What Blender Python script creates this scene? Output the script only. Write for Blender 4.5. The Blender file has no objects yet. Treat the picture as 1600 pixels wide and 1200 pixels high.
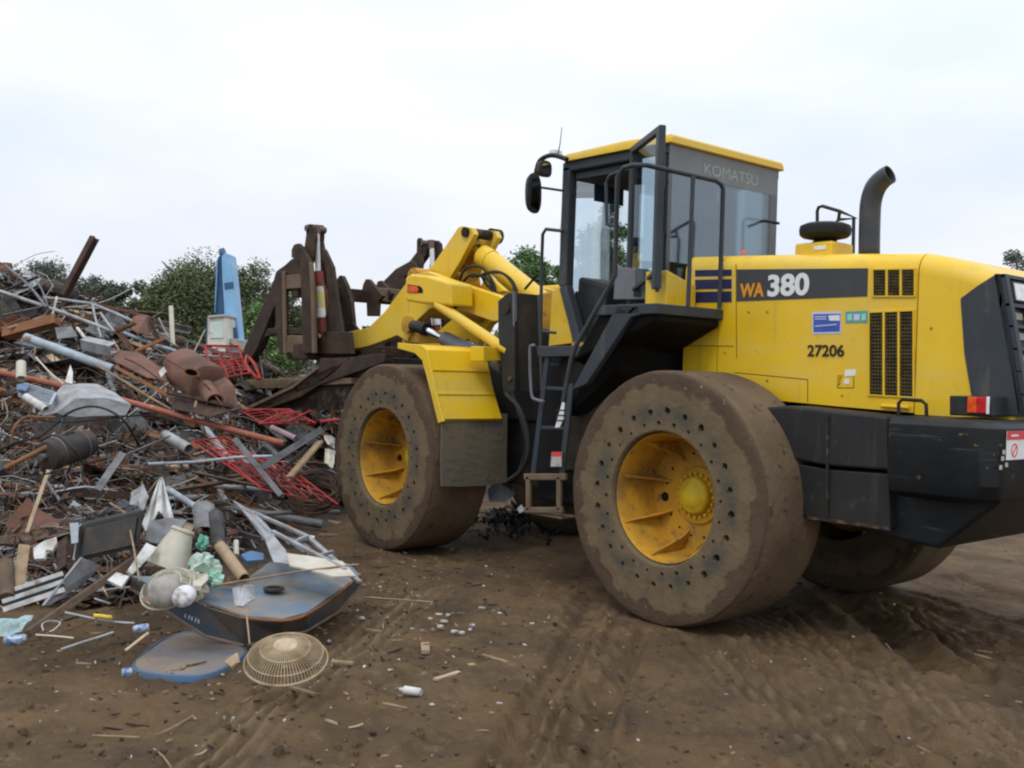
import bpy, bmesh, math, random
import numpy as np
from mathutils import Vector, Matrix
random.seed(7)
C = bpy.context.scene.collection
R = math.radians
# ------------------------------------------------------------------ camera
F = 1633.0
CP = Vector((-4.5095, 6.5186, 1.6175))
YAW, PITCH, ROLL = -0.7118, -0.0108, 0.0294
FW = Vector((math.cos(YAW)*math.cos(PITCH), math.sin(YAW)*math.cos(PITCH), math.sin(PITCH)))
_r = FW.cross(Vector((0, 0, 1))).normalized(); _u = _r.cross(FW)
RT = _r*math.cos(ROLL)+_u*math.sin(ROLL); UP = -_r*math.sin(ROLL)+_u*math.cos(ROLL)
FH = Vector((math.cos(YAW), math.sin(YAW), 0)); RH = _r.copy()
cd = bpy.data.cameras.new("camera"); co = bpy.data.objects.new("camera", cd); C.objects.link(co)
co.matrix_world = Matrix(((RT.x, UP.x, -FW.x, CP.x), (RT.y, UP.y, -FW.y, CP.y), (RT.z, UP.z, -FW.z, CP.z), (0, 0, 0, 1)))
cd.sensor_width = 36; cd.lens = F/1600*36; cd.clip_end = 3000; cd.clip_start = 0.05
bpy.context.scene.camera = co

def ray(px, py): return FW+RT*((px-800)/F)-UP*((py-600)/F)
def U(px, py, ax, val):            # where the sight line meets the plane ax = val of the machine
    d = ray(px, py); i = 'xyz'.index(ax); t = (val-CP[i])/d[i]
    return CP+d*t
def D(px, py, dep): return CP+ray(px, py)*dep
def depth(p): return (Vector(p)-CP).dot(FW)

# ------------------------------------------------------------------ terrain functions
def lerp(x, xs, ys):
    if x <= xs[0]: return ys[0]
    for i in range(1, len(xs)):
        if x <= xs[i]:
            t = (x-xs[i-1])/(xs[i]-xs[i-1]); return ys[i-1]*(1-t)+ys[i]*t
    return ys[-1]
def ss(t): t = max(0, min(1, t)); return t*t*(3-2*t)
def pile_h(s, d):
    toe = lerp(s, (-4, -2.9, -2.2, -1.6), (6.9, 6.5, 6.4, 7.6))
    H = lerp(s, (-6, -4.4, -3.3, -2.6, -1.9, -1.45), (2.45, 1.85, 1.3, .66, .14, 0))
    t = max(0, min(1, (d-toe)/6.0))
    a = H*t**1.2*(1-ss((d-15)/6))
    b = 1.35*ss((s+7)/2)*(1-ss((s-1.2)/2.5))*ss((d-13.2)/2.2)*(1-ss((d-18)/3))
    return max(a, b)
def SD(p): q = Vector(p)-CP; return q.dot(RH), q.dot(FH)
def hgt(x, y):
    s, d = SD((x, y, 0)); return pile_h(s, d)
def Q(px, py, dmax=14.0):          # where the sight line meets heap or ground
    r_ = ray(px, py); t = 3.0
    while t < dmax:
        p = CP+r_*t
        s, d = SD(p)
        if p.z <= pile_h(s, d): return p
        t += .04
    return CP+r_*(12.3 if py < 640 else dmax)

# ------------------------------------------------------------------ materials
def mat(name, c, rough=.6, metal=0., c2=None, scale=3., lo=.45, hi=.65, bump=0., bscale=40., c3=None, s3=12., lo3=.6, hi3=.7, spec=.22, coat=0.):
    m = bpy.data.materials.new(name); m.use_nodes = True; nt = m.node_tree; N = nt.nodes; L = nt.links
    b = N['Principled BSDF']; b.inputs['Roughness'].default_value = rough; b.inputs['Metallic'].default_value = metal
    b.inputs['Specular IOR Level'].default_value = spec
    b.inputs['Coat Weight'].default_value = coat
    b.inputs['Base Color'].default_value = (*c, 1)
    tc = N.new('ShaderNodeTexCoord')
    def noise(sc, det=6):
        n = N.new('ShaderNodeTexNoise'); n.inputs['Scale'].default_value = sc; n.inputs['Detail'].default_value = det
        n.inputs['Roughness'].default_value = .6
        L.new(tc.outputs['Object'], n.inputs['Vector']); return n.outputs['Fac']
    def mix(fac, a, bb):
        x = N.new('ShaderNodeMix'); x.data_type = 'RGBA'; L.new(fac, x.inputs[0])
        if isinstance(a, tuple): x.inputs[6].default_value = (*a, 1)
        else: L.new(a, x.inputs[6])
        x.inputs[7].default_value = (*bb, 1); return x.outputs[2]
    def ramp(f, lo, hi):
        r_ = N.new('ShaderNodeMapRange'); r_.inputs[1].default_value = lo; r_.inputs[2].default_value = hi; L.new(f, r_.inputs[0]); return r_.outputs[0]
    col = None
    if c2: col = mix(ramp(noise(scale), lo, hi), c, c2)
    if c3: col = mix(ramp(noise(s3), lo3, hi3), col if col else c, c3)
    if col: L.new(col, b.inputs['Base Color'])
    if bump:
        bn = N.new('ShaderNodeBump'); bn.inputs['Strength'].default_value = bump; bn.inputs['Distance'].default_value = .02
        L.new(noise(bscale), bn.inputs['Height']); L.new(bn.outputs[0], b.inputs['Normal'])
    return m
YC = (.74, .47, .012)
MUD = (.125, .088, .055)
yellow = mat('yellow_paint', YC, .38, 0, (.64, .40, .012), 1.6, .4, .7, c3=(.40, .26, .05), s3=9, lo3=.62, hi3=.85, spec=.4)
yellow_dirty = mat('yellow_dirty', (.50, .26, .022), .6, 0, (.24, .135, .035), 4, .45, .7, c3=MUD, s3=13, lo3=.56, hi3=.7, bump=.2)
yellow_hub = mat('yellow_hub', (.60, .42, .02), .5, 0, (.44, .29, .02), 9, .4, .7)
dark = mat('dark_paint', (.013, .014, .015), .6, 0, (.024, .022, .019), 3, .4, .7, c3=(.06, .048, .034), s3=9, lo3=.6, hi3=.8, spec=.35)
slate = mat('slate_paint', (.036, .045, .055), .5, 0, (.05, .053, .056), 3, .4, .7, c3=(.12, .10, .075), s3=11, lo3=.62, hi3=.85)
grey = mat('grey_paint', (.16, .165, .18), .5, 0, (.12, .12, .12), 5, .4, .7)
cwmat = mat('casting_paint', (.010, .013, .015), .45, 0, (.020, .021, .021), 2.5, .4, .7, c3=(.16, .13, .055), s3=14, lo3=.655, hi3=.70, bump=.15, bscale=18)
black = mat('black_void', (.008, .008, .008), .8, c2=(.012, .010, .009), scale=6, spec=.2)
blackp = mat('black_plastic', (.018, .018, .018), .45, c2=(.03, .03, .028), scale=9)
rubber = mat('black_rubber', (.018, .018, .017), .7, c2=(.04, .035, .028), scale=5, bump=.1)
flapm = mat('mud_flap', (.115, .105, .088), .85, 0, (.15, .12, .08), 2.2, .38, .6, c3=(.15, .11, .07), s3=12, lo3=.56, hi3=.68, bump=.4, bscale=22)
muddy = mat('muddy_steel', (.045, .034, .024), .9, 0, (.020, .017, .015), 6, .4, .6, c3=MUD, s3=12, lo3=.5, hi3=.65, bump=.3)
chrome = mat('chrome_rod', (.75, .75, .74), .18, 1)
orange = mat('orange_lens', (.75, .11, .015), .2, c2=(.55, .05, .01), scale=20)
redlens = mat('red_lens', (.55, .02, .02), .2, c2=(.4, .01, .01), scale=20)
white = mat('white_paint', (.72, .72, .70), .5, c2=(.55, .54, .50), scale=6)
navy = mat('navy_decal', (.02, .022, .085), .45, c2=(.03, .03, .1), scale=8)
charcoal = mat('charcoal_decal', (.052, .055, .058), .5, c2=(.065, .065, .065), scale=5)
decal_orange = mat('orange_decal', (.68, .28, .02), .5)
lettergrey = mat('white_decal', (.70, .70, .68), .5)
blackdecal = mat('black_decal', (.03, .025, .015), .6)
bluest = mat('blue_sticker', (.05, .09, .36), .4, c2=(.07, .12, .42), scale=15)
palest = mat('pale_sticker', (.5, .55, .72), .4)
greenst = mat('green_sticker', (.13, .33, .27), .4, c2=(.1, .25, .3), scale=12)
tealtx = mat('teal_sticker', (.25, .62, .50), .4)
redst = mat('red_sticker', (.62, .06, .06), .4)
rustframe = mat('worn_dark_steel', (.038, .026, .019), .75, .1, (.070, .044, .028), 5, .4, .65, c3=(.14, .05, .033), s3=2.2, lo3=.62, hi3=.76, bump=.25)
tanblock = mat('rusty_tan_steel', (.17, .12, .075), .7, 0, (.11, .07, .045), 5, .4, .7, bump=.2)
redprimer = mat('red_primer', (.22, .04, .03), .6, 0, (.12, .04, .03), 9)
lens = mat('lamp_lens', (.75, .77, .78), .12, c2=(.6, .62, .64), scale=30)
seatm = mat('seat_fabric', (.02, .022, .027), .8, c2=(.035, .037, .045), scale=12)

def add_marks(m, col, scale, lo, hi, amt=1., rough=None):
    nt = m.node_tree; N = nt.nodes; L = nt.links; b = N['Principled BSDF']; src = b.inputs['Base Color'].links[0].from_socket
    tc = N.new('ShaderNodeTexCoord'); mp = N.new('ShaderNodeMapping'); mp.inputs['Scale'].default_value = scale; L.new(tc.outputs['Object'], mp.inputs[0])
    n = N.new('ShaderNodeTexNoise'); n.inputs['Scale'].default_value = 1; n.inputs['Detail'].default_value = 7; n.inputs['Roughness'].default_value = .65; L.new(mp.outputs[0], n.inputs['Vector'])
    r_ = N.new('ShaderNodeMapRange'); r_.inputs[1].default_value = lo; r_.inputs[2].default_value = hi; r_.inputs[4].default_value = amt; L.new(n.outputs['Fac'], r_.inputs[0])
    x = N.new('ShaderNodeMix'); x.data_type = 'RGBA'; L.new(r_.outputs[0], x.inputs[0]); L.new(src, x.inputs[6]); x.inputs[7].default_value = (*col, 1); L.new(x.outputs[2], b.inputs['Base Color'])
add_marks(yellow, (.40, .27, .05), (9, 9, .9), .56, .74, .6)          # run-down dirt streaks
add_marks(yellow, (.60, .47, .14), (.8, .8, 2.5), .45, .68, .6)       # dusty, faded patches
add_marks(yellow, (.12, .08, .04), (30, 30, 22), .72, .77, .8)        # chips
add_marks(cwmat, (.07, .068, .06), (3, 3, 40), .60, .70, .7)          # scrapes
add_marks(cwmat, (.20, .16, .07), (24, 24, 18), .70, .75, .8)
add_marks(dark, (.06, .052, .042), (10, 10, 1.2), .55, .72, .6)
add_marks(slate, (.12, .105, .085), (10, 10, 1.5), .58, .74, .6)
add_marks(rustframe, (.12, .075, .05), (4, 4, 30), .58, .70, .6)
def glassmat(name, tint, mixf, rough=.02, refl=.5):
    m = bpy.data.materials.new(name); m.use_nodes = True; nt = m.node_tree; N = nt.nodes; L = nt.links
    for n in list(N): N.remove(n)
    o = N.new('ShaderNodeOutputMaterial'); t = N.new('ShaderNodeBsdfTransparent'); t.inputs[0].default_value = (*tint, 1)
    g = N.new('ShaderNodeBsdfGlossy'); g.inputs['Roughness'].default_value = rough; g.inputs[0].default_value = (.9, .95, 1, 1)
    fr = N.new('ShaderNodeFresnel'); fr.inputs[0].default_value = 1.5
    ad = N.new('ShaderNodeMath'); ad.operation = 'MULTIPLY_ADD'; ad.inputs[1].default_value = refl; ad.inputs[2].default_value = mixf; L.new(fr.outputs[0], ad.inputs[0])
    x = N.new('ShaderNodeMixShader'); L.new(ad.outputs[0], x.inputs[0]); L.new(t.outputs[0], x.inputs[1]); L.new(g.outputs[0], x.inputs[2]); L.new(x.outputs[0], o.inputs[0])
    return m
glass = glassmat('cab_glass', (.76, .84, .86), .01, refl=.7)
tinted = glassmat('tinted_glass', (.50, .56, .58), .07, .05, refl=.7)

def tyremat():
    m = bpy.data.materials.new('mud_caked_tyre'); m.use_nodes = True; nt = m.node_tree; N = nt.nodes; L = nt.links
    b = N['Principled BSDF']; b.inputs['Roughness'].default_value = .95; b.inputs['Specular IOR Level'].default_value = .1
    tc = N.new('ShaderNodeTexCoord'); sx = N.new('ShaderNodeSeparateXYZ'); L.new(tc.outputs['Object'], sx.inputs[0])
    def mth(op, a, bb=None, c=None):
        n = N.new('ShaderNodeMath'); n.operation = op
        for i, v in enumerate((a, bb, c)):
            if v is None: continue
            if isinstance(v, (int, float)): n.inputs[i].default_value = v
            else: L.new(v, n.inputs[i])
        return n.outputs[0]
    def noise(sc, det=5, vec=None):
        n = N.new('ShaderNodeTexNoise'); n.inputs['Scale'].default_value = sc; n.inputs['Detail'].default_value = det
        L.new(vec if vec else tc.outputs['Object'], n.inputs['Vector']); return n.outputs['Fac']
    def mix(fac, a, bb):
        x = N.new('ShaderNodeMix'); x.data_type = 'RGBA'; L.new(fac, x.inputs[0])
        for i, v in ((6, a), (7, bb)):
            if isinstance(v, tuple): x.inputs[i].default_value = (*v, 1)
            else: L.new(v, x.inputs[i])
        return x.outputs[2]
    def rng(f, lo, hi):
        r_ = N.new('ShaderNodeMapRange'); r_.inputs[1].default_value = lo; r_.inputs[2].default_value = hi; L.new(f, r_.inputs[0]); return r_.outputs[0]
    rad = mth('SQRT', mth('ADD', mth('MULTIPLY', sx.outputs[0], sx.outputs[0]), mth('MULTIPLY', sx.outputs[2], sx.outputs[2])))
    rn = mth('ADD', rad, mth('MULTIPLY', mth('SUBTRACT', noise(6.5, 9), .5), .27))
    edge = rng(rn, .712, .742)
    facem = mix(rng(noise(7), .35, .7), (.158, .118, .070), (.120, .090, .054))
    facem = mix(rng(noise(16), .64, .70), facem, (.075, .058, .040))
    # bluish rubber showing around the hole rings
    ring = mth('MULTIPLY', rng(rad, .47, .52), mth('SUBTRACT', 1.0, rng(rad, .59, .64)))
    facem = mix(mth('MULTIPLY', ring, rng(noise(4), .42, .6)), facem, (.085, .075, .058))
    outer = mix(rng(noise(5), .35, .7), (.075, .052, .034), (.098, .070, .046))
    outer = mix(rng(noise(24), .66, .7), outer, (.22, .19, .15))
    facec = mix(edge, facem, outer)
    mp = N.new('ShaderNodeMapping'); mp.inputs['Scale'].default_value = (1, 1, 1); L.new(tc.outputs['Object'], mp.inputs[0])
    tread = mix(rng(noise(2.3), .35, .68), (.165, .118, .073), (.105, .074, .046))
    tread = mix(rng(noise(14), .62, .7), tread, (.075, .05, .036))
    istread = rng(rad, .826, .834)
    L.new(mix(istread, facec, tread), b.inputs['Base Color'])
    bn = N.new('ShaderNodeBump'); bn.inputs['Strength'].default_value = .5; bn.inputs['Distance'].default_value = .03
    hh = mth('ADD', mth('MULTIPLY', mth('SUBTRACT', 1.0, edge), .35), mth('MULTIPLY', noise(22, 8), .5))
    L.new(hh, bn.inputs['Height']); L.new(bn.outputs[0], b.inputs['Normal'])
    return m
tyre_m = tyremat()

# ------------------------------------------------------------------ object helpers
def tag(o, label=None, cat=None, group=None, kind=None):
    if label: o['label'] = label
    if cat: o['category'] = cat
    if group: o['group'] = group
    if kind: o['kind'] = kind
    return o
def empty(name, loc=(0, 0, 0), parent=None):
    o = bpy.data.objects.new(name, None); C.objects.link(o); o.location = loc; o.empty_display_size = .1
    if parent: o.parent = parent
    return o
class MB:
    def __init__(s): s.v = []; s.f = []; s.mi = []; s.cur = 0
    def m(s, i): s.cur = i; return s
    def add(s, vs, fs):
        k = len(s.v); s.v += [tuple(v) for v in vs]
        for f in fs: s.f.append(tuple(k+i for i in f)); s.mi.append(s.cur)
        return s
    def hexa(s, p):               # p[0:4] one end, p[4:8] the other
        return s.add(p, [(0, 3, 2, 1), (4, 5, 6, 7), (0, 1, 5, 4), (1, 2, 6, 5), (2, 3, 7, 6), (3, 0, 4, 7)])
    def box(s, x0, x1, y0, y1, z0, z1):
        return s.hexa([(x0, y0, z0), (x1, y0, z0), (x1, y1, z0), (x0, y1, z0), (x0, y0, z1), (x1, y0, z1), (x1, y1, z1), (x0, y1, z1)])
    def prism(s, pts, vec):       # planar polygon swept along a vector
        n = len(pts); vec = Vector(vec); p = [Vector(q) for q in pts]
        a = list(range(n)); return s.add(p+[q+vec for q in p], [tuple(a[::-1]), tuple(i+n for i in a)]+[(i, (i+1) % n, (i+1) % n+n, i+n) for i in range(n)])
    def prismy(s, xz, y0, y1): return s.prism([(x, y0, z) for x, z in xz], (0, y1-y0, 0))
    def pxy(s, px, y, th):        # outline seen on the plane y, swept inward by th
        return s.prism([U(a, b, 'y', y) for a, b in px], (0, -th, 0))
    def pxx(s, px, x, th): return s.prism([U(a, b, 'x', x) for a, b in px], (th, 0, 0))
    def bar(s, p0, p1, w, h=None, roll=0, up=None):   # box-section bar between two points
        h = h or w; p0 = Vector(p0); p1 = Vector(p1); d = (p1-p0).normalized()
        up = Vector(up) if up else (Vector((0, 0, 1)) if abs(d.z) < .95 else Vector((1, 0, 0)))
        a = d.cross(up).normalized(); b = a.cross(d)
        if roll: a, b = a*math.cos(roll)+b*math.sin(roll), -a*math.sin(roll)+b*math.cos(roll)
        q = [(-w/2, -h/2), (w/2, -h/2), (w/2, h/2), (-w/2, h/2)]
        return s.hexa([p0+a*x+b*y for x, y in q]+[p1+a*x+b*y for x, y in q])
    def section(s, p0, p1, sec, roll=0):              # arbitrary profile between two points
        p0 = Vector(p0); p1 = Vector(p1); d = (p1-p0).normalized()
        up = Vector((0, 0, 1)) if abs(d.z) < .95 else Vector((1, 0, 0))
        a = d.cross(up).normalized(); b = a.cross(d)
        a, b = a*math.cos(roll)+b*math.sin(roll), -a*math.sin(roll)+b*math.cos(roll)
        return s.prism([p0+a*x+b*y for x, y in sec], p1-p0)
    def tube(s, pts, r, n=8, cap=True, smoothn=0):
        pts = [Vector(p) for p in pts]
        if smoothn:
            q = []
            for i in range(len(pts)-1):
                p0 = pts[max(i-1, 0)]; p1 = pts[i]; p2 = pts[i+1]; p3 = pts[min(i+2, len(pts)-1)]
                for k in range(smoothn):
                    t = k/smoothn
                    q.append(.5*((2*p1)+(p2-p0)*t+(2*p0-5*p1+4*p2-p3)*t*t+(3*p1-p0-3*p2+p3)*t**3))
            q.append(pts[-1])
            if not isinstance(r, (int, float)):
                r = [lerp(i/smoothn, list(range(len(pts))), r) for i in range(len(q))]
            pts = q
        m_ = len(pts); rr = [r]*m_ if isinstance(r, (int, float)) else r
        vs = []; fs = []; a = None
        for i, p in enumerate(pts):
            d = (pts[min(i+1, m_-1)]-pts[max(i-1, 0)]).normalized()
            if a is None:
                a = d.cross(Vector((0, 0, 1)) if abs(d.z) < .9 else Vector((1, 0, 0))).normalized()
            else: a = (a-d*a.dot(d)).normalized()
            b = d.cross(a)
            for k in range(n):
                t = 2*math.pi*k/n; vs.append(p+(a*math.cos(t)+b*math.sin(t))*rr[i])
        for i in range(m_-1):
            for k in range(n):
                fs.append((i*n+k, i*n+(k+1) % n, (i+1)*n+(k+1) % n, (i+1)*n+k))
        if cap: fs += [tuple(range(n))[::-1], tuple((m_-1)*n+k for k in range(n))]
        return s.add(vs, fs)
    def cyl(s, p0, p1, r, n=16, r2=None): return s.tube([p0, p1], [r, r if r2 is None else r2], n)
    def pipe(s, p0, p1, r, n=14, wall=.85):           # hollow open-ended pipe
        p0 = Vector(p0); p1 = Vector(p1); d = (p1-p0).normalized()
        a = d.cross(Vector((0, 0, 1)) if abs(d.z) < .9 else Vector((1, 0, 0))).normalized(); b = d.cross(a)
        vs = []; fs = []
        for p, q in ((p0, r), (p1, r), (p1, r*wall), (p0, r*wall)):
            for k in range(n):
                t = 2*math.pi*k/n; vs.append(p+(a*math.cos(t)+b*math.sin(t))*q)
        for i in range(4):
            j = (i+1) % 4
            for k in range(n): fs.append((i*n+k, i*n+(k+1) % n, j*n+(k+1) % n, j*n+k))
        return s.add(vs, fs)
    def rev(s, prof, n=48, origin=(0, 0, 0), axis='y', arc=None):    # prof: (radius, position along axis)
        vs = []; fs = []; o = Vector(origin)
        full = arc is None; a0, a1 = arc or (0, 2*math.pi); m_ = n if full else n+1
        for (r, t) in prof:
            for k in range(m_):
                a = a0+(a1-a0)*k/n; c, q = r*math.cos(a), r*math.sin(a)
                vs.append(o+(Vector((c, t, q)) if axis == 'y' else Vector((c, q, t)) if axis == 'z' else Vector((t, c, q))))
        for i in range(len(prof)-1):
            for k in range(n):
                kk = (k+1) % m_ if full else k+1
                fs.append((i*m_+k, i*m_+kk, (i+1)*m_+kk, (i+1)*m_+k))
        return s.add(vs, fs)
    def build(s, name, mats, parent=None, smooth=False, bevel=0, loc=None, angle=35):
        me = bpy.data.meshes.new(name); me.from_pydata(s.v, [], s.f); me.update()
        if not isinstance(mats, (list, tuple)): mats = [mats]
        for m_ in mats: me.materials.append(m_)
        if len(mats) > 1: me.polygons.foreach_set('material_index', s.mi)
        bm = bmesh.new(); bm.from_mesh(me); bmesh.ops.recalc_face_normals(bm, faces=bm.faces); bm.to_mesh(me); bm.free()
        o = bpy.data.objects.new(name, me); C.objects.link(o)
        if smooth:
            me.polygons.foreach_set('use_smooth', [True]*len(me.polygons))
            try: me.set_sharp_from_angle(angle=R(angle))
            except Exception: pass
        if bevel:
            b = o.modifiers.new('bevel', 'BEVEL'); b.width = bevel; b.segments = 2; b.limit_method = 'ANGLE'; b.angle_limit = R(40)
        if parent: o.parent = parent
        if loc: o.location = loc
        return o
def text(s, size, origin, ax, ay, m_, parent, name='lettering', ext=.001, bold=.0, sx=1.):
    cu = bpy.data.curves.new(name, 'FONT'); cu.body = s; cu.size = size; cu.extrude = ext; cu.offset = bold; cu.materials.append(m_)
    ax = Vector(ax).normalized(); ay = Vector(ay).normalized(); az = ax.cross(ay)
    tmp = bpy.data.objects.new(name, cu); C.objects.link(tmp)
    dg = bpy.context.evaluated_depsgraph_get()
    me = bpy.data.meshes.new_from_object(tmp.evaluated_get(dg)); bpy.data.objects.remove(tmp)
    me.transform(Matrix.Diagonal((sx, 1, 1, 1)))
    me.transform(Matrix(((ax.x, ay.x, az.x, origin[0]), (ax.y, ay.y, az.y, origin[1]), (ax.z, ay.z, az.z, origin[2]), (0, 0, 0, 1))))
    me.name = name; me.materials.clear(); me.materials.append(m_)
    o = bpy.data.objects.new(name, me); C.objects.link(o); o.parent = parent
    return o
# ================================================================== WHEEL LOADER
WL = empty('wheel_loader')
tag(WL, 'big yellow wheel loader with smooth mud-caked tyres and a grapple fork raised over scrap', 'wheel loader')
YH = .66
# ---- wheels
def hole_face(mb, N=96):
    radii = [.44, .452, .477, .492, .507, .53, .552, .572, .592, .64, .70, .755, .80]
    ang = lambda i: 2*math.pi*i/N
    inner = {(2, i) for i in range(N) if i % 4 == 2}; outer = {(6, i) for i in range(N) if i % 4 == 0}
    skip = {}
    for (r0, i) in inner | outer:
        for a in (0, 1):
            for b in (0, 1): skip[(r0+a, (i+b) % N)] = 1
    def P(j, i, y=0):
        a = ang(i); w = 0 if j < 11 else .006*math.sin(a*7+j)
        return (radii[j]*math.cos(a), y, radii[j]*math.sin(a))
    vs = []; fs = []
    for j in range(len(radii)):
        for i in range(N): vs.append(P(j, i))
    for j in range(len(radii)-1):
        for i in range(N):
            if (j, i) in skip: continue
            fs.append((j*N+i, j*N+(i+1) % N, (j+1)*N+(i+1) % N, (j+1)*N+i))
    for (j, i) in sorted(inner | outer):
        big = (j, i) in outer
        ring = [(j, i), (j, i+1), (j, i+2), (j+1, i+2), (j+2, i+2), (j+2, i+1), (j+2, i), (j+1, i)]
        ids = [a*N+(b % N) for a, b in ring]
        cr = radii[j+1]; ca = ang(i+1)+random.uniform(-.006, .006); cr += random.uniform(-.004, .004)
        cx, cz = cr*math.cos(ca), cr*math.sin(ca)
        rr = (.0225 if big else .0145)*random.uniform(.8, 1.15)
        k = len(vs); n0 = []
        for dep, q in ((0, 1), (-.05, .85)):
            for t in range(8):
                v = Vector(P(*ring[t]))-Vector((cx, 0, cz)); v.normalize()
                vs.append((cx+v.x*rr*q, dep, cz+v.z*rr*q))
        for t in range(8):
            u = (t+1) % 8
            fs.append((ids[t], ids[u], k+u, k+t)); fs.append((k+t, k+u, k+8+u, k+8+t))
        fs.append(tuple(k+8+t for t in range(8)))
    mb.add(vs, fs)
    return radii[-1]
def wheel(cx, y, side, art=0):
    W = empty('wheel', parent=WL)
    RR = .838
    mb = MB(); hole_face(mb)
    prof = [(.80, 0), (.818, -.006), (.830, -.020), (.8365, -.045), (RR, -.12), (RR, -.48), (.8365, -.56), (.828, -.585), (.80, -.604), (.44, -.604), (.44, -.56), (.43, -.3), (.435, -.04), (.44, 0)]
    mb.rev(prof, 96)
    t = mb.build('tyre', tyre_m, smooth=True, angle=30)
    bm = bmesh.new(); bm.from_mesh(t.data); bmesh.ops.remove_doubles(bm, verts=bm.verts, dist=.0005)
    for v in bm.verts:
        r_ = math.hypot(v.co.x, v.co.z)
        if r_ > .79:
            a = math.atan2(v.co.z, v.co.x)
            k = 1+(.0022*math.sin(a*5+1)+.0015*math.sin(a*11+v.co.y*6)+.001*math.sin(a*23))
            if r_ < .832: k += .002*math.sin(a*37)
            v.co.x *= k; v.co.z *= k
    bmesh.ops.recalc_face_normals(bm, faces=bm.faces); bm.to_mesh(t.data); bm.free()
    t.parent = W
    r = MB()
    r.rev([(.432, -.045), (.424, -.035), (.416, -.045), (.412, -.06), (.402, -.08), (.396, -.33), (.385, -.385), (.36, -.395), (.20, -.395), (.19, -.375), (.13, -.375), (.0, -.375)], 64)
    for k in range(8):
        a = 2*math.pi*(k+.35)/8
        e = Vector((math.cos(a), 0, math.sin(a))); tn = Vector((-e.z, 0, e.x))*.007
        q = [e*.40+Vector((0, -.05, 0)), e*.388+Vector((0, -.394, 0)), e*.245+Vector((0, -.394, 0)), e*.30+Vector((0, -.33, 0))]
        r.prism([v-tn for v in q], tn*2)
    ri = r.build('rim', yellow_dirty, W, smooth=True, angle=30)
    b = MB()
    for k in range(20):
        a = 2*math.pi*k/20; x, z = .148*math.cos(a), .148*math.sin(a)
        b.rev([(.0105, -.376), (.0105, -.352), (.0, -.352)], 6, (x, 0, z))
    b.build('hub_bolts', yellow_hub, W)
    h = MB(); h.rev([(.125, -.375), (.125, -.335), (.112, -.322), (.10, -.320), (.085, -.312), (.06, -.296), (.03, -.29), (0, -.289)], 40)
    h.build('hub_cap', yellow_hub, W, smooth=True, angle=50)
    b = MB()
    for k in range(16):
        a = 2*math.pi*(k+.5)/16; x, z = .285*math.cos(a), .285*math.sin(a)
        b.rev([(.010, -.3965), (.010, -.3925), (0, -.3925)], 8, (x, 0, z))
    for k in range(2):
        a = R(172+180*k); b.rev([(.033, -.3965), (.033, -.3915), (0, -.3915)], 16, (.30*math.cos(a), 0, .30*math.sin(a)))
    b.build('rim_holes', black, W)
    # place
    W.location = (cx, y, RR-.012); W.rotation_euler = (0, 0, 0 if side > 0 else math.pi)
    if art: W.rotation_euler.z += art
    return W
wheel(0, 1.324, 1); wheel(0, -1.324, -1)
ART = -.0305
def fr(x, y):
    c, s_ = math.cos(ART), math.sin(ART); return 1.65+(x-1.65)*c-y*s_, (x-1.65)*s_+y*c
for sd in (1, -1):
    x, y = fr(3.3, 1.324*sd); wheel(x, y, sd, ART)

# ---- rear frame, axles
b = MB(); b.box(-1.62, 1.35, -.52, .52, .78, 1.50); b.box(1.35, 1.75, -.30, .30, .62, 1.45)
b.build('rear_frame', dark, WL, bevel=.012)
for cx, nm in ((0, 'rear_axle'), (3.3, 'front_axle')):
    b = MB(); b.rev([(.0, -.84), (.30, -.84), (.30, -.81), (.17, -.76), (.15, -.35), (.27, -.22), (.27, .22), (.15, .35), (.17, .76), (.30, .81), (.30, .84), (.0, .84)], 28, (cx, 0, .82))
    b.build(nm, muddy, WL, smooth=True)
b = MB(); b.box(1.75, 3.95, -.36, .36, .62, 1.25); b.hexa([(1.7, -.42, 1.2), (3.1, -.42, 1.2), (3.1, .42, 1.2), (1.7, .42, 1.2), (1.9, -.42, 2.0), (2.75, -.42, 2.0), (2.75, .42, 2.0), (1.9, .42, 2.0)])
b.build('front_frame', dark, WL, bevel=.012)

# ---- hood
def hood_section(x, hw, zb, zt, r, n=7, tilt=0):
    pts = [(x, hw, zb)]
    for k in range(n+1):
        a = math.pi/2*k/n; pts.append((x, hw-r+r*math.cos(a), zt-r+r*math.sin(a)))
    pts += [(p[0], -p[1], p[2]) for p in pts[::-1]]
    return [(p[0]+tilt*(p[2]-1.45), p[1], p[2]) for p in pts]
def loft(mb, secs):
    n = len(secs[0]); vs = [p for s_ in secs for p in s_]; fs = []
    for i in range(len(secs)-1):
        for k in range(n): fs.append((i*n+k, i*n+(k+1) % n, (i+1)*n+(k+1) % n, (i+1)*n+k))
    fs += [tuple(range(n)), tuple((len(secs)-1)*n+k for k in range(n))]
    mb.add(vs, fs)
zt = lambda x: lerp(x, (-2.0, -1.85, -1.65, -1.4, -.6, .5), (2.17, 2.25, 2.34, 2.405, 2.455, 2.505))
h = MB()
loft(h, [hood_section(x, YH, zb, zt(x), .13) for x, zb in ((.40, 1.52), (.1, 1.50))])
h.build('hood_front_panel', yellow, WL, smooth=True, angle=30)
h = MB()
loft(h, [hood_section(x, YH, zb, zt(x), .13) for x, zb in ((.091, 1.50), (-.4, 1.485), (-.9, 1.465), (-1.372, 1.45))])
hood = h.build('hood', yellow, WL, smooth=True, angle=30)
h = MB()
xs = [-1.38, -1.5, -1.6, -1.7, -1.78, -1.84]
secs = [hood_section(x, YH, 1.44, zt(x), .13) for x in xs]
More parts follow.
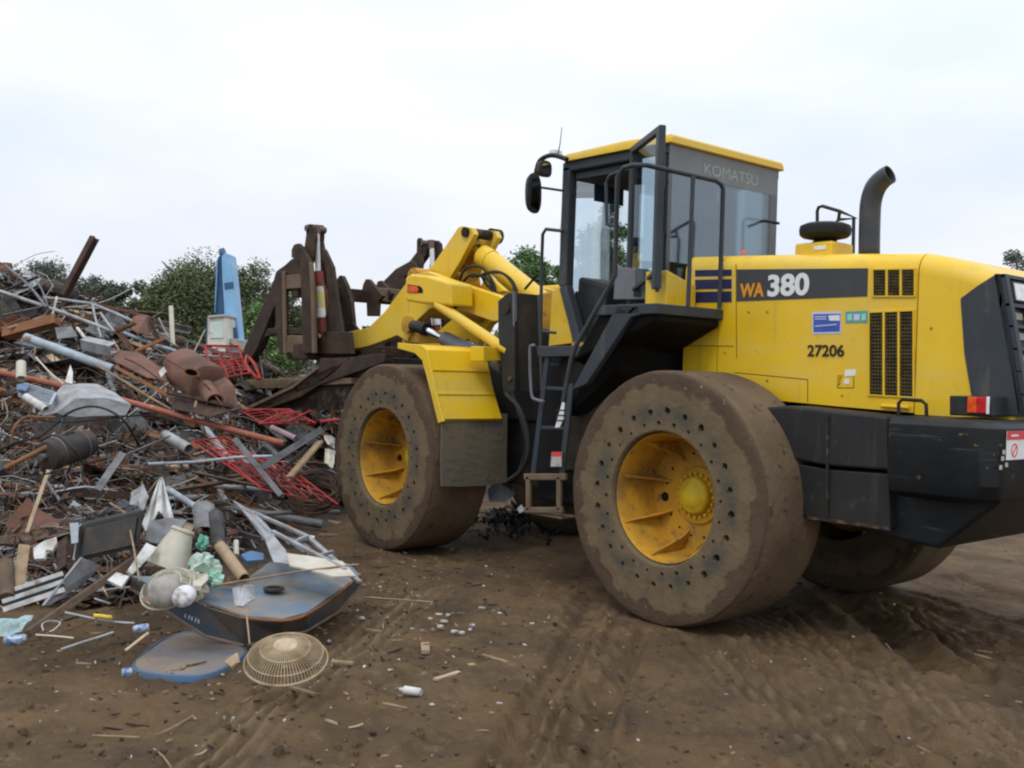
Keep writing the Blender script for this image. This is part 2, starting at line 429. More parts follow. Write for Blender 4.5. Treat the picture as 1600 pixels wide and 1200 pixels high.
# rear end leans back towards the bottom
last = [(p[0]-.12*(2.25-p[2])/.8 if p[2] < 2.25 else p[0], p[1], p[2]) for p in secs[-1]]
secs[-1] = last
loft(h, secs)
h.build('hood_rear_panel', yellow, WL, smooth=True, angle=30)
def on_hood(px, y=YH, th=.004, off=0): return [U(a, b_, 'y', y+off) for a, b_ in px]
def decal(name, px, m_, parent=WL, off=.003, y=YH):
    b = MB(); b.prism([U(a, c, 'y', y+off) for a, c in px], (0, -off+.0003, 0)); return b.build(name, m_, parent)
# stripes, band, badge
for k, (y0, y1) in enumerate(((421, 431), (436, 451), (455, 472))):
    decal('navy_stripe', [(1086, y0+1), (1143, y0), (1143, y1), (1086, y1+1)], navy)
band = decal('model_band', [(1151, 421), (1356, 419), (1355, 463), (1151, 471)], charcoal)
ax = (-1, 0, 0); az = (0, 0, 1)
def letter(s, px, py, hpx, m_, y=YH, parent=WL, wpx=None, bold=.0, off=.005, name='lettering'):
    o = U(px, py, 'y', y+off); hh = abs(U(px, py-hpx, 'y', y).z-o.z)
    size = hh/.70; sx = 1.
    d = (U(px+50, py, 'y', y)-U(px, py, 'y', y)).length/50
    t = text(s, size, o, ax, az, m_, parent, name, .0012, bold*size)
    if wpx:
        xsz = [v.co.x for v in t.data.vertices]; w = max(xsz)-min(xsz); k = wpx*d/w; x0 = max(xsz)
        for v in t.data.vertices: v.co.x = x0+(v.co.x-x0)*k
    return t
letter('WA', 1157, 464, 20, decal_orange, wpx=38, bold=.035)
letter('380', 1198, 462, 31, lettergrey, wpx=64, bold=.035)
letter('27206', 1261, 556, 17, blackdecal, wpx=57, bold=.02)
st = decal('blue_sticker', [(1269, 488), (1314, 487), (1314, 521), (1270, 522)], palest)
decal('sticker_field', [(1271, 491), (1313, 490), (1312, 518), (1271, 519)], bluest, st, .0045)
decal('sticker_mark', [(1294, 493), (1312, 492), (1312, 501), (1296, 501)], lettergrey, st, .006)
for yy in (494, 497.5): decal('sticker_line', [(1273, yy), (1291, yy), (1291, yy+1.6), (1273, yy+1.6)], palest, st, .006)
decal('sticker_line', [(1273, 509), (1306, 506), (1308, 507.5), (1273, 510.5)], palest, st, .006)
st = decal('green_sticker', [(1321, 487), (1356, 485), (1356, 504), (1321, 505)], greenst)
decal('sticker_mark', [(1324, 491), (1331, 490), (1331, 500), (1324, 501)], tealtx, st, .0045)
decal('sticker_mark', [(1334, 491), (1343, 490.5), (1343, 500), (1334, 501)], palest, st, .0045)
decal('sticker_mark', [(1346, 491), (1353, 490), (1353, 500), (1346, 501)], tealtx, st, .0045)
decal('white_sticker', [(1320, 578), (1337, 577), (1337, 587), (1320, 588)], white)
decal('white_sticker', [(1319, 592), (1327, 592), (1327, 600), (1319, 600)], white)
# seams (recess lines) and latch hardware
seamm = mat('panel_gap', (.10, .06, .008), .8)
def seam(px): 
    b = MB()
    for i in range(len(px)-1):
        b.bar(U(*px[i], 'y', YH+.0006), U(*px[i+1], 'y', YH+.0006), .0016, .005)
    return b
sm = seam([(1150, 398+14), (1151, 560)]); sm.build('panel_seam', seamm, WL)
seam([(1068, 540), (1146, 541)]).build('panel_seam', seamm, WL)
seam([(1147, 582), (1262, 593), (1262, 628)]).build('panel_seam', seamm, WL)
seam([(1309, 587), (1309, 606), (1334, 606), (1334, 589)]).build('panel_seam', seamm, WL)
b = MB(); b.pxy([(1308, 586), (1315, 585), (1315, 589), (1312, 590), (1312, 600), (1309, 600)], YH+.008, .008); b.build('latch', yellow_dirty, WL)
b = MB()
for px, py in ((1170, 488), (1199, 487), (1133, 551), (1199, 595), (1316, 618), (1455, 513)):
    p = U(px, py, 'y', YH); b.rev([(.009, -.002), (.009, .004), (.0, .004)], 8, p)
b.build('hood_bolts', yellow_dirty, WL)
b = MB(); b.tube([U(1377, 634, 'y', YH+.02), U(1420, 637, 'y', YH+.02)], .012, 8); b.build('hood_grab_bar', yellow, WL, smooth=True)
# grilles: recessed boxes with slats
gm = mat('grille_mesh', (.10, .072, .030), .8, 0, (.05, .036, .018), 18, .4, .6)
gdk = mat('grille_gap', (.018, .013, .007), .9)
def grille(px0, px1, y0a, y0b, y1a, y1b, cols, rows, parent=WL):
    # (px0,y0a)-(px1,y0b) top edge; bottom edge y1a,y1b
    b = MB(); b.prism([U(px0, y0a, 'y', YH+.002), U(px1, y0b, 'y', YH+.002), U(px1, y1b, 'y', YH+.002), U(px0, y1a, 'y', YH+.002)], (0, -.0015, 0))
    g = b.build('side_grille', gdk, parent)
    def X(u, v):
        px = px0+(px1-px0)*u; t = y0a+(y0b-y0a)*u; bb = y1a+(y1b-y1a)*u; return U(px, t+(bb-t)*v, 'y', YH+.004)
    s_ = MB()
    for r_ in range(rows+1):
        v = r_/rows
        for c_ in range(cols):
            s_.bar(X((c_+.06)/cols, v), X((c_+.94)/cols, v), .006, .0075)
    nv = cols*5
    for k in range(nv+1): s_.bar(X(k/nv, 0), X(k/nv, 1), .004, .004)
    s_.build('grille_slats', gm, g)
    f = MB()
    for k in range(cols+1): f.bar(X(k/cols, -.01), X(k/cols, 1.01), .014, .014 if 0 < k < cols else .01)
    f.bar(X(0, 0), X(1, 0), .012, .008); f.bar(X(0, 1), X(1, 1), .012, .008)
    f.build('grille_frame', yellow, g)
grille(1364, 1430, 421, 420, 463, 463, 3, 9)
grille(1358, 1428, 488, 485, 617, 621, 3, 24)

# ---- rear corner panels and radiator grille
b = MB(); px = [(1500, 466), (1527, 446), (1557, 427), (1561, 428), (1581, 545), (1597, 650), (1530, 650), (1517, 617), (1506, 552)]
pts = [U(a, c, 'y', YH+.012) for a, c in px]
b.prism(pts, (0, -.02, 0)); b.build('rear_corner_panel', slate, WL, bevel=.006)
b = MB(); b.prism([Vector((p.x, -p.y, p.z)) for p in pts], (0, .02, 0)); b.build('rear_corner_panel', slate, WL, bevel=.006)
pt = U(1559, 428, 'y', YH+.012); pb = U(1597, 650, 'y', YH+.012)
def RG(u, v, off=0):      # rear face: u 0..1 from left side to right side, v 0..1 top to bottom
    return Vector((pt.x+(pb.x-pt.x)*v-off, (YH+.012)*(1-2*u), pt.z+(pb.z-pt.z)*v))
b = MB()
def rquad(mb, u0, u1, v0, v1, o0, o1):
    mb.hexa([RG(u0, v0, o0), RG(u1, v0, o0), RG(u1, v1, o0), RG(u0, v1, o0), RG(u0, v0, o1), RG(u1, v0, o1), RG(u1, v1, o1), RG(u0, v1, o1)])
rquad(b, 0, 1, 0, 1, -.02, .012)
rg = b.build('radiator_grille', blackp, WL)
b = MB()
rows = [0, .03, .205, .235, .36, .385, .52, .545, .68, .70, .84, .86, .97, 1]
for i in range(0, len(rows)-1, 2): rquad(b, 0, 1, rows[i], rows[i+1], .012, .04)
rquad(b, 0, .035, 0, 1, .012, .042); rquad(b, .965, 1, 0, 1, .012, .042)
for k in range(1, 6): rquad(b, k/6-.012, k/6+.012, .2, 1, .012, .038)
b.build('grille_bars', slate, rg, bevel=.004)
b = MB()
for k in range(6):
    for j in range(5):
        v0 = (.25, .395, .555, .71, .87)[j]
        rquad(b, k/6+.05, k/6+.13, v0+.02, v0+.07, .012, .022)
b.build('radiator_core', mat('radiator', (.30, .27, .22), .6, c2=(.1, .1, .1), scale=40), rg)
for u0 in (.045, .83):
    b = MB(); rquad(b, u0, u0+.125, .045, .195, .012, .045); hl = b.build('work_lamp', blackp, WL, bevel=.004)
    b = MB(); rquad(b, u0+.012, u0+.113, .06, .18, .045, .050); b.build('lamp_lens', lens, hl)

# ---- counterweight
b = MB()
def cwring(z, ins, x1=-1.50, x0=-2.09, hw=1.16, r=.13):
    pts = [(x1, hw-ins, z)]
    for k in range(7):
        a = math.pi/2*k/6; pts.append((x0+r+ins-(r)*math.sin(a), hw-r-ins+r*math.cos(a), z))
    return pts+[(p[0], -p[1], p[2]) for p in pts[::-1]]
loft(b, [cwring(1.44, .05), cwring(1.425, .018), cwring(1.40, .0), cwring(1.10, 0.0), cwring(1.03, .03), cwring(.985, .16, x0=-2.02)])
cw = b.build('counterweight', cwmat, WL, smooth=True, angle=28)
b = MB(); b.prismy([(-1.2, .74), (-1.66, .70), (-2.0, 1.0), (-2.0, 1.05), (-1.2, 1.05)], -.88, .88); b.build('counterweight_lower', cwmat, cw, bevel=.02)
# tanks/side panels in front of the counterweight
b = MB(); b.pxy([(1150, 640), (1226, 634), (1385, 651), (1388, 735), (1292, 728), (1150, 700)], .98, .42); b.build('side_panel', dark, WL, bevel=.015)
b = MB(); b.pxy([(1150, 705), (1290, 733), (1388, 740), (1391, 826), (1262, 808), (1150, 790)], .96, .5); b.build('battery_box', dark, WL, bevel=.012)
b = MB(); b.bar(U(1262, 808, 'y', .962), U(1391, 826, 'y', .962), .012, .02); b.bar(U(1293, 650, 'y', .99), U(1293, 808, 'y', .97), .012, .012); b.build('panel_edge', muddy, WL)
b = MB(); b.tube([U(1404, 650, 'y', .78), U(1404, 630, 'y', .78), U(1410, 624, 'y', .78), U(1440, 626, 'y', .78), U(1447, 632, 'y', .78), U(1448, 652, 'y', .78)], .011, 8); b.build('grab_handle', rubber, WL, smooth=True)
# tail lamp
b = MB(); b.pxy([(1483, 618), (1548, 619), (1550, 651), (1483, 649)], .90, .2); tl = b.build('tail_lamp', blackp, WL, bevel=.008)
x0, x1 = U(1512, 630, 'y', .905).x, U(1541, 630, 'y', .905).x
z0, z1 = U(1520, 645, 'y', .905).z, U(1520, 620, 'y', .905).z
b = MB(); b.box(x0, (x0+x1)/2, .8, .912, z0, z1); b.build('amber_lens', orange, tl, bevel=.004)
b = MB(); b.box((x0+x1)/2, x1, .8, .912, z0, z1); b.build('red_lens', redlens, tl, bevel=.004)
b = MB(); b.box(x1-.016, x1, .79, .908, z0-.004, z1+.004); b.build('lamp_housing', lens, tl, bevel=.004)
# warning plate on the rear of the counterweight
X = -2.093
p0 = U(1573, 674, 'x', X); p1 = U(1573, 719, 'x', X)
b = MB(); b.box(X-.003, X, p0.y-.34, p0.y, p1.z, p0.z); wp = b.build('warning_plate', white, WL)
b = MB(); b.box(X-.0045, X-.003, p0.y-.34, p0.y, p0.z-.045, p0.z); b.build('red_header', redst, wp)
b = MB(); b.rev([(.036, X-.003), (.036, X-.005), (.029, X-.005), (.029, X-.003)], 28, (0, p0.y-.09, (p1.z+p0.z)/2-.025), 'x'); b.bar((X-.004, p0.y-.065, (p1.z+p0.z)/2-.05), (X-.004, p0.y-.115, (p1.z+p0.z)/2), .006, .003); b.build('red_symbol', redst, wp)
b = MB(); b.box(X-.0055, X-.0045, p0.y-.13, p0.y-.045, p0.z-.028, p0.z-.018); b.build('header_bar', white, wp)
b = MB()
for k, (u, v) in enumerate(((1568, 706), (1566, 716), (1572, 726), (1563, 730))): 
    p = U(u, v, 'x', X+.004); b.box(X-.001, X+.004, p.y-.012, p.y+.012, p.z-.012, p.z+.01)
b.build('paint_chips', mat('chipped_paint', (.42, .42, .36), .7), cw)

# ---- exhaust stack, pre-cleaner, engine rail
ys = .3
pth = [U(1358, 400, 'y', ys), U(1359, 345, 'y', ys), U(1361, 315, 'y', ys), U(1368, 293, 'y', ys), U(1380, 279, 'y', ys), U(1391, 272, 'y', ys)]
b = MB(); b.tube(pth, [.068, .068, .068, .068, .064, .062], 20, cap=False, smoothn=4)
st_ = b.build('exhaust_stack', mat('stack_paint', (.045, .050, .062), .35, 0, (.07, .065, .06), 5), WL, smooth=True, angle=50)
sol = st_.modifiers.new('wall', 'SOLIDIFY'); sol.thickness = .006
c0 = U(1289, 372, 'y', ys)
b = MB(); b.rev([(0, .012), (.13, .012), (.165, -.004), (.172, -.03), (.168, -.065), (.15, -.082), (.07, -.10), (.055, -.10), (.055, -.13), (0, -.13)], 36, (c0.x, c0.y, c0.z+.085), 'z'); b.build('pre_cleaner', rubber, WL, smooth=True, angle=30)
b = MB(); z = c0.z-.04; b.box(c0.x-.14, c0.x+.15, c0.y-.13, c0.y+.13, zt(c0.x)-.02, z); ab = b.build('air_cleaner_box', yellow, WL, bevel=.015)
b = MB(); b.rev([(.085, -.012), (.085, .012), (.06, .03), (0, .03)], 24, (c0.x, c0.y, z), 'z'); b.build('box_collar', dark, ab, smooth=True, angle=30)
b = MB(); p = U(1281, 387, 'y', c0.y+.131); b.box(p.x-.045, p.x+.045, c0.y+.13, c0.y+.135, p.z-.014, p.z+.014); b.build('box_slot', white, ab)
r1 = MB()
yr = -.35
def tb(mb, px, y, r_=.013, n=8, axn='y', sm_=0): return mb.tube([U(a, c, axn, y) for a, c in px], r_, n, smoothn=sm_)
tb(r1, [(1277, 396), (1277, 330), (1279, 324), (1285, 322), (1312, 330), (1338, 341), (1310, 343), (1305, 350), (1305, 396)], yr)
tb(r1, [(1312, 330), (1310, 345)], yr); tb(r1, [(1334, 340), (1333, 396)], yr)
r1.build('engine_rail', dark, WL, smooth=True)
b = MB(); b.rev([(.0, .026), (.010, .022), (.016, .010), (.022, .0)], 12, U(1161, 396, 'y', .35), 'z'); b.build('hood_knob', orange, WL, smooth=True)

# ---- cab
YC_ = .69; XR, XF = .58, 1.66; ZR, ZF = 3.37, 3.385
def q3(pxs, axn, v): return [U(a, c, axn, v) for a, c in pxs]
roof = MB()
def rsec(x, z, hw, h_, r=.035):
    return [(x, hw, z), (x, hw, z+h_-r), (x, hw-.012, z+h_-r*.3), (x, hw-r, z+h_), (x, -hw+r, z+h_), (x, -hw+.012, z+h_-r*.3), (x, -hw, z+h_-r), (x, -hw, z)]
loft(roof, [rsec(.545, 3.335, .70, .045), rsec(.56, 3.33, .715, .066), rsec(1.0, 3.335, .72, .078), rsec(1.65, 3.335, .715, .066), rsec(1.74, 3.335, .62, .06)])
roof.build('cab_roof', yellow, WL, smooth=True, angle=30)
cf = MB()
cf.box(XR, 1.70, -.69, .69, 3.255, 3.333)      # header
cf.box(XR+.02, XR+.09, .60, .69, 1.95, 3.26)        # C pillar
cf.box(XR+.02, XR+.09, -.69, -.60, 1.95, 3.26)
bx = U(986, 350, 'y', .69).x
cf.box(bx-.03, bx+.03, .63, .69, 1.9, 3.26)    # B
cf.box(bx+.06, bx+.22, -.69, -.63, 1.9, 3.26)
cf.bar((1.655, .645, 3.30), (1.665, .645, 2.33), .09, .09); cf.bar((1.665, .645, 2.335), (1.45, .645, 1.82), .085, .085)
cf.bar((1.655, -.645, 3.30), (1.665, -.645, 2.33), .09, .09); cf.bar((1.665, -.645, 2.335), (1.45, -.645, 1.82), .085, .085)
frame = cf.build('cab_frame', slate, WL, bevel=.012)
cb = MB()
cb.box(XR+.01, 1.50, -.68, .68, 1.74, 1.84)      # floor
cb.box(XR+.01, bx+.02, .60, .685, 1.84, 2.30)      # side lower panel behind B
cb.box(XR+.01, 1.60, -.685, -.62, 1.84, 2.33)
cb.box(1.5, 1.66, -.66, .55, 1.84, 2.30)
cb.box(XR, XR+.05, -.68, .68, 1.84, 2.36)
cb.build('cab_shell', dark, WL, bevel=.012)
# glazing
g = MB(); g.hexa([(1.70, -.62, 2.30), (1.70, .60, 2.30), (1.705, .60, 2.30), (1.705, -.62, 2.30), (1.62, -.62, 3.28), (1.62, .60, 3.28), (1.625, .60, 3.28), (1.625, -.62, 3.28)])
g = MB()
n = 10; vs = []
for k in range(n+1):
    u = -1+2*k/n; y = u*.68; bulge = .17*(1-u*u)
    for z_, xx in ((2.28, 1.70), (2.8, 1.715), (3.28, 1.67)): vs.append((xx+bulge, y, z_))
fs = []
for k in range(n):
    for j in range(2): fs.append((k*3+j, k*3+j+1, k*3+j+4, k*3+j+3))
g.add(vs, fs); g.build('windscreen', glass, WL, smooth=True)
g = MB(); g.add([(XR+.05, .672, 2.3), (bx-.03, .672, 2.3), (bx-.03, .672, 3.26), (XR+.05, .672, 3.26)], [(0, 1, 2, 3)]); g.build('side_window', glass, WL)
g = MB(); g.add([(XR+.05, -.672, 2.36), (bx-.03, -.672, 2.36), (bx-.03, -.672, 3.26), (XR+.05, -.672, 3.26)], [(0, 1, 2, 3)]); g.build('side_window', glass, WL)
g = MB(); g.add([(bx+.03, -.672, 1.95), (1.62, -.672, 2.0), (1.64, -.672, 2.33), (1.64, -.672, 3.26), (bx+.03, -.672, 3.26)], [(0, 1, 2, 3, 4)]); g.build('side_window', glass, WL)
g = MB(); g.box(XR, XR+.006, -.675, .675, 2.36, 3.325); rw = g.build('rear_window', tinted, WL)
g = MB(); g.box(XR-.002, XR-.0005, -.672, .672, 3.12, 3.325)
g.build('tint_band', mat('tint_band', (.14, .155, .165), .15, c2=(.17, .185, .195), scale=2), rw)
g = MB(); g.box(XR-.002, XR-.0005, -.672, -.575, 2.36, 3.12); wb_ = mat('window_border', (.10, .11, .12), .3); g.build('window_border', wb_, rw)
g = MB(); g.box(XR-.002, XR-.0005, .635, .672, 2.36, 3.12); g.build('window_border', wb_, rw)
p = U(1099, 270, 'x', XR-.003); q = U(1182, 289, 'x', XR-.003)
t = text('KOMATSU', .15, (XR-.004, p.y, U(1099, 272, 'x', XR).z), (0, -1, 0), (0, 0, 1), mat('etched_lettering', (.27, .32, .32), .4), rw, 'window_lettering', .0006, 0)
w = max(v.co.y for v in t.data.vertices)-min(v.co.y for v in t.data.vertices); k_ = abs(p.y-q.y)/w
for v in t.data.vertices: v.co.y = p.y+(v.co.y-p.y)*k_; v.co.z = p.z+(v.co.z-p.z)*.8
# inside: seat, column, visor, rear ledge
b = MB(); b.box(.78, 1.22, -.26, .26, 2.08, 2.22); b.hexa([(.70, -.25, 2.16), (.86, -.25, 2.16), (.86, .25, 2.16), (.70, .25, 2.16), (.62, -.22, 2.86), (.73, -.22, 2.86), (.73, .22, 2.86), (.62, .22, 2.86)]); b.box(.68, .76, -.13, .13, 2.86, 3.02); b.box(.8, 1.15, -.2, .2, 1.84, 2.08)
b.build('operator_seat', seatm, WL, bevel=.04)
b = MB(); b.hexa([(1.25, .22, 1.84), (1.62, .22, 1.84), (1.62, .58, 1.84), (1.25, .58, 1.84), (1.3, .25, 2.34), (1.62, .25, 2.42), (1.62, .56, 2.42), (1.3, .56, 2.34)]); b.build('console', blackp, WL, bevel=.03)
b = MB(); b.rev([(.16, -.012), (.172, 0), (.16, .012), (.148, 0), (.16, -.012)], 28, (1.36, .02, 2.55), 'z'); b.cyl((1.36, .02, 2.55), (1.55, .02, 2.0), .03); b.bar((1.2, .02, 2.55), (1.52, .02, 2.55), .02); b.build('steering_wheel', blackp, WL, smooth=True)
p = U(930, 287, 'x', 1.55); q = U(974, 322, 'x', 1.55)
b = MB(); b.box(1.55, 1.56, q.y, p.y, q.z, p.z); b.build('sun_visor', mat('navy_visor', (.03, .04, .085), .6), WL)
b = MB(); b.box(.64, 1.66, -.62, .62, 3.20, 3.25); b.build('roof_lining', mat('lining', (.10, .11, .12), .8), WL)
# open door, swung back on its rear hinge
H0 = Vector((bx, .70, 0)); fe = U(1031, 300, 'y', 1.10); E0 = Vector((fe.x, fe.y, 0)); dd = (E0-H0); dl = dd.length; du = dd.normalized()
ztop = U(1033, 196, 'y', 1.10).z; zbot = 2.22
def DP(u, z): return H0+du*(dl*u)+Vector((0, 0, z))
b = MB()
b.bar(DP(.98, zbot), DP(.98, ztop), .05, .08, up=du); b.bar(DP(.02, zbot), DP(.02, ztop-.02), .04, .05, up=du)
b.bar(DP(0, ztop-.02), DP(1, ztop-.02), .04, .05); b.bar(DP(0, zbot+.02), DP(1, zbot+.12), .03, .03)
dr = b.build('cab_door', slate, WL, bevel=.008)
b = MB(); a_, b_ = DP(.03, 0), DP(.96, 0)
b.add([DP(.03, zbot+.05), DP(.96, zbot+.05), DP(.96, ztop-.04), DP(.03, ztop-.04)], [(0, 1, 2, 3)]); b.build('door_glass', glass, dr)
b = MB(); b.tube([DP(.55, 2.62)+Vector((-.05, -.06, 0)), DP(.8, 2.62)+Vector((-.05, -.06, 0)), DP(.8, 2.95)+Vector((-.05, -.06, 0))], .011, 8); b.build('door_handle', blackp, dr, smooth=True)
b = MB(); b.pxy([(962, 417), (1010, 420), (1018, 468), (958, 468)], .80, .03); lp = b.build('lower_door_panel', grey, dr, bevel=.006)
b = MB(); b.pxy([(990, 452), (1001, 452), (1001, 464), (989, 463)], .805, .006); b.build('latch_recess', dark, lp, bevel=.003)
# yellow box beside the door
b = MB(); bz = U(1040, 470, 'y', .95)
x_a = U(1042, 440, 'y', 1.0).x
xc = x_a; b.hexa([(xc, .68, 2.08), (xc+.2, .68, 2.08), (xc+.2, 1.0, 2.08), (xc, 1.0, 2.08), (xc, .68, 2.27), (xc+.2, .68, 2.27), (xc+.2, 1.0, 2.36), (xc, 1.0, 2.36)]); yb = b.build('step_box', yellow, WL, bevel=.01)
p = U(1027, 449, 'y', 1.002); b = MB(); b.box(p.x-.015, p.x+.015, 1.0, 1.004, p.z-.03, p.z+.03); b.build('box_latch', blackp, yb)
# platform over the rear wheel
XP = .05
yo_ = 1.36
b = MB(); b.box(XP, .62, .66, yo_, 2.03, 2.10); b.build('platform', slate, WL, bevel=.008)
b = MB(); b.hexa([(XP+.03, .67, 1.98), (.95, .67, 1.55), (.9, 1.28, 1.72), (XP+.03, 1.3, 1.99), (XP+.03, .67, 2.03), (.62, .67, 2.03), (.62, 1.32, 2.03), (XP+.03, 1.32, 2.03)]); b.build('platform_support', black, WL, bevel=.01)
b = MB()
p0, p1 = U(978, 484, 'y', yo_), U(908, 600, 'y', yo_)
b.prism([U(965, 475, 'y', yo_), U(1000, 478, 'y', yo_), U(1000, 492, 'y', yo_), U(985, 496, 'y', yo_), U(916, 600, 'y', yo_), U(893, 610, 'y', yo_)], (0, -.05, 0))
b.build('stair_stringer', slate, WL, bevel=.008)
b = MB(); b.prism([U(965, 475, 'y', .95), U(1000, 478, 'y', .95), U(985, 496, 'y', .95), U(930, 575, 'y', .95), U(905, 590, 'y', .95)], (0, -.04, 0)); b.build('stair_stringer', slate, WL, bevel=.008)
# rear fender skirt under cab
b = MB(); b.hexa([(.55, .55, 1.45), (1.15, .55, 1.3), (1.15, 1.1, 1.3), (.62, 1.1, 1.66), (.4, .55, 2.0), (1.3, .55, 1.75), (1.3, 1.05, 1.72), (.5, 1.3, 1.98)]); b.build('wheel_arch', black, WL, bevel=.012)
b = MB(); b.pxy([(892, 600), (960, 590), (1010, 592), (960, 640), (925, 690), (897, 735), (880, 735), (876, 700)], .98, .04); b.build('arch_panel', mat('arch_mud', (.055, .045, .032), .9, 0, (.03, .026, .02), 5), WL, bevel=.01)
# handrails
hr = MB()
hr.tube([U(1124, 482, 'x', XP), U(1130, 296, 'x', XP), U(1127, 288, 'x', XP), U(1118, 282, 'x', XP), U(1010, 258, 'y', yo_), U(990, 258, 'y', yo_), U(975, 262, 'y', yo_), U(965, 276, 'y', yo_), U(961, 430, 'y', yo_), U(953, 446, 'y', yo_), U(900, 540, 'y', yo_), U(893, 560, 'y', yo_), U(880, 628, 'y', yo_)], .017, 10)
hr.tube([U(1083, 275, 'x', XP), U(1075, 478, 'x', XP)], .015, 8)
hr.build('handrail', slate, WL, smooth=True, angle=50)
hr = MB(); hr.tube([U(948, 350, 'y', .95), U(947, 285, 'y', .95), U(953, 274, 'y', .95), U(970, 268, 'y', .95)], .012, 8); hr.tube([U(947, 350, 'y', .95), U(975, 357, 'y', .95)], .012, 8); hr.build('inner_rail', slate, WL, smooth=True)
hr = MB(); tb(hr, [(845, 548), (846, 420), (848, 366), (853, 358), (880, 361)], .74, .014); tb(hr, [(848, 518), (868, 520)], .74, .012); hr.build('front_grab_rail', slate, WL, smooth=True, angle=50)
# rails visible through the rear glass
hr = MB(); tb(hr, [(1161, 392), (1162, 346), (1168, 341), (1217, 349)], -.5, .012); hr.build('far_rail', dark, WL, smooth=True)
b = MB(); b.box(.75, 1.2, -.52, -.3, 1.84, 2.42); b.build('side_console', blackp, WL, bevel=.03)
b = MB(); b.box(.66, .70, -.02, .44, 2.45, 3.06); b.build('glass_reflection_panel', mat('reflection_grey', (.30, .31, .31), .9, c2=(.22, .23, .23), scale=5), WL, bevel=.015)  # grey panel added to stand in for sky reflected in the rear glass
# mirrors
mm = MB(); tb(mm, [(886, 249), (868, 243), (855, 244), (843, 252), (838, 268), (836, 280)], .80, .02, sm_=3); tb(mm, [(880, 298), (846, 293)], .80, .010)
mm.build('mirror_bracket', blackp, WL, smooth=True)
def ell(mb, px, py, wpx, hpx, y, th, n=28, pw=2.6, tilt=0):
    c = U(px, py, 'x', y); k = depth(c)/F; r_ = RH; vs = []; lay = [(-th, .55), (-th*.6, .9), (0, 1), (.012, 1.0), (.014, .93)]
    fwd = Vector((1, 0, 0))
    axr = Vector((0, -1, 0)); sc = 1/abs(axr.dot(RH))
    for off, s_ in lay:
        for i in range(n):
            a = 2*math.pi*i/n; cx, cy = math.cos(a), math.sin(a)
            X_ = math.copysign(abs(cx)**(2/pw), cx)*wpx/2*k*s_*sc; Y_ = math.copysign(abs(cy)**(2/pw), cy)*hpx/2*k*s_
            vs.append(c+axr*X_+Vector((0, 0, 1))*Y_-fwd*off+axr*tilt*Y_)
    fs = [tuple(range(n)), tuple(range((len(lay)-1)*n, len(lay)*n))]
    for j in range(len(lay)-1):
        for i in range(n): fs.append((j*n+i, j*n+(i+1) % n, (j+1)*n+(i+1) % n, (j+1)*n+i))
    mb.add(vs, fs)
    return c, k, sc
mirror_glass = mat('mirror_glass', (.55, .58, .58), .08, 1)
b = MB(); ci = ell(b, 834, 302, 22, 63, 1.72, .05, tilt=-.03); om = b.build('mirror', blackp, WL, smooth=True, angle=40)
b = MB(); c_, k_, s_ = ci; 
b.add([c_+Vector((-.016, -x_*k_*s_, y_*k_)) for x_, y_ in ((-6, -22), (6, -25), (7, 22), (-5, 22))], [(0, 1, 2, 3)]); b.build('mirror_glass', mirror_glass, om)
b = MB(); ci = ell(b, 851, 264, 20, 26, 1.72, .05, pw=3); om = b.build('mirror', blackp, WL, smooth=True, angle=40)
b = MB(); c_, k_, s_ = ci
b.add([c_+Vector((-.016, -x_*k_*s_, y_*k_)) for x_, y_ in ((-6, -8), (6, -8), (6, 8), (-6, 8))], [(0, 1, 2, 3)]); b.build('mirror_glass', mirror_glass, om)
b = MB(); b.tube([U(872, 240, 'x', 1.7), U(875, 225, 'x', 1.7), U(878, 199, 'x', 1.7)], [.006, .004, .003], 6); b.build('antenna', dark, WL)
b = MB(); p = U(871, 237, 'x', 1.72); b.box(p.x, p.x+.06, p.y-.06, p.y+.04, p.z-.03, p.z+.02); b.build('marker_lamp', white, WL, bevel=.01)
# yellow plate in front of cab, floor edge, steps
b = MB(); b.pxy([(862, 456), (876, 447), (895, 536), (857, 541)], .62, .08); b.build('cab_mount_plate', yellow, WL, bevel=.006)
b = MB(); b.pxy([(838, 541), (920, 540), (916, 556), (840, 558)], 1.18, .45); b.build('upper_step', slate, WL, bevel=.006)
b = MB(); b.bar(U(895, 537, 'y', .72), U(930, 539, 'y', .72), .03, .03); b.build('sill_strip', yellow_dirty, WL)
b = MB()
ysd = 1.15
b.bar(U(856, 556, 'y', ysd), U(833, 745, 'y', ysd), .02, .05); b.bar(U(893, 600, 'y', ysd), U(878, 745, 'y', ysd), .02, .05)
for a in ((848, 606, 890, 608), (842, 668, 884, 669)): b.bar(U(a[0], a[1], 'y', ysd-.02), U(a[2], a[3], 'y', ysd-.02), .05, .025)
b.build('access_ladder', slate, WL, bevel=.004)
b = MB()
for y_ in (1.17, 1.02):
    b.bar(U(826, 744, 'y', y_), U(826, 798, 'y', y_), .03, .045); b.bar(U(874, 744, 'y', y_), U(874, 798, 'y', y_), .03, .045)
    b.bar(U(820, 797, 'y', y_), U(880, 797, 'y', y_), .03, .045); b.bar(U(820, 745, 'y', y_), U(885, 745, 'y', y_), .03, .05)
pa, pb2 = U(822, 800, 'y', 1.17), U(878, 800, 'y', 1.17); b.box(pb2.x, pa.x, 1.0, 1.17, pa.z-.01, pa.z+.01)
b.build('bottom_step', mat('muddy_step', (.16, .115, .075), .8, 0, MUD, 8, bump=.3), WL, bevel=.008)
b = MB(); tb(b, [(836, 540), (831, 540), (828, 548), (830, 612), (836, 624), (850, 627)], 1.2, .012, sm_=2); b.build('step_handle', grey, WL, smooth=True)
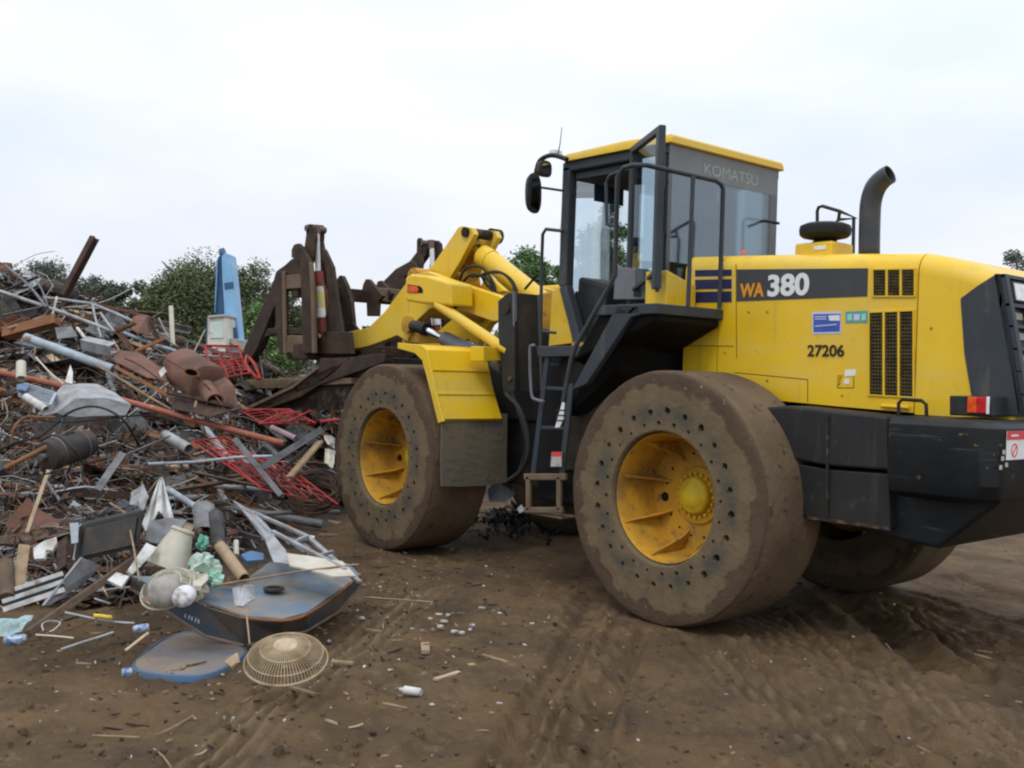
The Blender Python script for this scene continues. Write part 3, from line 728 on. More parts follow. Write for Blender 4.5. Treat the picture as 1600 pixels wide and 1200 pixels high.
b = MB(); b.pxy([(862, 706), (877, 706), (877, 729), (860, 729)], 1.19, .01); dk = b.build('step_decal', mat('worn_decal', (.42, .40, .36), .6, c2=(.3, .27, .22), scale=25), WL)
b = MB(); b.pxy([(862, 706), (877, 706), (877, 713), (862, 713)], 1.192, .003); b.build('decal_header', redst, dk)
b = MB(); b.pxy([(879, 626), (882, 626), (880, 655), (874, 668), (867, 668)], 1.16, .01); wd = b.build('step_reflector', white, WL)
b = MB()
for yy in (640, 648, 656): b.pxy([(868, yy), (884, yy), (884, yy+2), (868, yy+2)], 1.163, .004)
b.build('reflector_bands', dark, wd)
# lower body mass between the wheels
b = MB(); b.box(.85, 1.7, .1, .62, .55, 1.7); b.box(.8, 1.6, .5, .95, .62, 1.7); b.build('hydraulic_tank', black, WL, bevel=.02)
b = MB(); b.tube([U(790, 615, 'y', .9), U(812, 640, 'y', .9), U(826, 690, 'y', .9), U(818, 730, 'y', .9), U(795, 750, 'y', .9)], .018, 8, smoothn=4)
b.tube([U(800, 612, 'y', .8), U(815, 660, 'y', .8), U(822, 700, 'y', .8), U(808, 745, 'y', .8)], .014, 8, smoothn=4); b.build('hydraulic_hoses', rubber, WL, smooth=True)

# ---- tower plates behind the arms
b = MB()
cxn = U(804, 460, 'y', .80)
xb = cxn.x
def TX(px, py): return U(px, py, 'x', xb)
b.pxy([(778, 470), (790, 460), (804, 456), (804, 612), (786, 614), (782, 560), (778, 520)], .80, .04)
tw = b.build('tower_plate', dark, WL, bevel=.006)
b = MB(); b.prism([TX(804, 457), TX(843, 461), TX(846, 612), TX(806, 612)], (.10, 0, 0)); b.build('tower_back_plate', mat('muddy_dark', (.045, .040, .034), .8, c2=(.07, .06, .045), scale=5), tw, bevel=.004)
b = MB(); b.bar(TX(804, 455), TX(806, 613), .03, .02); b.bar(TX(841, 461), TX(846, 613), .02, .02); b.build('tower_edge', grey, tw)
for u, v, r_ in ((791, 481, .05), (797, 592, .028)):
    b = MB(); b.rev([(r_, 0), (r_, .015), (r_*.5, .02), (0, .02)], 18, U(u, v, 'y', .80)); b.build('tower_pin', muddy, tw, smooth=True, angle=40)

# ---- front fender, flap
YF = 1.30; YI = .68
prof = [U(621, 536, 'y', YF), U(668, 540, 'y', YF), U(683, 548, 'y', YF), U(692, 580, 'y', YF), U(696, 650, 'y', YF)]
fx = [(3.05, 1.845), (2.70, 1.825), (2.63, 1.79), (2.50, 1.45), (2.38, 1.22)]
b = MB()
outer = fx; inner = [(x+.018, z-.018) for x, z in fx]
poly = [(x, z) for x, z in outer]+[(x+.02, z-.02) for x, z in outer[::-1]]
n = len(outer); vs = [(x, YF, z) for x, z in poly]+[(x, YI, z) for x, z in poly]; fs = []
for i in range(n-1): fs += [(i, i+1, i+1+2*n, i+2*n)]
for i in range(n, 2*n-1): fs += [(i, i+1, i+1+2*n, i+2*n)]
for i in range(n-1):
    fs += [(i, i+1, 2*n-2-i, 2*n-1-i), (2*n+i, 2*n+i+1, 4*n-2-i, 4*n-1-i)]
fs += [(n-1, n, 3*n, 3*n-1), (0, 2*n-1, 4*n-1, 2*n)]
b.add(vs, fs)
fen = b.build('front_fender', yellow, WL)
b = MB(); lip = [(3.06, 1.85), (2.70, 1.83), (2.625, 1.79), (2.49, 1.45), (2.365, 1.20), (2.44, 1.18), (2.56, 1.44), (2.69, 1.70), (2.80, 1.76), (3.06, 1.80)]
b.prismy(lip, YF, YF+.022); b.build('fender_lip', yellow, fen, bevel=.005)
b = MB()
for z_ in (1.42, 1.62):
    x_ = lerp(z_, (1.22, 1.45, 1.79), (2.38, 2.50, 2.63)); b.bar((x_-.003, YF, z_), (x_-.003, YI, z_), .012, .008)
b.build('fender_ribs', yellow, fen)
# fender inner bracket tray
b = MB(); pp = [U(735, 541, 'x', 2.52), U(792, 545, 'x', 2.52), U(797, 562, 'x', 2.52), U(735, 564, 'x', 2.52)]; b.prism(pp, (-.18, 0, 0)); b.build('fender_bracket', yellow, fen, bevel=.006)
b = MB(); q_ = []
nn = 8; vs = []
for i in range(nn+1):
    v = i/nn; z_ = 1.26-v*.60; off = .02*math.sin(v*3.1)+.03*v*v
    for y_ in (1.31, 1.08, .84, .60): vs.append((2.425-off+.012*math.sin(y_*9+v*4), y_, z_+.015*math.sin(y_*5)*v))
fs = [(i*4+j, i*4+j+1, (i+1)*4+j+1, (i+1)*4+j) for i in range(nn) for j in range(3)]
b.add(vs, fs); fl = b.build('mud_flap', flapm, WL); s_ = fl.modifiers.new('t', 'SOLIDIFY'); s_.thickness = .014
# far side fender
b = MB(); b.add([(x, -y, z) for x, y, z in [(v[0], v[1], v[2]) for v in [(x, YF, z) for x, z in poly]+[(x, YI, z) for x, z in poly]]], fen and [tuple(p.vertices) for p in fen.data.polygons]); b.build('front_fender', yellow, WL)

# ---- loader arms
arm_px = [(541, 519), (575, 512), (600, 488), (625, 455), (643, 430), (668, 424), (700, 436), (776, 461), (790, 468), (792, 500), (770, 502), (705, 480), (672, 482), (652, 500), (636, 533), (620, 524), (600, 532), (575, 541), (543, 548)]
YA = .50
b = MB(); b.pxy(arm_px, YA, .09); arm = b.build('lift_arm', yellow, WL, bevel=.008)
pts = [U(a, c, 'y', YA) for a, c in arm_px]
b = MB(); b.prism([Vector((p.x, -.41, p.z)) for p in pts], (0, -.09, 0)); b.build('lift_arm', yellow, WL, bevel=.008)
# inner brow plate of arm at the pin and cross tube
b = MB(); b.cyl((U(640, 470, 'y', YA).x, -.45, U(640, 470, 'y', YA).z), (U(640, 470, 'y', YA).x, .45, U(640, 470, 'y', YA).z), .16, 24); b.build('arm_cross_tube', yellow, WL, smooth=True, angle=40)
p = U(641, 507, 'y', YA); b = MB(); b.rev([(.085, -.02), (.085, .05), (.05, .06), (0, .06)], 24, p); b.build('lift_pin_boss', yellow_dirty, WL, smooth=True, angle=40)
b = MB(); b.pxy([(628, 500), (650, 494), (668, 520), (690, 536), (628, 536)], YA-.02, .05); b.build('arm_gusset', yellow_dirty, WL, bevel=.006)
# lift cylinder: dark clevis, chrome rod, barrel
YL = .58
b = MB(); b.cyl(U(645, 509, 'y', YL), U(664, 514, 'y', YL), .055, 18); b.cyl(U(660, 513, 'y', YL), U(667, 515, 'y', YL), .065, 18); b.build('lift_cylinder_clevis', dark, WL, smooth=True, angle=40)
b = MB(); b.cyl(U(666, 515, 'y', YL), U(697, 530, 'y', YL), .034, 18); b.build('lift_cylinder_rod', chrome, WL, smooth=True, angle=40)
b = MB(); b.cyl(U(695, 529, 'y', YL), U(790, 575, 'y', YL), .07, 18); b.build('lift_cylinder_barrel', grey, WL, smooth=True, angle=40)
# headlamp housing and its tubular bracket
YHL = .80
b = MB(); b.pxy([(633, 434), (641, 428), (668, 431), (704, 442), (705, 478), (656, 474), (633, 470)], YHL, .26); hh = b.build('lamp_housing', yellow, WL, bevel=.022)
b = MB(); b.pxy([(636, 444), (656, 447), (660, 452), (660, 458), (636, 457)], YHL+.006, .03); q_ = b.build('lamp_recess', black, hh, bevel=.004)
b = MB(); b.pxy([(636, 446), (650, 447.5), (653, 452), (652, 457), (637, 457)], YHL+.014, .03); b.build('turn_signal', orange, hh, bevel=.006)
b = MB(); b.prism([U(655, 436, 'y', YHL-.04), U(700, 442, 'y', YHL-.04), U(700, 443.6, 'y', YHL-.04), U(655, 438, 'y', YHL-.04)], (0, -.03, .012)); b.build('lamp_vent', dark, hh)
for yy in (.76, -.76):
    b = MB(); b.tube([U(684, 476, 'y', .76)*Vector((1, 0, 1)).length/2**.5 if False else Vector((U(684, 476, 'y', .76).x, yy, U(684, 476, 'y', .76).z)), Vector((U(795, 549, 'y', .76).x, yy, U(795, 549, 'y', .76).z))], .046, 16)
    b.build('lamp_bracket_tube', yellow, WL, smooth=True, angle=40)
b = MB(); b.box(U(705, 460, 'y', .76).x, U(633, 460, 'y', .76).x, -.8, -.55, U(650, 474, 'y', .76).z, U(650, 432, 'y', .76).z); b.build('lamp_housing', yellow, WL, bevel=.03)
letter('U', 707, 484-2, 17, blackdecal, y=YA, bold=.05, wpx=9)
# bell crank (two plates), tilt cylinder, hoses
bc = [(655, 430), (676, 414), (716, 355), (722, 353), (737, 356), (741, 366), (718, 410), (703, 434), (690, 440), (668, 436)]
pts = [U(a, c, 'y', .17) for a, c in bc]
b = MB(); b.prism(pts, (0, -.06, 0)); bk = b.build('bell_crank', yellow, WL, bevel=.006)
b = MB(); b.prism([p-Vector((0, .30, 0)) for p in pts], (0, -.06, 0)); b.build('far_plate', yellow, bk, bevel=.006)
b = MB(); pc = U(729, 363, 'y', .17); b.rev([(.075, -.42), (.075, -.30)], 20, pc); b.cyl(pc+Vector((0, .03, 0)), pc-Vector((0, .42, 0)), .05, 18); b.build('crank_pin', muddy, bk, smooth=True, angle=40)
pc2 = U(672, 432, 'y', .17); b = MB(); b.cyl((pc2.x-.02, .4, pc2.z-.03), (pc2.x-.02, -.4, pc2.z-.03), .10, 22); b.build('crank_shaft', yellow_dirty, bk, smooth=True, angle=40)
b = MB(); b.prism([U(700, 405, 'y', 0), U(735, 372, 'y', 0), U(738, 390, 'y', 0), U(712, 425, 'y', 0)], (0, -.10, 0)); b.build('crank_web', yellow_dirty, bk, bevel=.006)
YT = .0
b = MB(); b.cyl(U(737, 372, 'y', YT), U(757, 402, 'y', YT), .036, 18); b.build('tilt_cylinder_rod', chrome, WL, smooth=True, angle=40)
b = MB(); b.cyl(U(731, 365, 'y', YT), U(745, 385, 'y', YT), .06, 18); b.cyl(U(755, 400, 'y', YT), U(768, 408, 'y', YT), .11, 22); b.cyl(U(765, 406, 'y', YT), U(850, 475, 'y', YT), .105, 22); b.build('tilt_cylinder_barrel', yellow, WL, smooth=True, angle=40)
hs = MB()
for px in ([(718, 440), (724, 424), (738, 416), (754, 419), (768, 436), (775, 458)], [(737, 433), (750, 430), (765, 440), (772, 462)], [(765, 426), (785, 427), (800, 442), (806, 460)], [(722, 442), (735, 430), (752, 432), (760, 445), (790, 470)], [(745, 432), (775, 424), (798, 436), (808, 455)]):
    hs.tube([U(a, c, 'y', .30) for a, c in px], .013, 8, smoothn=4)
hs.build('hydraulic_hoses', rubber, WL, smooth=True)
b = MB(); b.prism([U(752, 418, 'y', .28), U(765, 432, 'y', .28), U(790, 455, 'y', .28), U(777, 458, 'y', .28), U(750, 434, 'y', .28)], (0, -.05, 0)); b.build('valve_block', yellow, WL, bevel=.01)
b = MB(); b.bar(U(820, 452, 'y', .3), U(838, 431, 'y', .3), .016, .016); b.build('wiper_arm', black, WL)
# arm cross body between arms near the tower
b = MB(); b.hexa([(1.95, -.34, 1.9), (2.7, -.34, 1.9), (2.7, .34, 1.9), (1.95, .34, 1.9), (2.0, -.34, 2.36), (2.5, -.34, 2.30), (2.5, .34, 2.30), (2.0, .34, 2.36)]); b.build('loader_tower', yellow_dirty, WL, bevel=.02)
b = MB(); b.pxy([(795, 440), (862, 452), (862, 480), (810, 475)], -.35, .06); b.build('far_tower_plate', yellow, WL, bevel=.01)

# ---- grapple fork on the arm tips
def yrot(p): return p
XA = 5.30
def gp(name, px, y, th, m_=rustframe, par=None, mirror=False, bev=.008):
    o = None
    b = MB(); b.pxy(px, y, th); o = b.build(name, m_, par or WL, bevel=bev)
    if mirror:
        b = MB(); b.prism([Vector((U(a, c, 'y', y).x, -y, U(a, c, 'y', y).z)) for a, c in px], (0, th, 0)); b.build(name, m_, par or WL, bevel=bev)
    return o
GY = .90
gp('clamp_tine', [(427, 438), (431, 424), (443, 424), (440, 448), (427, 482), (402, 543), (379, 582), (367, 616), (357, 602), (373, 561), (388, 528)], GY, .11, mirror=True)
gp('tine_shoe', [(379, 575), (386, 592), (405, 594), (404, 604), (368, 614), (364, 604)], GY-.03, .12)
gp('grapple_brace', [(392, 546), (409, 514), (432, 514), (432, 523), (414, 526), (400, 552)], GY-.02, .06)
gp('grapple_post', [(430, 426), (443, 423), (445, 553), (436, 553), (431, 520), (428, 450)], GY+.03, .06, mirror=True)
gp('post_edge', [(440, 424), (444, 423), (446, 553), (442, 553)], GY+.045, .03, tanblock)
gp('grapple_header', [(428, 440), (432, 423), (445, 414), (456, 404), (472, 404), (474, 454), (444, 455), (442, 440)], GY-.01, .14, mirror=True)
gp('header_block', [(445, 430), (470, 428), (470, 450), (445, 452)], GY+.025, .03, tanblock)
gp('foot_block', [(445, 524), (475, 524), (475, 551), (445, 551)], GY+.025, .16, tanblock)
gp('foot_cap', [(418, 513), (474, 512), (475, 522), (440, 523), (420, 521)], GY+.0, .12)
gp('foot_body', [(474, 528), (505, 526), (512, 518), (536, 518), (540, 553), (474, 553)], GY-.06, .12)
gp('grapple_cheek', [(455, 402), (455, 390), (459, 382), (465, 380), (470, 385), (484, 410), (488, 450), (491, 552), (473, 552), (470, 450), (468, 410)], GY+.05, .05, mirror=True)
gp('cheek_edge', [(482, 410), (485, 410), (488, 450), (491, 552), (487, 552), (485, 460)], GY+.07, .04, tanblock)
# upper clevis lugs and cylinder
gp('clevis_plate', [(475, 388), (478, 366), (477, 355), (481, 350), (486, 350), (490, 355), (492, 372), (489, 402), (486, 412), (478, 408)], .86, .04, mirror=True)
gp('clevis_plate', [(497, 356), (499, 351), (502, 352), (503.5, 358), (502, 378), (505, 392), (502, 412), (496, 412)], .68, .04, mirror=True)
gp('clamp_plate', [(503, 386), (508, 391), (520, 417), (526, 462), (535, 519), (540, 536), (537, 547), (520, 547), (513, 492), (511, 447), (508, 420), (502, 400)], .82, .035, mirror=True)
gp('clamp_plate', [(500, 390), (508, 396), (518, 421), (524, 448), (530, 500), (534, 548), (505, 548), (507, 470), (500, 420)], .62, .035, mirror=True)
cy = .77
ct, cm, cbm = U(495, 366, 'y', cy), U(497, 430, 'y', cy), U(502, 497, 'y', cy)
for sg in (1, -1):
    mv = lambda p: Vector((p.x, p.y*sg, p.z))
    b = MB(); b.cyl(mv(ct), mv(cm), .03, 16); gr = b.build('grapple_cylinder_rod', mat('painted_rod', (.62, .62, .60), .35) if sg == 1 else white, WL, smooth=True, angle=40)
    b = MB(); b.cyl(mv(U(492, 358, 'y', cy)+Vector((0, .11, 0))), mv(U(492, 358, 'y', cy)-Vector((0, .13, 0))), .035, 16); b.build('clevis_pin', mat('worn_pin', (.13, .09, .085), .5, .4), gr, smooth=True, angle=40)
    b = MB(); b.cyl(mv(U(494, 352, 'y', cy)), mv(U(494, 366, 'y', cy)), .045, 16); b.build('rod_eye', mat('worn_eye', (.16, .10, .10), .5, .3), gr, smooth=True, angle=40)
    b = MB(); b.cyl(mv(U(497, 425, 'y', cy)), mv(U(499, 448, 'y', cy)), .056, 16); b.build('grapple_cylinder_gland', redprimer, gr, smooth=True, angle=40)
    b = MB(); b.cyl(mv(U(501, 496, 'y', cy)), mv(U(503, 520, 'y', cy)), .05, 16); b.build('grapple_cylinder_gland', redprimer, gr, smooth=True, angle=40)
    b = MB(); b.cyl(mv(U(498.5, 446, 'y', cy)), mv(U(502, 497, 'y', cy)), .052, 18); b.build('grapple_cylinder_barrel', white, gr, smooth=True, angle=40)
    b = MB(); b.cyl(mv(U(499.5, 456, 'y', cy)), mv(U(501, 482, 'y', cy)), .0535, 18); b.build('cylinder_label', mat('yellow_label', (.62, .52, .12), .5, c2=(.5, .5, .42), scale=18), gr, smooth=True, angle=40)
b = MB(); tb(b, [(500, 496), (496, 508), (496, 522), (501, 528), (505, 518), (504, 500)], .9, .011, sm_=4); tb(b, [(504, 440), (510, 455), (512, 480), (508, 500)], .9, .008, sm_=4); b.build('grapple_hoses', mat('oxide_hose', (.10, .028, .024), .6), WL, smooth=True)
gp('far_clamp_arm', [(590, 462), (600, 438), (618, 420), (640, 408), (652, 392), (657, 378), (664, 375), (668, 380), (666, 398), (652, 418), (632, 432), (622, 470)], -.78, .07)
# cross beams (real beams spanning the grapple)
zt1 = U(560, 462, 'x', 5.65).z
b = MB(); b.box(5.60, 5.74, -.9, .9, zt1-.07, zt1+.07); b.build('upper_cross_beam', rustframe, WL, bevel=.01)
b = MB(); b.box(5.50, 5.60, -.62, -.05, zt1-.055, zt1+.10); b.build('beam_plate', tanblock, WL, bevel=.01)
zb1 = U(560, 547, 'x', 5.45).z
b = MB(); b.box(5.32, 5.62, -.95, .93, zb1-.13, zb1+.05); b.build('lower_cross_beam', rustframe, WL, bevel=.015)
def yat(px): return U(px, 450, 'x', 5.65).y
for px in ([(525, 452), (526, 436), (530, 430), (534, 431), (541, 446), (548, 470), (552, 513), (528, 513)], [(563, 462), (567, 444), (571, 436), (575, 436), (598, 462), (590, 472), (589, 494), (573, 494), (572, 470)], [(586, 455), (589, 440), (594, 438), (612, 458), (606, 470), (590, 468)]):
    gp('beam_gusset', px, yat(sum(p[0] for p in px[:4])/4), .05)
# tip brackets where the arms pin on
for sg in (1, -1):
    b = MB(); 
    for y_ in (.58, .36): b.prism([(x, y_*sg, z) for x, z in ((5.12, 1.78), (5.6, 1.62), (5.6, 2.12), (5.3, 2.12), (5.12, 2.0))], (0, .03, 0))
    b.build('arm_bracket', rustframe, WL, bevel=.006)
b = MB(); b.prism([U(524, 513, 'y', .62), U(529, 513, 'y', .62), U(529, 538, 'y', .62), U(524, 538, 'y', .62)], (0, -.02, 0)); b.build('bracket_mark', yellow, WL)
# lower fork: side rails and tines running forward
zf = 1.42
for y_ in (.5, .0, -.5, -.9):
    b = MB(); b.prism([(5.35, y_, 1.72), (5.3, y_, 1.28), (6.4, y_, 1.22), (7.1, y_, 1.36), (7.15, y_, 1.42), (6.4, y_, 1.36), (5.75, y_, 1.46), (5.62, y_, 1.72)], (0, -.09, 0)); b.build('fork_tine', rustframe, WL, bevel=.008)
b = MB(); b.box(6.05, 6.17, -.95, .85, 1.24, 1.38); b.build('fork_cross_bar', rustframe, WL, bevel=.01)
gp('fork_rail', [(366, 603), (401, 592), (460, 591), (462, 606), (400, 607), (370, 612)], .95, .10, tanblock)
gp('fork_diagonal', [(388, 639), (457, 606), (496, 577), (500, 560), (545, 560), (515, 590), (470, 620), (404, 644)], .97, .10)
gp('diagonal_flange', [(388, 640), (384, 636), (455, 603), (495, 573), (496, 577), (457, 607)], .99, .05, tanblock)
gp('fork_back_plate', [(436, 607), (536, 604), (545, 640), (420, 641)], .90, .06, muddy)
gp('fork_upright', [(496, 558), (560, 558), (560, 608), (500, 608)], .80, .10)
for y_ in (.5, .0, -.5, -.9):
    b = MB(); b.prism([(5.35, y_, 1.72), (5.3, y_, 1.28), (6.4, y_, 1.22), (7.1, y_, 1.36), (7.15, y_, 1.42), (6.4, y_, 1.36), (5.75, y_, 1.46), (5.62, y_, 1.72)], (0, -.09, 0)); b.build('fork_tine', rustframe, WL, bevel=.008)
b = MB(); b.box(6.05, 6.17, -.95, .85, 1.24, 1.38); b.build('fork_cross_bar', rustframe, WL, bevel=.01)
gp('fork_rail', [(366, 601), (385, 593), (470, 591), (548, 590), (548, 600), (400, 606), (370, 615)], .95, .10, tanblock)
gp('fork_diagonal', [(390, 640), (404, 643), (470, 612), (600, 566), (602, 552), (560, 556), (455, 598)], .97, .10)
gp('fork_back_plate', [(436, 607), (548, 600), (562, 640), (425, 640)], .90, .06, muddy)
b = MB(); b.box(4.7, 5.35, -.55, .55, 1.62, 1.74); b.hexa([(4.75, -.2, 1.3), (5.3, -.2, 1.25), (5.3, .2, 1.25), (4.75, .2, 1.3), (4.75, -.2, 1.7), (5.3, -.2, 1.7), (5.3, .2, 1.7), (4.75, .2, 1.7)]); b.build('fork_linkage', dark, WL, bevel=.01)
b = MB(); tb(b, [(575, 560), (583, 590), (565, 612), (560, 640)], .9, .016, sm_=4); tb(b, [(600, 548), (590, 575), (575, 600)], .9, .014, sm_=4); tb(b, [(548, 560), (570, 572), (590, 562)], .9, .014, sm_=4); b.build('linkage_hoses', muddy, WL, smooth=True)
# ================================================================== GROUND
rng_ = np.random.RandomState(5)
_perm = rng_.permutation(512).astype(np.int64); _val = rng_.rand(512)
def vnoise(x, y):
    xi = np.floor(x).astype(np.int64); yi = np.floor(y).astype(np.int64); xf = x-xi; yf = y-yi
    u = xf*xf*(3-2*xf); v = yf*yf*(3-2*yf)
    h = lambda a, b: _val[_perm[(_perm[a & 511]+b) & 511]]
    return (h(xi, yi)*(1-u)+h(xi+1, yi)*u)*(1-v)+(h(xi, yi+1)*(1-u)+h(xi+1, yi+1)*u)*v-.5
def fbm(x, y, f, o=4, g=.5):
    r = 0; a = 1
    for i in range(o): r = r+a*vnoise(x*f+17.3*i, y*f+9.1*i); f *= 2.03; a *= g
    return r
def gpt(px, py): p = U(px, py, 'z', 0); return (p.x, p.y)
RUTS = [  # pixels along the rut, width, depth, stripes
    ([(925, 935), (897, 1000), (868, 1060), (828, 1130), (780, 1215)], .07, .045, 0),
    ([(1010, 985), (978, 1050), (948, 1110), (905, 1215)], .06, .04, 0),
    ([(965, 960), (935, 1030), (905, 1090), (850, 1215)], .30, .012, 1),
    ([(1262, 905), (1330, 945), (1400, 1000), (1465, 1045), (1530, 1062), (1640, 1075)], .10, .07, 0),
    ([(1300, 900), (1420, 960), (1500, 1000), (1640, 1040)], .22, .012, 1),
    ([(1080, 985), (1180, 1040), (1290, 1085), (1400, 1130), (1560, 1215)], .07, .04, 0),
    ([(1130, 1010), (1230, 1100), (1320, 1190), (1350, 1240)], .25, .010, 1),
    ([(1180, 970), (1330, 1040), (1450, 1100), (1640, 1180)], .28, .012, 1),
    ([(1380, 930), (1480, 960), (1640, 1010)], .06, .03, 0),
    ([(1500, 905), (1560, 925), (1640, 945)], .05, .035, 0),
    ([(650, 930), (560, 1010), (420, 1110), (300, 1215)], .16, .02, 1),
    ([(760, 900), (690, 1010), (600, 1110), (520, 1215)], .10, .02, 0),
    ([(1225, 960), (1290, 1020), (1350, 1075), (1440, 1215)], .028, .022, 0),
    ([(1240, 955), (1310, 1010), (1390, 1065), (1500, 1215)], .028, .022, 0),
    ([(1100, 985), (1210, 1070), (1300, 1150), (1350, 1215)], .026, .022, 0),
    ([(1350, 930), (1450, 985), (1530, 1040), (1640, 1130)], .03, .025, 0),
    ([(1420, 925), (1500, 950), (1640, 985)], .03, .025, 0),
    ([(945, 960), (915, 1020), (882, 1090), (825, 1215)], .024, .02, 0),
    ([(985, 960), (955, 1030), (925, 1095), (868, 1215)], .024, .02, 0),
    ([(1040, 990), (1015, 1060), (990, 1130), (960, 1215)], .03, .02, 0),
    ([(1290, 1215), (1420, 1130), (1520, 1120), (1640, 1140)], .08, .035, 0),
]
def ground_z(X, Y, fine=True):
    Z = .030*fbm(X, Y, .5, 3); TR = np.zeros(X.shape)
    near = np.exp(-((X+1)**2+(Y-3)**2)/180.)
    Z += near*(.014*fbm(X, Y, 2.4, 4)+.020*fbm(X+3, Y, 11., 3, .65))
    if fine:
        cl = fbm(X+7, Y+2, 5.2, 3)
        Z += near*.030*np.clip(cl-.18, 0, 1)*2.2
    for px, w, dep, st in RUTS:
        pts = [gpt(*p) for p in px]
        best = np.full(X.shape, 1e9); side = np.zeros(X.shape); along = np.zeros(X.shape); acc = 0
        for (x0, y0), (x1, y1) in zip(pts, pts[1:]):
            dx, dy = x1-x0, y1-y0; L2 = dx*dx+dy*dy; ln = math.sqrt(L2)
            t = np.clip(((X-x0)*dx+(Y-y0)*dy)/L2, 0, 1); ex = X-x0-t*dx; ey = Y-y0-t*dy; d = np.hypot(ex, ey)
            m = d < best; best = np.where(m, d, best); side = np.where(m, (ex*dy-ey*dx)/ln, side); along = np.where(m, acc+t*ln, along); acc += ln
        wob = 1+.35*fbm(X, Y, 3, 2)
        g = np.exp(-(best/(w*wob))**2)
        Z -= dep*g*(1+.8*fbm(X, Y, 6, 2))
        Z += dep*.55*np.exp(-((best-w*2.1)/(w*.7))**2)*(1+1.2*fbm(X, Y, 8, 2)) if not st else 0
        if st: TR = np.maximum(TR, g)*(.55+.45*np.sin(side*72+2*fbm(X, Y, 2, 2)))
        if st: Z += .017*g*np.sin(side*72+.7*fbm(X, Y, 1.5, 2))*(1+.8*fbm(X+5, Y, 2.2, 2))+.002*g*np.sin(along*42+side*20)*(fbm(X, Y, 1.5, 2) > -.05)
    # tyre contact stays level
    for cx, cy in ((0, 1.02), (0, -1.02), (3.3, .97), (3.3, -1.07)):
        k = np.exp(-(((X-cx)/.55)**2+((Y-cy)/.5)**2)**2); Z = Z*(1-k)+k*(-.004)
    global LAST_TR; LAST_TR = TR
    return Z
def graded(a, b, core0, core1, step, grow):
    v = list(np.arange(core0, core1, step)); s_ = step
    while v[-1] < b: s_ *= grow; v.append(v[-1]+s_)
    s_ = step
    while v[0] > a: s_ *= grow; v.insert(0, v[0]-s_)
    return np.array(v)
sv = graded(-900, 900, -3.2, 3.6, .022, 1.07); dv = graded(-40, 2500, 2.4, 8.2, .022, 1.055)
Sg, Dg = np.meshgrid(sv, dv)
Xg = CP.x+RH.x*Sg+FH.x*Dg; Yg = CP.y+RH.y*Sg+FH.y*Dg
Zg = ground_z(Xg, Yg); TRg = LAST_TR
far = np.clip((np.hypot(Sg, Dg)-30)/60, 0, 1); Zg = Zg*(1-far)
def grid_mesh(name, X, Y, Z, m_):
    h_, w_ = X.shape; me = bpy.data.meshes.new(name)
    co_ = np.stack([X.ravel(), Y.ravel(), Z.ravel()], 1)
    i = np.arange(h_*w_).reshape(h_, w_); f = np.stack([i[:-1, :-1], i[:-1, 1:], i[1:, 1:], i[1:, :-1]], -1).reshape(-1, 4)
    me.vertices.add(len(co_)); me.vertices.foreach_set('co', co_.ravel()); me.loops.add(f.size); me.loops.foreach_set('vertex_index', f.ravel())
    me.polygons.add(len(f)); me.polygons.foreach_set('loop_start', np.arange(0, f.size, 4)); me.polygons.foreach_set('use_smooth', [True]*len(f))
    me.update(calc_edges=True); me.materials.append(m_); o = bpy.data.objects.new(name, me); C.objects.link(o); return o
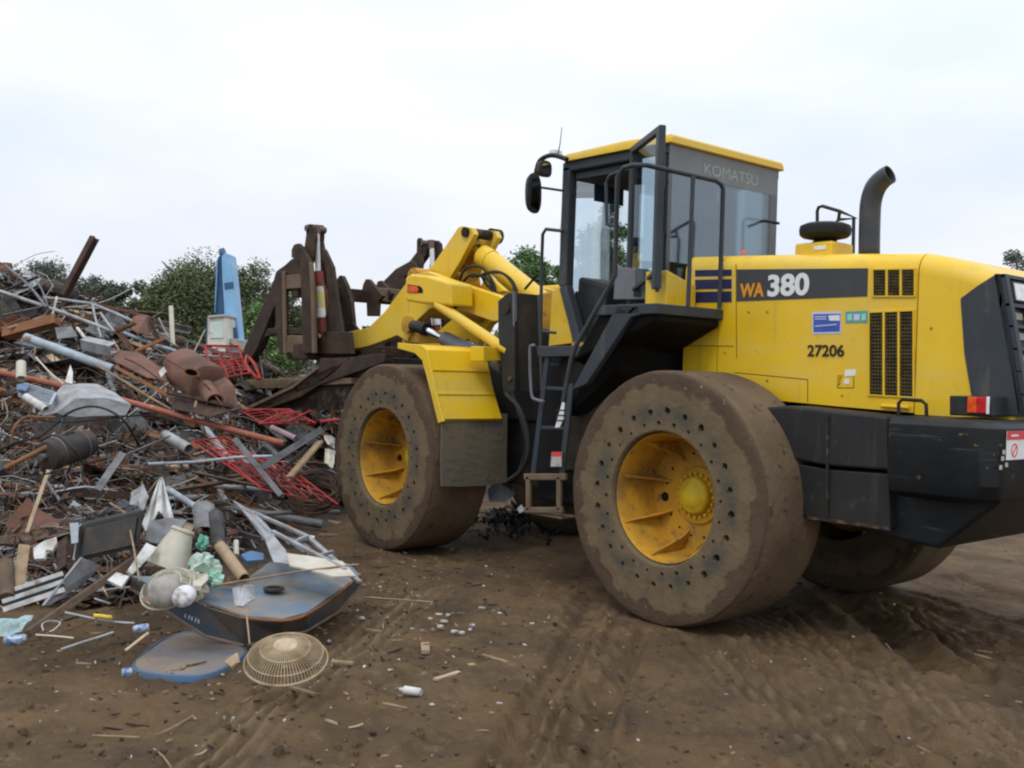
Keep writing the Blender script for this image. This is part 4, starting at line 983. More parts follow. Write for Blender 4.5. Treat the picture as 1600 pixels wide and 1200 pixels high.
def groundmat():
    m = bpy.data.materials.new('trampled_mud'); m.use_nodes = True; nt = m.node_tree; N = nt.nodes; L = nt.links; b = N['Principled BSDF']
    tc = N.new('ShaderNodeTexCoord')
    def noise(sc, det=6, rough=.6, off=0, dist=0):
        n = N.new('ShaderNodeTexNoise'); n.inputs['Scale'].default_value = sc; n.inputs['Detail'].default_value = det; n.inputs['Roughness'].default_value = rough; n.inputs['Distortion'].default_value = dist
        mp = N.new('ShaderNodeMapping'); mp.inputs['Location'].default_value = (off, off*2, 0); L.new(tc.outputs['Object'], mp.inputs[0]); L.new(mp.outputs[0], n.inputs['Vector']); return n.outputs['Fac']
    def rg_(f, lo, hi, a=0., b_=1.):
        r_ = N.new('ShaderNodeMapRange'); r_.inputs[1].default_value = lo; r_.inputs[2].default_value = hi; r_.inputs[3].default_value = a; r_.inputs[4].default_value = b_; L.new(f, r_.inputs[0]); return r_.outputs[0]
    def mix(fac, a, bb):
        x = N.new('ShaderNodeMix'); x.data_type = 'RGBA'; L.new(fac, x.inputs[0])
        for i, v in ((6, a), (7, bb)):
            if isinstance(v, tuple): x.inputs[i].default_value = (*v, 1)
            else: L.new(v, x.inputs[i])
        return x.outputs[2]
    c = mix(rg_(noise(.55, 4), .38, .62), (.128, .081, .041), (.166, .108, .057))
    c = mix(rg_(noise(2.4, 7, .65, 3), .44, .64), c, (.092, .062, .036))
    c = mix(rg_(noise(9, 6, .7, 5), .56, .68), c, (.18, .128, .075))
    c = mix(rg_(noise(38, 4, .7, 8), .64, .70), c, (.05, .038, .026))
    c = mix(rg_(noise(70, 3, .7, 11), .72, .76), c, (.26, .21, .15))
    # wetter, greyer ground towards the heap
    sx = N.new('ShaderNodeSeparateXYZ'); L.new(tc.outputs['Object'], sx.inputs[0])
    wet = mix(rg_(noise(1.1, 5, .6, 20), .48, .68), c, (.082, .058, .037))
    at = N.new('ShaderNodeAttribute'); at.attribute_name = 'rut_stripe_tone'
    wet = mix(rg_(at.outputs['Fac'], .0, 1.2), wet, (.215, .150, .088))  # trodden-mud stripes, ridges painted paler to make up for weak rut shading
    wet = mix(rg_(noise(6, 8, .75, 31), .62, .72), wet, (.080, .055, .034))
    L.new(wet, b.inputs['Base Color'])
    L.new(rg_(noise(1.6, 4, .6, 20), .35, .65, .92, .55), b.inputs['Roughness']); b.inputs['Specular IOR Level'].default_value = .10
    b1 = N.new('ShaderNodeBump'); b1.inputs['Strength'].default_value = 1; b1.inputs['Distance'].default_value = .03; L.new(noise(16, 8, .65, 2), b1.inputs['Height'])
    b2 = N.new('ShaderNodeBump'); b2.inputs['Strength'].default_value = 1; b2.inputs['Distance'].default_value = .01; L.new(noise(75, 5, .7, 9), b2.inputs['Height']); L.new(b1.outputs[0], b2.inputs['Normal'])
    L.new(b2.outputs[0], b.inputs['Normal']); return m
gmud = groundmat()
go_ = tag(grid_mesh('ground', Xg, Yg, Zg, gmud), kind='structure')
at_ = go_.data.attributes.new('rut_stripe_tone', 'FLOAT', 'POINT'); at_.data.foreach_set('value', TRg.ravel().astype(np.float32))

from bisect import bisect_right
_svl, _dvl = list(sv), list(dv)
def gz(p):
    s_, d_ = SD(p); i = min(max(bisect_right(_svl, s_)-1, 0), len(_svl)-2); j = min(max(bisect_right(_dvl, d_)-1, 0), len(_dvl)-2)
    return float(Zg[j, i])
# ---- earth mound under the scrap
sv = np.linspace(-14, 2.6, 240); dv = np.linspace(5.8, 22, 230); S2, D2 = np.meshgrid(sv, dv)
H2 = np.vectorize(pile_h)(S2, D2)
X2 = CP.x+RH.x*S2+FH.x*D2; Y2 = CP.y+RH.y*S2+FH.y*D2
Z2 = H2-.06+np.where(H2 > .03, .14*fbm(X2, Y2, 2.1, 4)*np.clip(H2*3, 0, 1), -.12)
soil = mat('heap_soil', (.050, .040, .032), .9, 0, (.10, .070, .048), 3, .4, .65, c3=(.03, .026, .024), s3=14, lo3=.52, hi3=.66, bump=1, bscale=26)
tag(grid_mesh('mound', X2, Y2, Z2, soil), kind='structure')
# ---- crushed fragments and tangled wire nobody could count
SM = {
 'rust': mat('rust', (.13, .062, .036), .85, .1, (.08, .04, .026), 7, .4, .6, c3=(.26, .12, .05), s3=18, lo3=.55, hi3=.7, bump=.3),
 'darkrust': mat('dark_rust', (.075, .042, .030), .85, .1, (.035, .026, .022), 7, .4, .6, c3=(.15, .07, .04), s3=15, lo3=.58, hi3=.7, bump=.3),
 'orange': mat('orange_rust', (.26, .12, .05), .85, 0, (.17, .08, .04), 6, .4, .65, bump=.3),
 'redbrown': mat('red_brown_rust', (.17, .085, .062), .8, 0, (.10, .055, .040), 4, .4, .65, c3=(.30, .12, .04), s3=7, lo3=.6, hi3=.72, bump=.2),
 'gal': mat('galvanised', (.32, .33, .34), .5, .3, (.20, .19, .18), 9, .4, .65, c3=(.20, .13, .085), s3=7, lo3=.62, hi3=.72),
 'greysteel': mat('grey_steel', (.17, .175, .18), .55, .4, (.10, .095, .09), 8, .4, .65, c3=(.13, .08, .05), s3=11, lo3=.6, hi3=.7),
 'darksteel': mat('dark_steel', (.040, .040, .041), .7, .2, (.07, .058, .046), 8, .4, .65, c3=(.11, .07, .045), s3=9, lo3=.56, hi3=.7),
 'white': mat('dirty_white', (.54, .54, .52), .6, 0, (.32, .30, .26), 8, .45, .65, c3=(.20, .16, .12), s3=13, lo3=.62, hi3=.7),
 'paleblue': mat('pale_blue_metal', (.34, .39, .43), .55, .1, (.24, .26, .28), 8, .4, .65, c3=(.2, .14, .1), s3=12, lo3=.62, hi3=.7),
 'wood': mat('weathered_wood', (.30, .215, .13), .85, 0, (.19, .135, .085), 14, .4, .65),
 'palewood': mat('pale_wood', (.45, .36, .23), .8, 0, (.32, .24, .15), 14, .4, .65),
 'darkwood': mat('muddy_wood', (.13, .09, .06), .9, 0, (.075, .055, .04), 12, .4, .65),
 'redpaint': mat('red_wire_paint', (.40, .036, .030), .6, 0, (.24, .035, .03), 9, .4, .65),
 'redpipe': mat('red_oxide_pipe', (.36, .115, .075), .7, 0, (.24, .085, .055), 7, .4, .65, c3=(.42, .27, .2), s3=14, lo3=.6, hi3=.72),
 'blue': mat('faded_blue_paint', (.125, .175, .23), .6, 0, (.21, .20, .175), 4.5, .42, .6, c3=(.30, .21, .13), s3=5, lo3=.57, hi3=.68, bump=.15),
 'bright': mat('bright_blue_paint', (.055, .145, .28), .5, 0, (.10, .13, .17), 6, .42, .6, c3=(.20, .15, .10), s3=9, lo3=.58, hi3=.68),
 'green': mat('green_plastic', (.10, .36, .25), .35, 0, (.2, .42, .34), 9),
 'cream': mat('cream_plastic', (.50, .47, .38), .5, 0, (.42, .38, .3), 9, .45, .65),
 'black': mat('black_cable', (.016, .016, .016), .5, c2=(.03, .03, .028), scale=9),
 'yellow': mat('yellow_plastic', (.62, .45, .03), .5, c2=(.4, .3, .05), scale=9),
 'purple': mat('mauve_pipe', (.27, .20, .22), .7, c2=(.18, .13, .13), scale=8),
 'tan': mat('tan_cardboard', (.33, .24, .15), .9, c2=(.22, .16, .10), scale=8),
}
def lat(px, py): return Q(px, py)
def normal_at(p):
    e = .15; x, y = p.x, p.y
    n = Vector((hgt(x-e, y)-hgt(x+e, y), hgt(x, y-e)-hgt(x, y+e), 2*e)); return n.normalized()
def in_heap_px():
    while True:
        px = random.uniform(-60, 560); py = random.uniform(400, 1000)
        top = lerp(px, (-60, 0, 100, 200, 260, 350, 500), (425, 432, 465, 505, 540, 566, 570))
        bot = lerp(px, (-60, 0, 190, 240, 400, 460, 520), (965, 950, 945, 920, 830, 790, 780))
        if top < py < bot and not (px > 440 and py < 640): return px, py
fm = MB(); mats = ['darkrust', 'rust', 'greysteel', 'gal', 'darkwood', 'darksteel', 'white', 'wood', 'orange', 'paleblue', 'palewood', 'redpipe']
wts = [24, 6, 16, 6, 20, 18, 3, 6, 1.2, 1.2, 2, .7]
for k in range(8500):
    px, py = in_heap_px(); p = Q(px, py)
    if (p-CP).length > 17: continue
    n = normal_at(p); p = p+n*random.uniform(-.03, .10)
    fm.m(random.choices(range(len(mats)), wts)[0])
    a = Vector([random.gauss(0, 1) for _ in range(3)]); a -= n*a.dot(n)*random.uniform(.3, 1); a.normalize(); b_ = n.cross(a).normalized()
    t = random.random(); dsc = (p-CP).length/9
    if t < .50:
        l = random.uniform(.04, .22)*dsc; w_ = random.uniform(.006, .02)*dsc; fm.bar(p-a*l, p+a*l, w_, w_*.5)
    elif t < .85:
        l = random.uniform(.02, .08)*dsc; w_ = l*random.uniform(.4, 1)
        q = [p+a*l*random.uniform(.6, 1.2)+b_*w_*random.uniform(-.5, .5), p+b_*w_+a*l*.2*random.uniform(-1, 1), p-a*l*random.uniform(.6, 1.2), p-b_*w_*random.uniform(.5, 1)]
        nn = (n+Vector([random.gauss(0, .4) for _ in range(3)])).normalized(); fm.prism(q, nn*.006)
    else:
        l = random.uniform(.10, .35)*dsc; c_ = n*random.uniform(.02, .14)+b_*random.uniform(-.15, .15)
        fm.tube([p-a*l, p-a*l*.4+c_*.8, p+a*l*.3+c_, p+a*l], .0035*dsc, 4, cap=False)
for k in range(620):      # crushed sheet
    px, py = in_heap_px(); p = Q(px, py)
    if (p-CP).length > 17: continue
    n = normal_at(p); dsc = (p-CP).length/9; fm.m(random.choices([0, 1, 2, 5, 3, 4, 8], [20, 9, 13, 20, 3, 5, 2])[0])
    a = Vector([random.gauss(0, 1) for _ in range(3)]); a -= n*a.dot(n)*.8; a.normalize(); nn = (n+Vector([random.gauss(0, .5) for _ in range(3)])).normalized(); a = (a-nn*a.dot(nn)).normalized(); b_ = nn.cross(a)
    l = random.uniform(.07, .22)*dsc; w_ = l*random.uniform(.4, 1); K = 4; vs = []
    for i in range(K+1):
        for j in range(K+1):
            u, v = i/K*2-1, j/K*2-1; vs.append(p+a*u*l*(1+.2*random.uniform(-1, 1))+b_*v*w_*(1+.2*random.uniform(-1, 1))+nn*(random.uniform(-.14, .14)*l+.15*l*math.sin(u*2+v)))
    fm.add(vs, [(i*(K+1)+j, i*(K+1)+j+1, (i+1)*(K+1)+j+1, (i+1)*(K+1)+j) for i in range(K) for j in range(K) if random.random() > .06])
tag(fm.build('scrap_fragments', [SM[m_] for m_ in mats]), kind='stuff')

# litter on the ground in front (tiny chips, twigs, grit)
fm = MB(); mats2 = ['darkwood', 'wood', 'palewood', 'white', 'darkrust', 'gal', 'tan', 'darksteel']; wts2 = [30, 14, 7, 5, 16, 3, 8, 16]
for k in range(1900):
    if k < 1500:
        px = random.gauss(430, 230); py = 860+abs(random.gauss(0, 120))
    else: px = random.uniform(0, 1600); py = random.uniform(800, 1199)
    if not 0 < px < 1600: continue
    p = U(px, py, 'z', 0); 
    if hgt(p.x, p.y) > .05 or (p-CP).length > 14: continue
    p.z = gz(p)+.003
    fm.m(random.choices(range(len(mats2)), wts2)[0]); a = Vector((random.gauss(0, 1), random.gauss(0, 1), random.gauss(0, .15))).normalized(); b_ = Vector((0, 0, 1)).cross(a)
    l = random.uniform(.004, .022) if random.random() < .9 else random.uniform(.02, .07); w_ = l*random.uniform(.15, .8) if l < .02 else .004
    fm.prism([p+a*l, p+b_*w_+a*l*random.uniform(-.3, .3), p-a*l*random.uniform(.6, 1), p-b_*w_], (0, 0, random.uniform(.003, .012)))
tag(fm.build('ground_litter', [SM[m_] for m_ in mats2]), kind='stuff')
# clods of mud
fm = MB()
for k in range(700):
    px = random.uniform(0, 1600); py = random.uniform(850, 1230); p = U(px, py, 'z', 0)
    if hgt(p.x, p.y) > .05 or (p-CP).length > 10: continue
    if abs(p.x) < .5 and abs(p.y-1) < .4: continue
    if fbm(np.array([p.x]), np.array([p.y]), .9, 2)[0] < .02 and random.random() < .75: continue
    p.z = gz(p); r_ = random.uniform(.006, .022)*(1.6 if random.random() < .08 else 1)
    vs = []; 
    for a_, e_ in ((0, 0), (1.25, 0), (2.5, 0), (3.8, 0), (5.0, 0)):
        q = random.uniform(.7, 1.3)*r_; vs.append(p+Vector((q*math.cos(a_), q*math.sin(a_), -.004)))
    for a_ in (0.4, 1.9, 3.4, 4.8):
        q = random.uniform(.4, .8)*r_; vs.append(p+Vector((q*math.cos(a_), q*math.sin(a_), r_*random.uniform(.5, .9))))
    fm.add(vs, [(0, 1, 5), (1, 6, 5), (1, 2, 6), (2, 7, 6), (2, 3, 7), (3, 8, 7), (3, 4, 8), (4, 5, 8), (4, 0, 5), (5, 6, 7, 8)])
tag(fm.build('mud', gmud), kind='stuff')
# ================================================================== SCRAP, ITEM BY ITEM
UPZ = Vector((0, 0, 1))
def end(e, lift=0):              # (px, py) on the heap, or (px, py, depth)
    p = D(*e) if len(e) == 3 else Q(*e)
    return p+UPZ*lift
def wm(wpx, p): return wpx*depth(p)/F
SEC_L = lambda w, t=.14: [(-w/2, -w/2), (w/2, -w/2), (w/2, -w/2+w*t), (-w/2+w*t, -w/2+w*t), (-w/2+w*t, w/2), (-w/2, w/2)]
SEC_U = lambda w, t=.12: [(-w/2, -w/2), (w/2, -w/2), (w/2, w/2), (w/2-w*t, w/2), (w/2-w*t, -w/2+w*t), (-w/2+w*t, -w/2+w*t), (-w/2+w*t, w/2), (-w/2, w/2)]
SEC_I = lambda w, t=.13: [(-w/2, -w/2), (w/2, -w/2), (w/2, -w/2+w*t), (w*t/2, -w/2+w*t), (w*t/2, w/2-w*t), (w/2, w/2-w*t), (w/2, w/2), (-w/2, w/2), (-w/2, w/2-w*t), (-w*t/2, w/2-w*t), (-w*t/2, -w/2+w*t), (-w/2, -w/2+w*t)]
def stick(name, label, cat, a, b_, wpx, m_, kind='rod', lift=.06, group=None, bend=0, roll=.4, par=None, dz=None):
    p0 = end(a, lift); p1 = end(b_, lift if dz is None else dz); w_ = wm(wpx, (p0+p1)/2); mb = MB(); m_ = SM[m_] if isinstance(m_, str) else m_
    if kind in ('rod', 'cable'):
        d = p1-p0; s_ = d.cross(FW).normalized(); L_ = d.length
        pts = [p0, p0+d*.3+s_*bend*L_*.6+UPZ*abs(bend)*.02, p0+d*.55+s_*bend*L_, p0+d*.8+s_*bend*L_*.6, p1] if kind == 'cable' or bend else [p0, p0+d*.4+s_*random.uniform(-.01, .01)*L_, p0+d*.7+s_*random.uniform(-.01, .01)*L_, p1]
        mb.tube(pts, w_/2, 8, smoothn=4 if bend or kind == 'cable' else 2)
        o = mb.build(name, m_, par, smooth=True, angle=50)
    elif kind == 'pipe': mb.pipe(p0, p1, w_/2, 16); o = mb.build(name, m_, par, smooth=True, angle=50)
    elif kind == 'plank': mb.bar(p0, p1, w_, w_*.28, roll=roll); o = mb.build(name, m_, par, bevel=.003)
    elif kind == 'square': mb.bar(p0, p1, w_*.8, w_*.8, roll=roll); o = mb.build(name, m_, par, bevel=.003)
    else: mb.section(p0, p1, {'angle': SEC_L, 'channel': SEC_U, 'ibeam': SEC_I}[kind](w_), roll); o = mb.build(name, m_, par)
    if not par: tag(o, label, cat, group)
    return o
def sheet(name, label, cat, px, m_, lift=.08, th=.008, crumple=0., group=None, par=None, sub=0, bulge=0., axis=None):
    """polygon of bent sheet metal; every corner sits on the heap (plus its own lift when given as (px, py, None, lift))"""
    pts = []
    for e in px:
        if len(e) == 4: pts.append(end(e[:2], e[3]) if e[2] is None else D(*e[:3])+UPZ*e[3])
        else: pts.append(end(e, lift if len(e) == 2 else 0))
    bm = bmesh.new(); vs = [bm.verts.new(p) for p in pts]; c = sum(pts, Vector())/len(pts)
    nrm = Vector()
    for i in range(len(pts)): nrm += (pts[i]-c).cross(pts[(i+1) % len(pts)]-c)
    nrm.normalize()
    if nrm.dot(CP-c) < 0: nrm = -nrm
    cv = bm.verts.new(c+nrm*bulge)
    for i in range(len(vs)): bm.faces.new((vs[i], vs[(i+1) % len(vs)], cv))
    if sub:
        bmesh.ops.subdivide_edges(bm, edges=bm.edges, cuts=sub, use_grid_fill=True)
        sz = max((p-c).length for p in pts); sd_ = random.uniform(0, 50)
        for v in bm.verts:
            q = v.co-c; a = float(fbm(np.array([q.x*1.0/sz*2+sd_]), np.array([(q.y+q.z)/sz*2]), 1.0, 3)[0])
            v.co += nrm*a*crumple*sz
    bmesh.ops.recalc_face_normals(bm, faces=bm.faces)
    me = bpy.data.meshes.new(name); bm.to_mesh(me); bm.free(); me.materials.append(SM[m_] if isinstance(m_, str) else m_)
    o = bpy.data.objects.new(name, me); C.objects.link(o)
    s_ = o.modifiers.new('t', 'SOLIDIFY'); s_.thickness = th; s_.offset = 0
    if par: o.parent = par
    else: tag(o, label, cat, group)
    return o
LM = {}   # landmarks (pixel position -> phrase) for describing the loose pieces beside them
def lm(k, px, py): LM[k] = (px, py)

# --- tall and long members at the crest
o = stick('steel_beam', 'dark rusty steel beam leaning up against the sky from the heap crest', 'steel beam', (148, 371, 11.6), (100, 462, 11.4), 11, 'darkrust', 'ibeam', 0); lm('leaning dark beam', 120, 420)
stick('conduit', 'long light grey conduit sloping down right across the top of the heap', 'pipe', (0, 455, 10.6), (178, 519, 10.2), 6, 'gal', 'rod', 0); lm('long light conduit', 90, 487)
stick('conduit', 'grey and rusty tube running along the crest below the leaning beam', 'pipe', (68, 465, 11.4), (140, 474, 11.2), 5, 'gal', 'rod', 0)
stick('conduit', 'straight grey tube sloping down from the crest beside the rusty sheet', 'pipe', (140, 474, 11.2), (210, 503, 10.8), 5, 'gal', 'rod', 0)
stick('tube', 'thin grey tube crossing steeply over the long light conduit', 'pipe', (8, 414, 11.2), (72, 480, 10.2), 4, 'greysteel', 'rod', 0, bend=.02)
stick('angle_iron', 'weathered grey angle iron poking up left at the crest', 'angle iron', (0, 456, 11.0), (60, 430, 10.8), 6, 'greysteel', 'angle', 0)
stick('metal_strip', 'pale flat strip lying between the orange channel and the conduit', 'metal strip', (12, 514, 10.1), (70, 493, 10.3), 5, 'gal', 'plank', 0)
stick('tube', 'slim dark tube rising right beneath the conduit', 'pipe', (6, 492, 10.5), (72, 478, 10.4), 3, 'greysteel', 'rod', 0)
stick('white_stick', 'short upright white stick crossing the long light conduit', 'stick', (89, 463, 10.3), (81, 496, 10.2), 3.4, 'white', 'plank', 0)
stick('tube', 'grey tube standing below the crest right of the white stick', 'pipe', (144, 474, 10.6), (158, 528, 10.1), 3.6, 'gal', 'rod', 0)
stick('tube', 'short pale tube slanting to the end of the long light conduit', 'pipe', (157, 489, 10.5), (178, 518, 10.1), 4.2, 'gal', 'rod', 0)
stick('tube', 'white tube stub pointing up over the crumpled channel', 'pipe', (121, 513, 10.0), (138, 535, 9.7), 5, 'white', 'pipe', 0)
stick('tube', 'thin bent tube behind the white stick', 'pipe', (49, 427, 10.9), (75, 480, 10.4), 3, 'greysteel', 'rod', 0, bend=.03)
o = stick('drain_pipe', 'fat pale grey pipe lying across the upper heap', 'pipe', (40, 527, 9.6), (177, 577, 9.3), 14, 'paleblue', 'pipe', 0); lm('fat pale pipe', 105, 552)
stick('post', 'upright cream post standing at the edge of the heap before the trees', 'post', (267, 479, 11.6), (270, 541, 11.4), 8, 'cream', 'square', 0, roll=0); lm('cream post', 268, 510)
stick('pipe', 'pale blue pipe pointing to the foot of the cream post', 'pipe', (194, 520, 10.8), (236, 536, 10.7), 5.5, 'paleblue', 'rod', 0)
stick('pipe', 'pale blue pipe ending beside the rusty tank', 'pipe', (242, 539, 10.7), (275, 549, 10.6), 6, 'paleblue', 'rod', 0)
stick('rod', 'thin pale rod leaning left against the cream post', 'rod', (248, 497, 11.3), (264, 528, 11.2), 2.5, 'gal', 'rod', 0)
stick('rod', 'thin grey rod crossing behind the cream post', 'rod', (246, 518, 11.1), (272, 540, 11.0), 3.2, 'greysteel', 'rod', 0)
sheet('steel_sheet', 'curled red brown steel sheet upright at the right crest', 'steel sheet', [(207, 497, 10.8), (216, 492, 10.9), (231, 494, 11.1), (233, 512, 10.9), (236, 526, 10.7), (214, 522, 10.6), (206, 515, 10.7)], 'redbrown', 0, crumple=.06, sub=3, bulge=.08); lm('curled red brown sheet', 220, 508)
stick('rafter', 'flat rusty rail running down right above the curled sheet', 'steel rail', (150, 474, 11.5), (240, 497, 11.2), 5, 'rust', 'angle', 0)
stick('angle_iron', 'rusty angle bracket arm rising to the curled sheet', 'angle iron', (181, 516, 10.4), (212, 504, 10.5), 6, 'rust', 'angle', 0)
stick('angle_iron', 'rusty angle bracket arm hanging down below the curled sheet', 'angle iron', (184, 518, 10.3), (206, 546, 10.1), 6, 'rust', 'angle', 0)
stick('angle_iron', 'brown angle iron slanting down right towards the cream post', 'angle iron', (232, 502, 10.9), (250, 535, 10.6), 6, 'darkrust', 'angle', 0)
stick('angle_iron', 'orange brown angle iron rising towards the cream post foot', 'angle iron', (212, 548, 10.3), (258, 528, 10.5), 6, 'orange', 'angle', 0)
stick('channel', 'orange rusted channel lying along the upper left heap', 'steel channel', (8, 522, 10.2), (90, 500, 10.1), 16, 'orange', 'channel', 0); lm('orange rusted channel', 50, 512)
sheet('steel_plate', 'pale grey rectangular plate behind the fat pale pipe', 'steel plate', [(86, 512, 9.9), (112, 510, 9.9), (122, 526, 9.8), (90, 530, 9.8)], 'greysteel', 0)
stick('channel', 'crumpled light grey channel with a rust patch beside the brown sheets', 'steel channel', (132, 536, 9.5), (177, 546, 9.4), 17, 'gal', 'channel', 0, roll=1.2); lm('crumpled light channel', 155, 541)
sheet('roof_sheet', 'long brown rusted sheet sloping down right below the crumpled channel', 'steel sheet', [(176, 545, 9.5), (214, 550, 9.6), (250, 574, 9.4), (262, 596, 9.2), (230, 590, 9.1), (180, 566, 9.3)], 'redbrown', 0, crumple=.05, sub=3); lm('long brown sheet', 220, 570)
stick('rail', 'rust orange rail slanting down right under the long brown sheet', 'steel rail', (178, 572, 9.2), (290, 632, 8.8), 5, 'orange', 'angle', 0)
stick('rail', 'brown round bar under the fat pale pipe sloping right', 'bar', (150, 570, 9.2), (268, 640, 8.8), 4, 'wood', 'rod', 0)

# --- the rusty tank
def tank():
    t = empty('rusty_tank'); tag(t, 'big round rusty brown tank with an oval hole, tipped over on the heap', 'tank')
    c0, c1 = D(286, 574, 9.5), D(330, 604, 8.95); r_ = wm(32, c0); d = (c1-c0)
    b = MB(); ax_ = d.normalized(); a = ax_.cross(UPZ).normalized(); bb = a.cross(ax_); n = 32; vs = []; fs = []
    prof = [(-.04, .0), (-.05, .55), (-.03, .85), (0, .97), (.03, 1), (.15, 1), (.28, .99), (.42, 1), (.55, 1), (.60, 1.03), (.63, 1.03), (.66, 1.0), (.9, 1), (.95, .96), (.97, .8), (.96, .4), (.95, 0)]
    for u, q in prof:
        for k in range(n):
            t_ = 2*math.pi*k/n; w_ = 1+.05*math.sin(t_*3+u*5)+.035*math.sin(t_*5-u*9)+(-.16*math.exp(-((t_-2.2)/.5)**2-((u-.35)/.25)**2))
            vs.append(c0+d*u+(a*math.cos(t_)+bb*math.sin(t_))*r_*q*w_)
    for i in range(len(prof)-1):
        for k in range(n): fs.append((i*n+k, i*n+(k+1) % n, (i+1)*n+(k+1) % n, (i+1)*n+k))
    b.add(vs, fs); b.build('shell', SM['redbrown'], t, smooth=True, angle=40)
    hp = D(299, 582, 8.62); nn = (CP-hp).normalized(); e1 = nn.cross(UPZ).normalized(); e2 = e1.cross(nn)
    b = MB(); vs = []
    for q, o_ in ((1.0, .0), (1.0, .05), (.72, .05), (.72, -.04)):
        for k in range(20):
            t_ = 2*math.pi*k/20; vs.append(hp+(e1*math.cos(t_)*wm(13, hp)+e2*(math.sin(t_)+.35*math.cos(t_))*wm(6.5, hp))*q+nn*o_)
    b.add(vs, [(i*20+k, i*20+(k+1) % 20, (i+1)*20+(k+1) % 20, (i+1)*20+k) for i in range(3) for k in range(20)]); b.build('hole_rim', SM['orange'], t, smooth=True, angle=40)
    b = MB(); b.add([v+nn*.03 for v in vs[60:80]], [tuple(range(20))]); b.build('hole', black, t)
    b = MB(); b.pipe(D(322, 606, 8.75), D(336, 628, 8.5), wm(13, c1), 18); b.build('outlet', SM['redbrown'], t, smooth=True, angle=40)
tank(); lm('round rusty tank', 303, 590)
sheet('metal_scrap', 'bright torn metal scrap beside the left edge of the rusty tank', 'metal scrap', [(248, 581, 8.9), (256, 573, 8.9), (260, 580, 8.9), (252, 590, 8.8)], 'white', 0)

stick('angle_iron', 'brown angle iron lying across the lower end of the round rusty tank', 'angle iron', (262, 612, 8.6), (362, 634, 8.4), 7, 'darkrust', 'angle', 0)
stick('rod', 'bent thin rod crossing over the belly of the round rusty tank', 'rod', (258, 560, 8.9), (352, 640, 8.4), 3, 'rust', 'rod', 0, bend=.06)
sheet('steel_sheet', 'crushed dark brown sheet wedged under the round rusty tank', 'steel sheet', [(258, 608, 8.8), (300, 622, 8.6), (360, 618, 8.6), (378, 642, 8.4), (330, 655, 8.3), (270, 640, 8.5)], 'darkrust', 0, crumple=.12, sub=3)
sheet('steel_sheet', 'torn red brown sheet curling up at the right of the round rusty tank', 'steel sheet', [(334, 596, 8.8), (352, 588, 8.8), (366, 606, 8.7), (372, 632, 8.6), (352, 636, 8.5), (340, 618, 8.6)], 'redbrown', 0, crumple=.15, sub=3, bulge=.05)
# --- long red pipe and what lies around it
stick('red_pipe', 'long red oxide pipe sloping from the left edge to the fork end of the heap', 'pipe', (-10, 580, 8.9), (443, 693, 8.3), 9.5, 'redpipe', 'rod', 0); lm('long red pipe', 300, 662)
stick('stub', 'pale upright stub beside the start of the long red pipe', 'pipe stub', (33, 567, 8.7), (33, 592, 8.6), 15, 'cream', 'pipe', 0)
stick('stub', 'small tan branch standing on the long red pipe', 'stick', (307, 627, 8.5), (301, 655, 8.4), 5, 'wood', 'rod', 0)
o = sheet('metal_sheet', 'bent grey sheet metal hood arched over the long red pipe', 'metal sheet', [(66, 650, 8.0), (82, 622, 8.1), (98, 602, 8.3), (152, 601, 8.4), (178, 612, 8.3), (205, 634, 8.0), (160, 622, 8.0), (118, 624, 7.9), (88, 645, 7.8)], 'gal', 0, crumple=.05, sub=3, bulge=.07); lm('bent grey sheet', 130, 618)
sheet('metal_sheet', 'darker underside panel hanging below the bent grey sheet', 'metal sheet', [(88, 646, 7.8), (118, 624, 7.9), (160, 623, 8.0), (205, 635, 8.0), (196, 650, 7.8), (120, 652, 7.7)], 'greysteel', 0, crumple=.05, sub=2)
sheet('shard', 'upright pointed white shard above the long red pipe', 'shard', [(110, 570, 8.6), (114, 582, 8.5), (113, 600, 8.4), (102, 598, 8.4)], 'white', 0, crumple=.06, sub=1)
def louvre(name, label, cat, a, b_, c_, n, m1, m2=None, wd=4):
    # a: corner, b_: end of the long side, c_: end of the short side (pixel, pixel, depth)
    t = empty(name); tag(t, label, cat); A, B, Cc = D(*a), D(*b_), D(*c_); e1 = B-A; e2 = Cc-A
    b = MB(); w_ = wm(wd, A)
    b.bar(A, A+e2, w_, w_); b.bar(B, B+e2, w_, w_); b.bar(A, B, w_, w_); b.bar(A+e2, B+e2, w_, w_); b.build('frame', SM[m1], t)
    b = MB()
    for k in range(1, n): b.bar(A+e2*k/n, B+e2*k/n, w_*.5, w_*.5)
    b.build('slats', SM[m2 or m1], t)
    return t
louvre('vent_grille', 'pale blue slatted vent grille below the start of the long red pipe', 'vent grille', (30, 618, 8.0), (78, 634, 7.9), (40, 600, 8.2), 6, 'paleblue')
stick('tube', 'white plastic tube lying below the pale blue vent grille', 'tube', (40, 620, 7.8), (72, 640, 7.7), 12, 'white', 'pipe', 0)
sheet('rag', 'small blue plastic rag at the upper end of the vent grille', 'rag', [(26, 600, 8.1), (40, 596, 8.2), (46, 603, 8.1), (40, 612, 8.0), (26, 610, 8.0)], 'bright', 0, crumple=.2, sub=2)
stick('stub', 'orange rusted stub at the left edge under the long red pipe', 'stub', (0, 612, 8.0), (5, 608, 8.0), 9, 'orange', 'rod', 0)
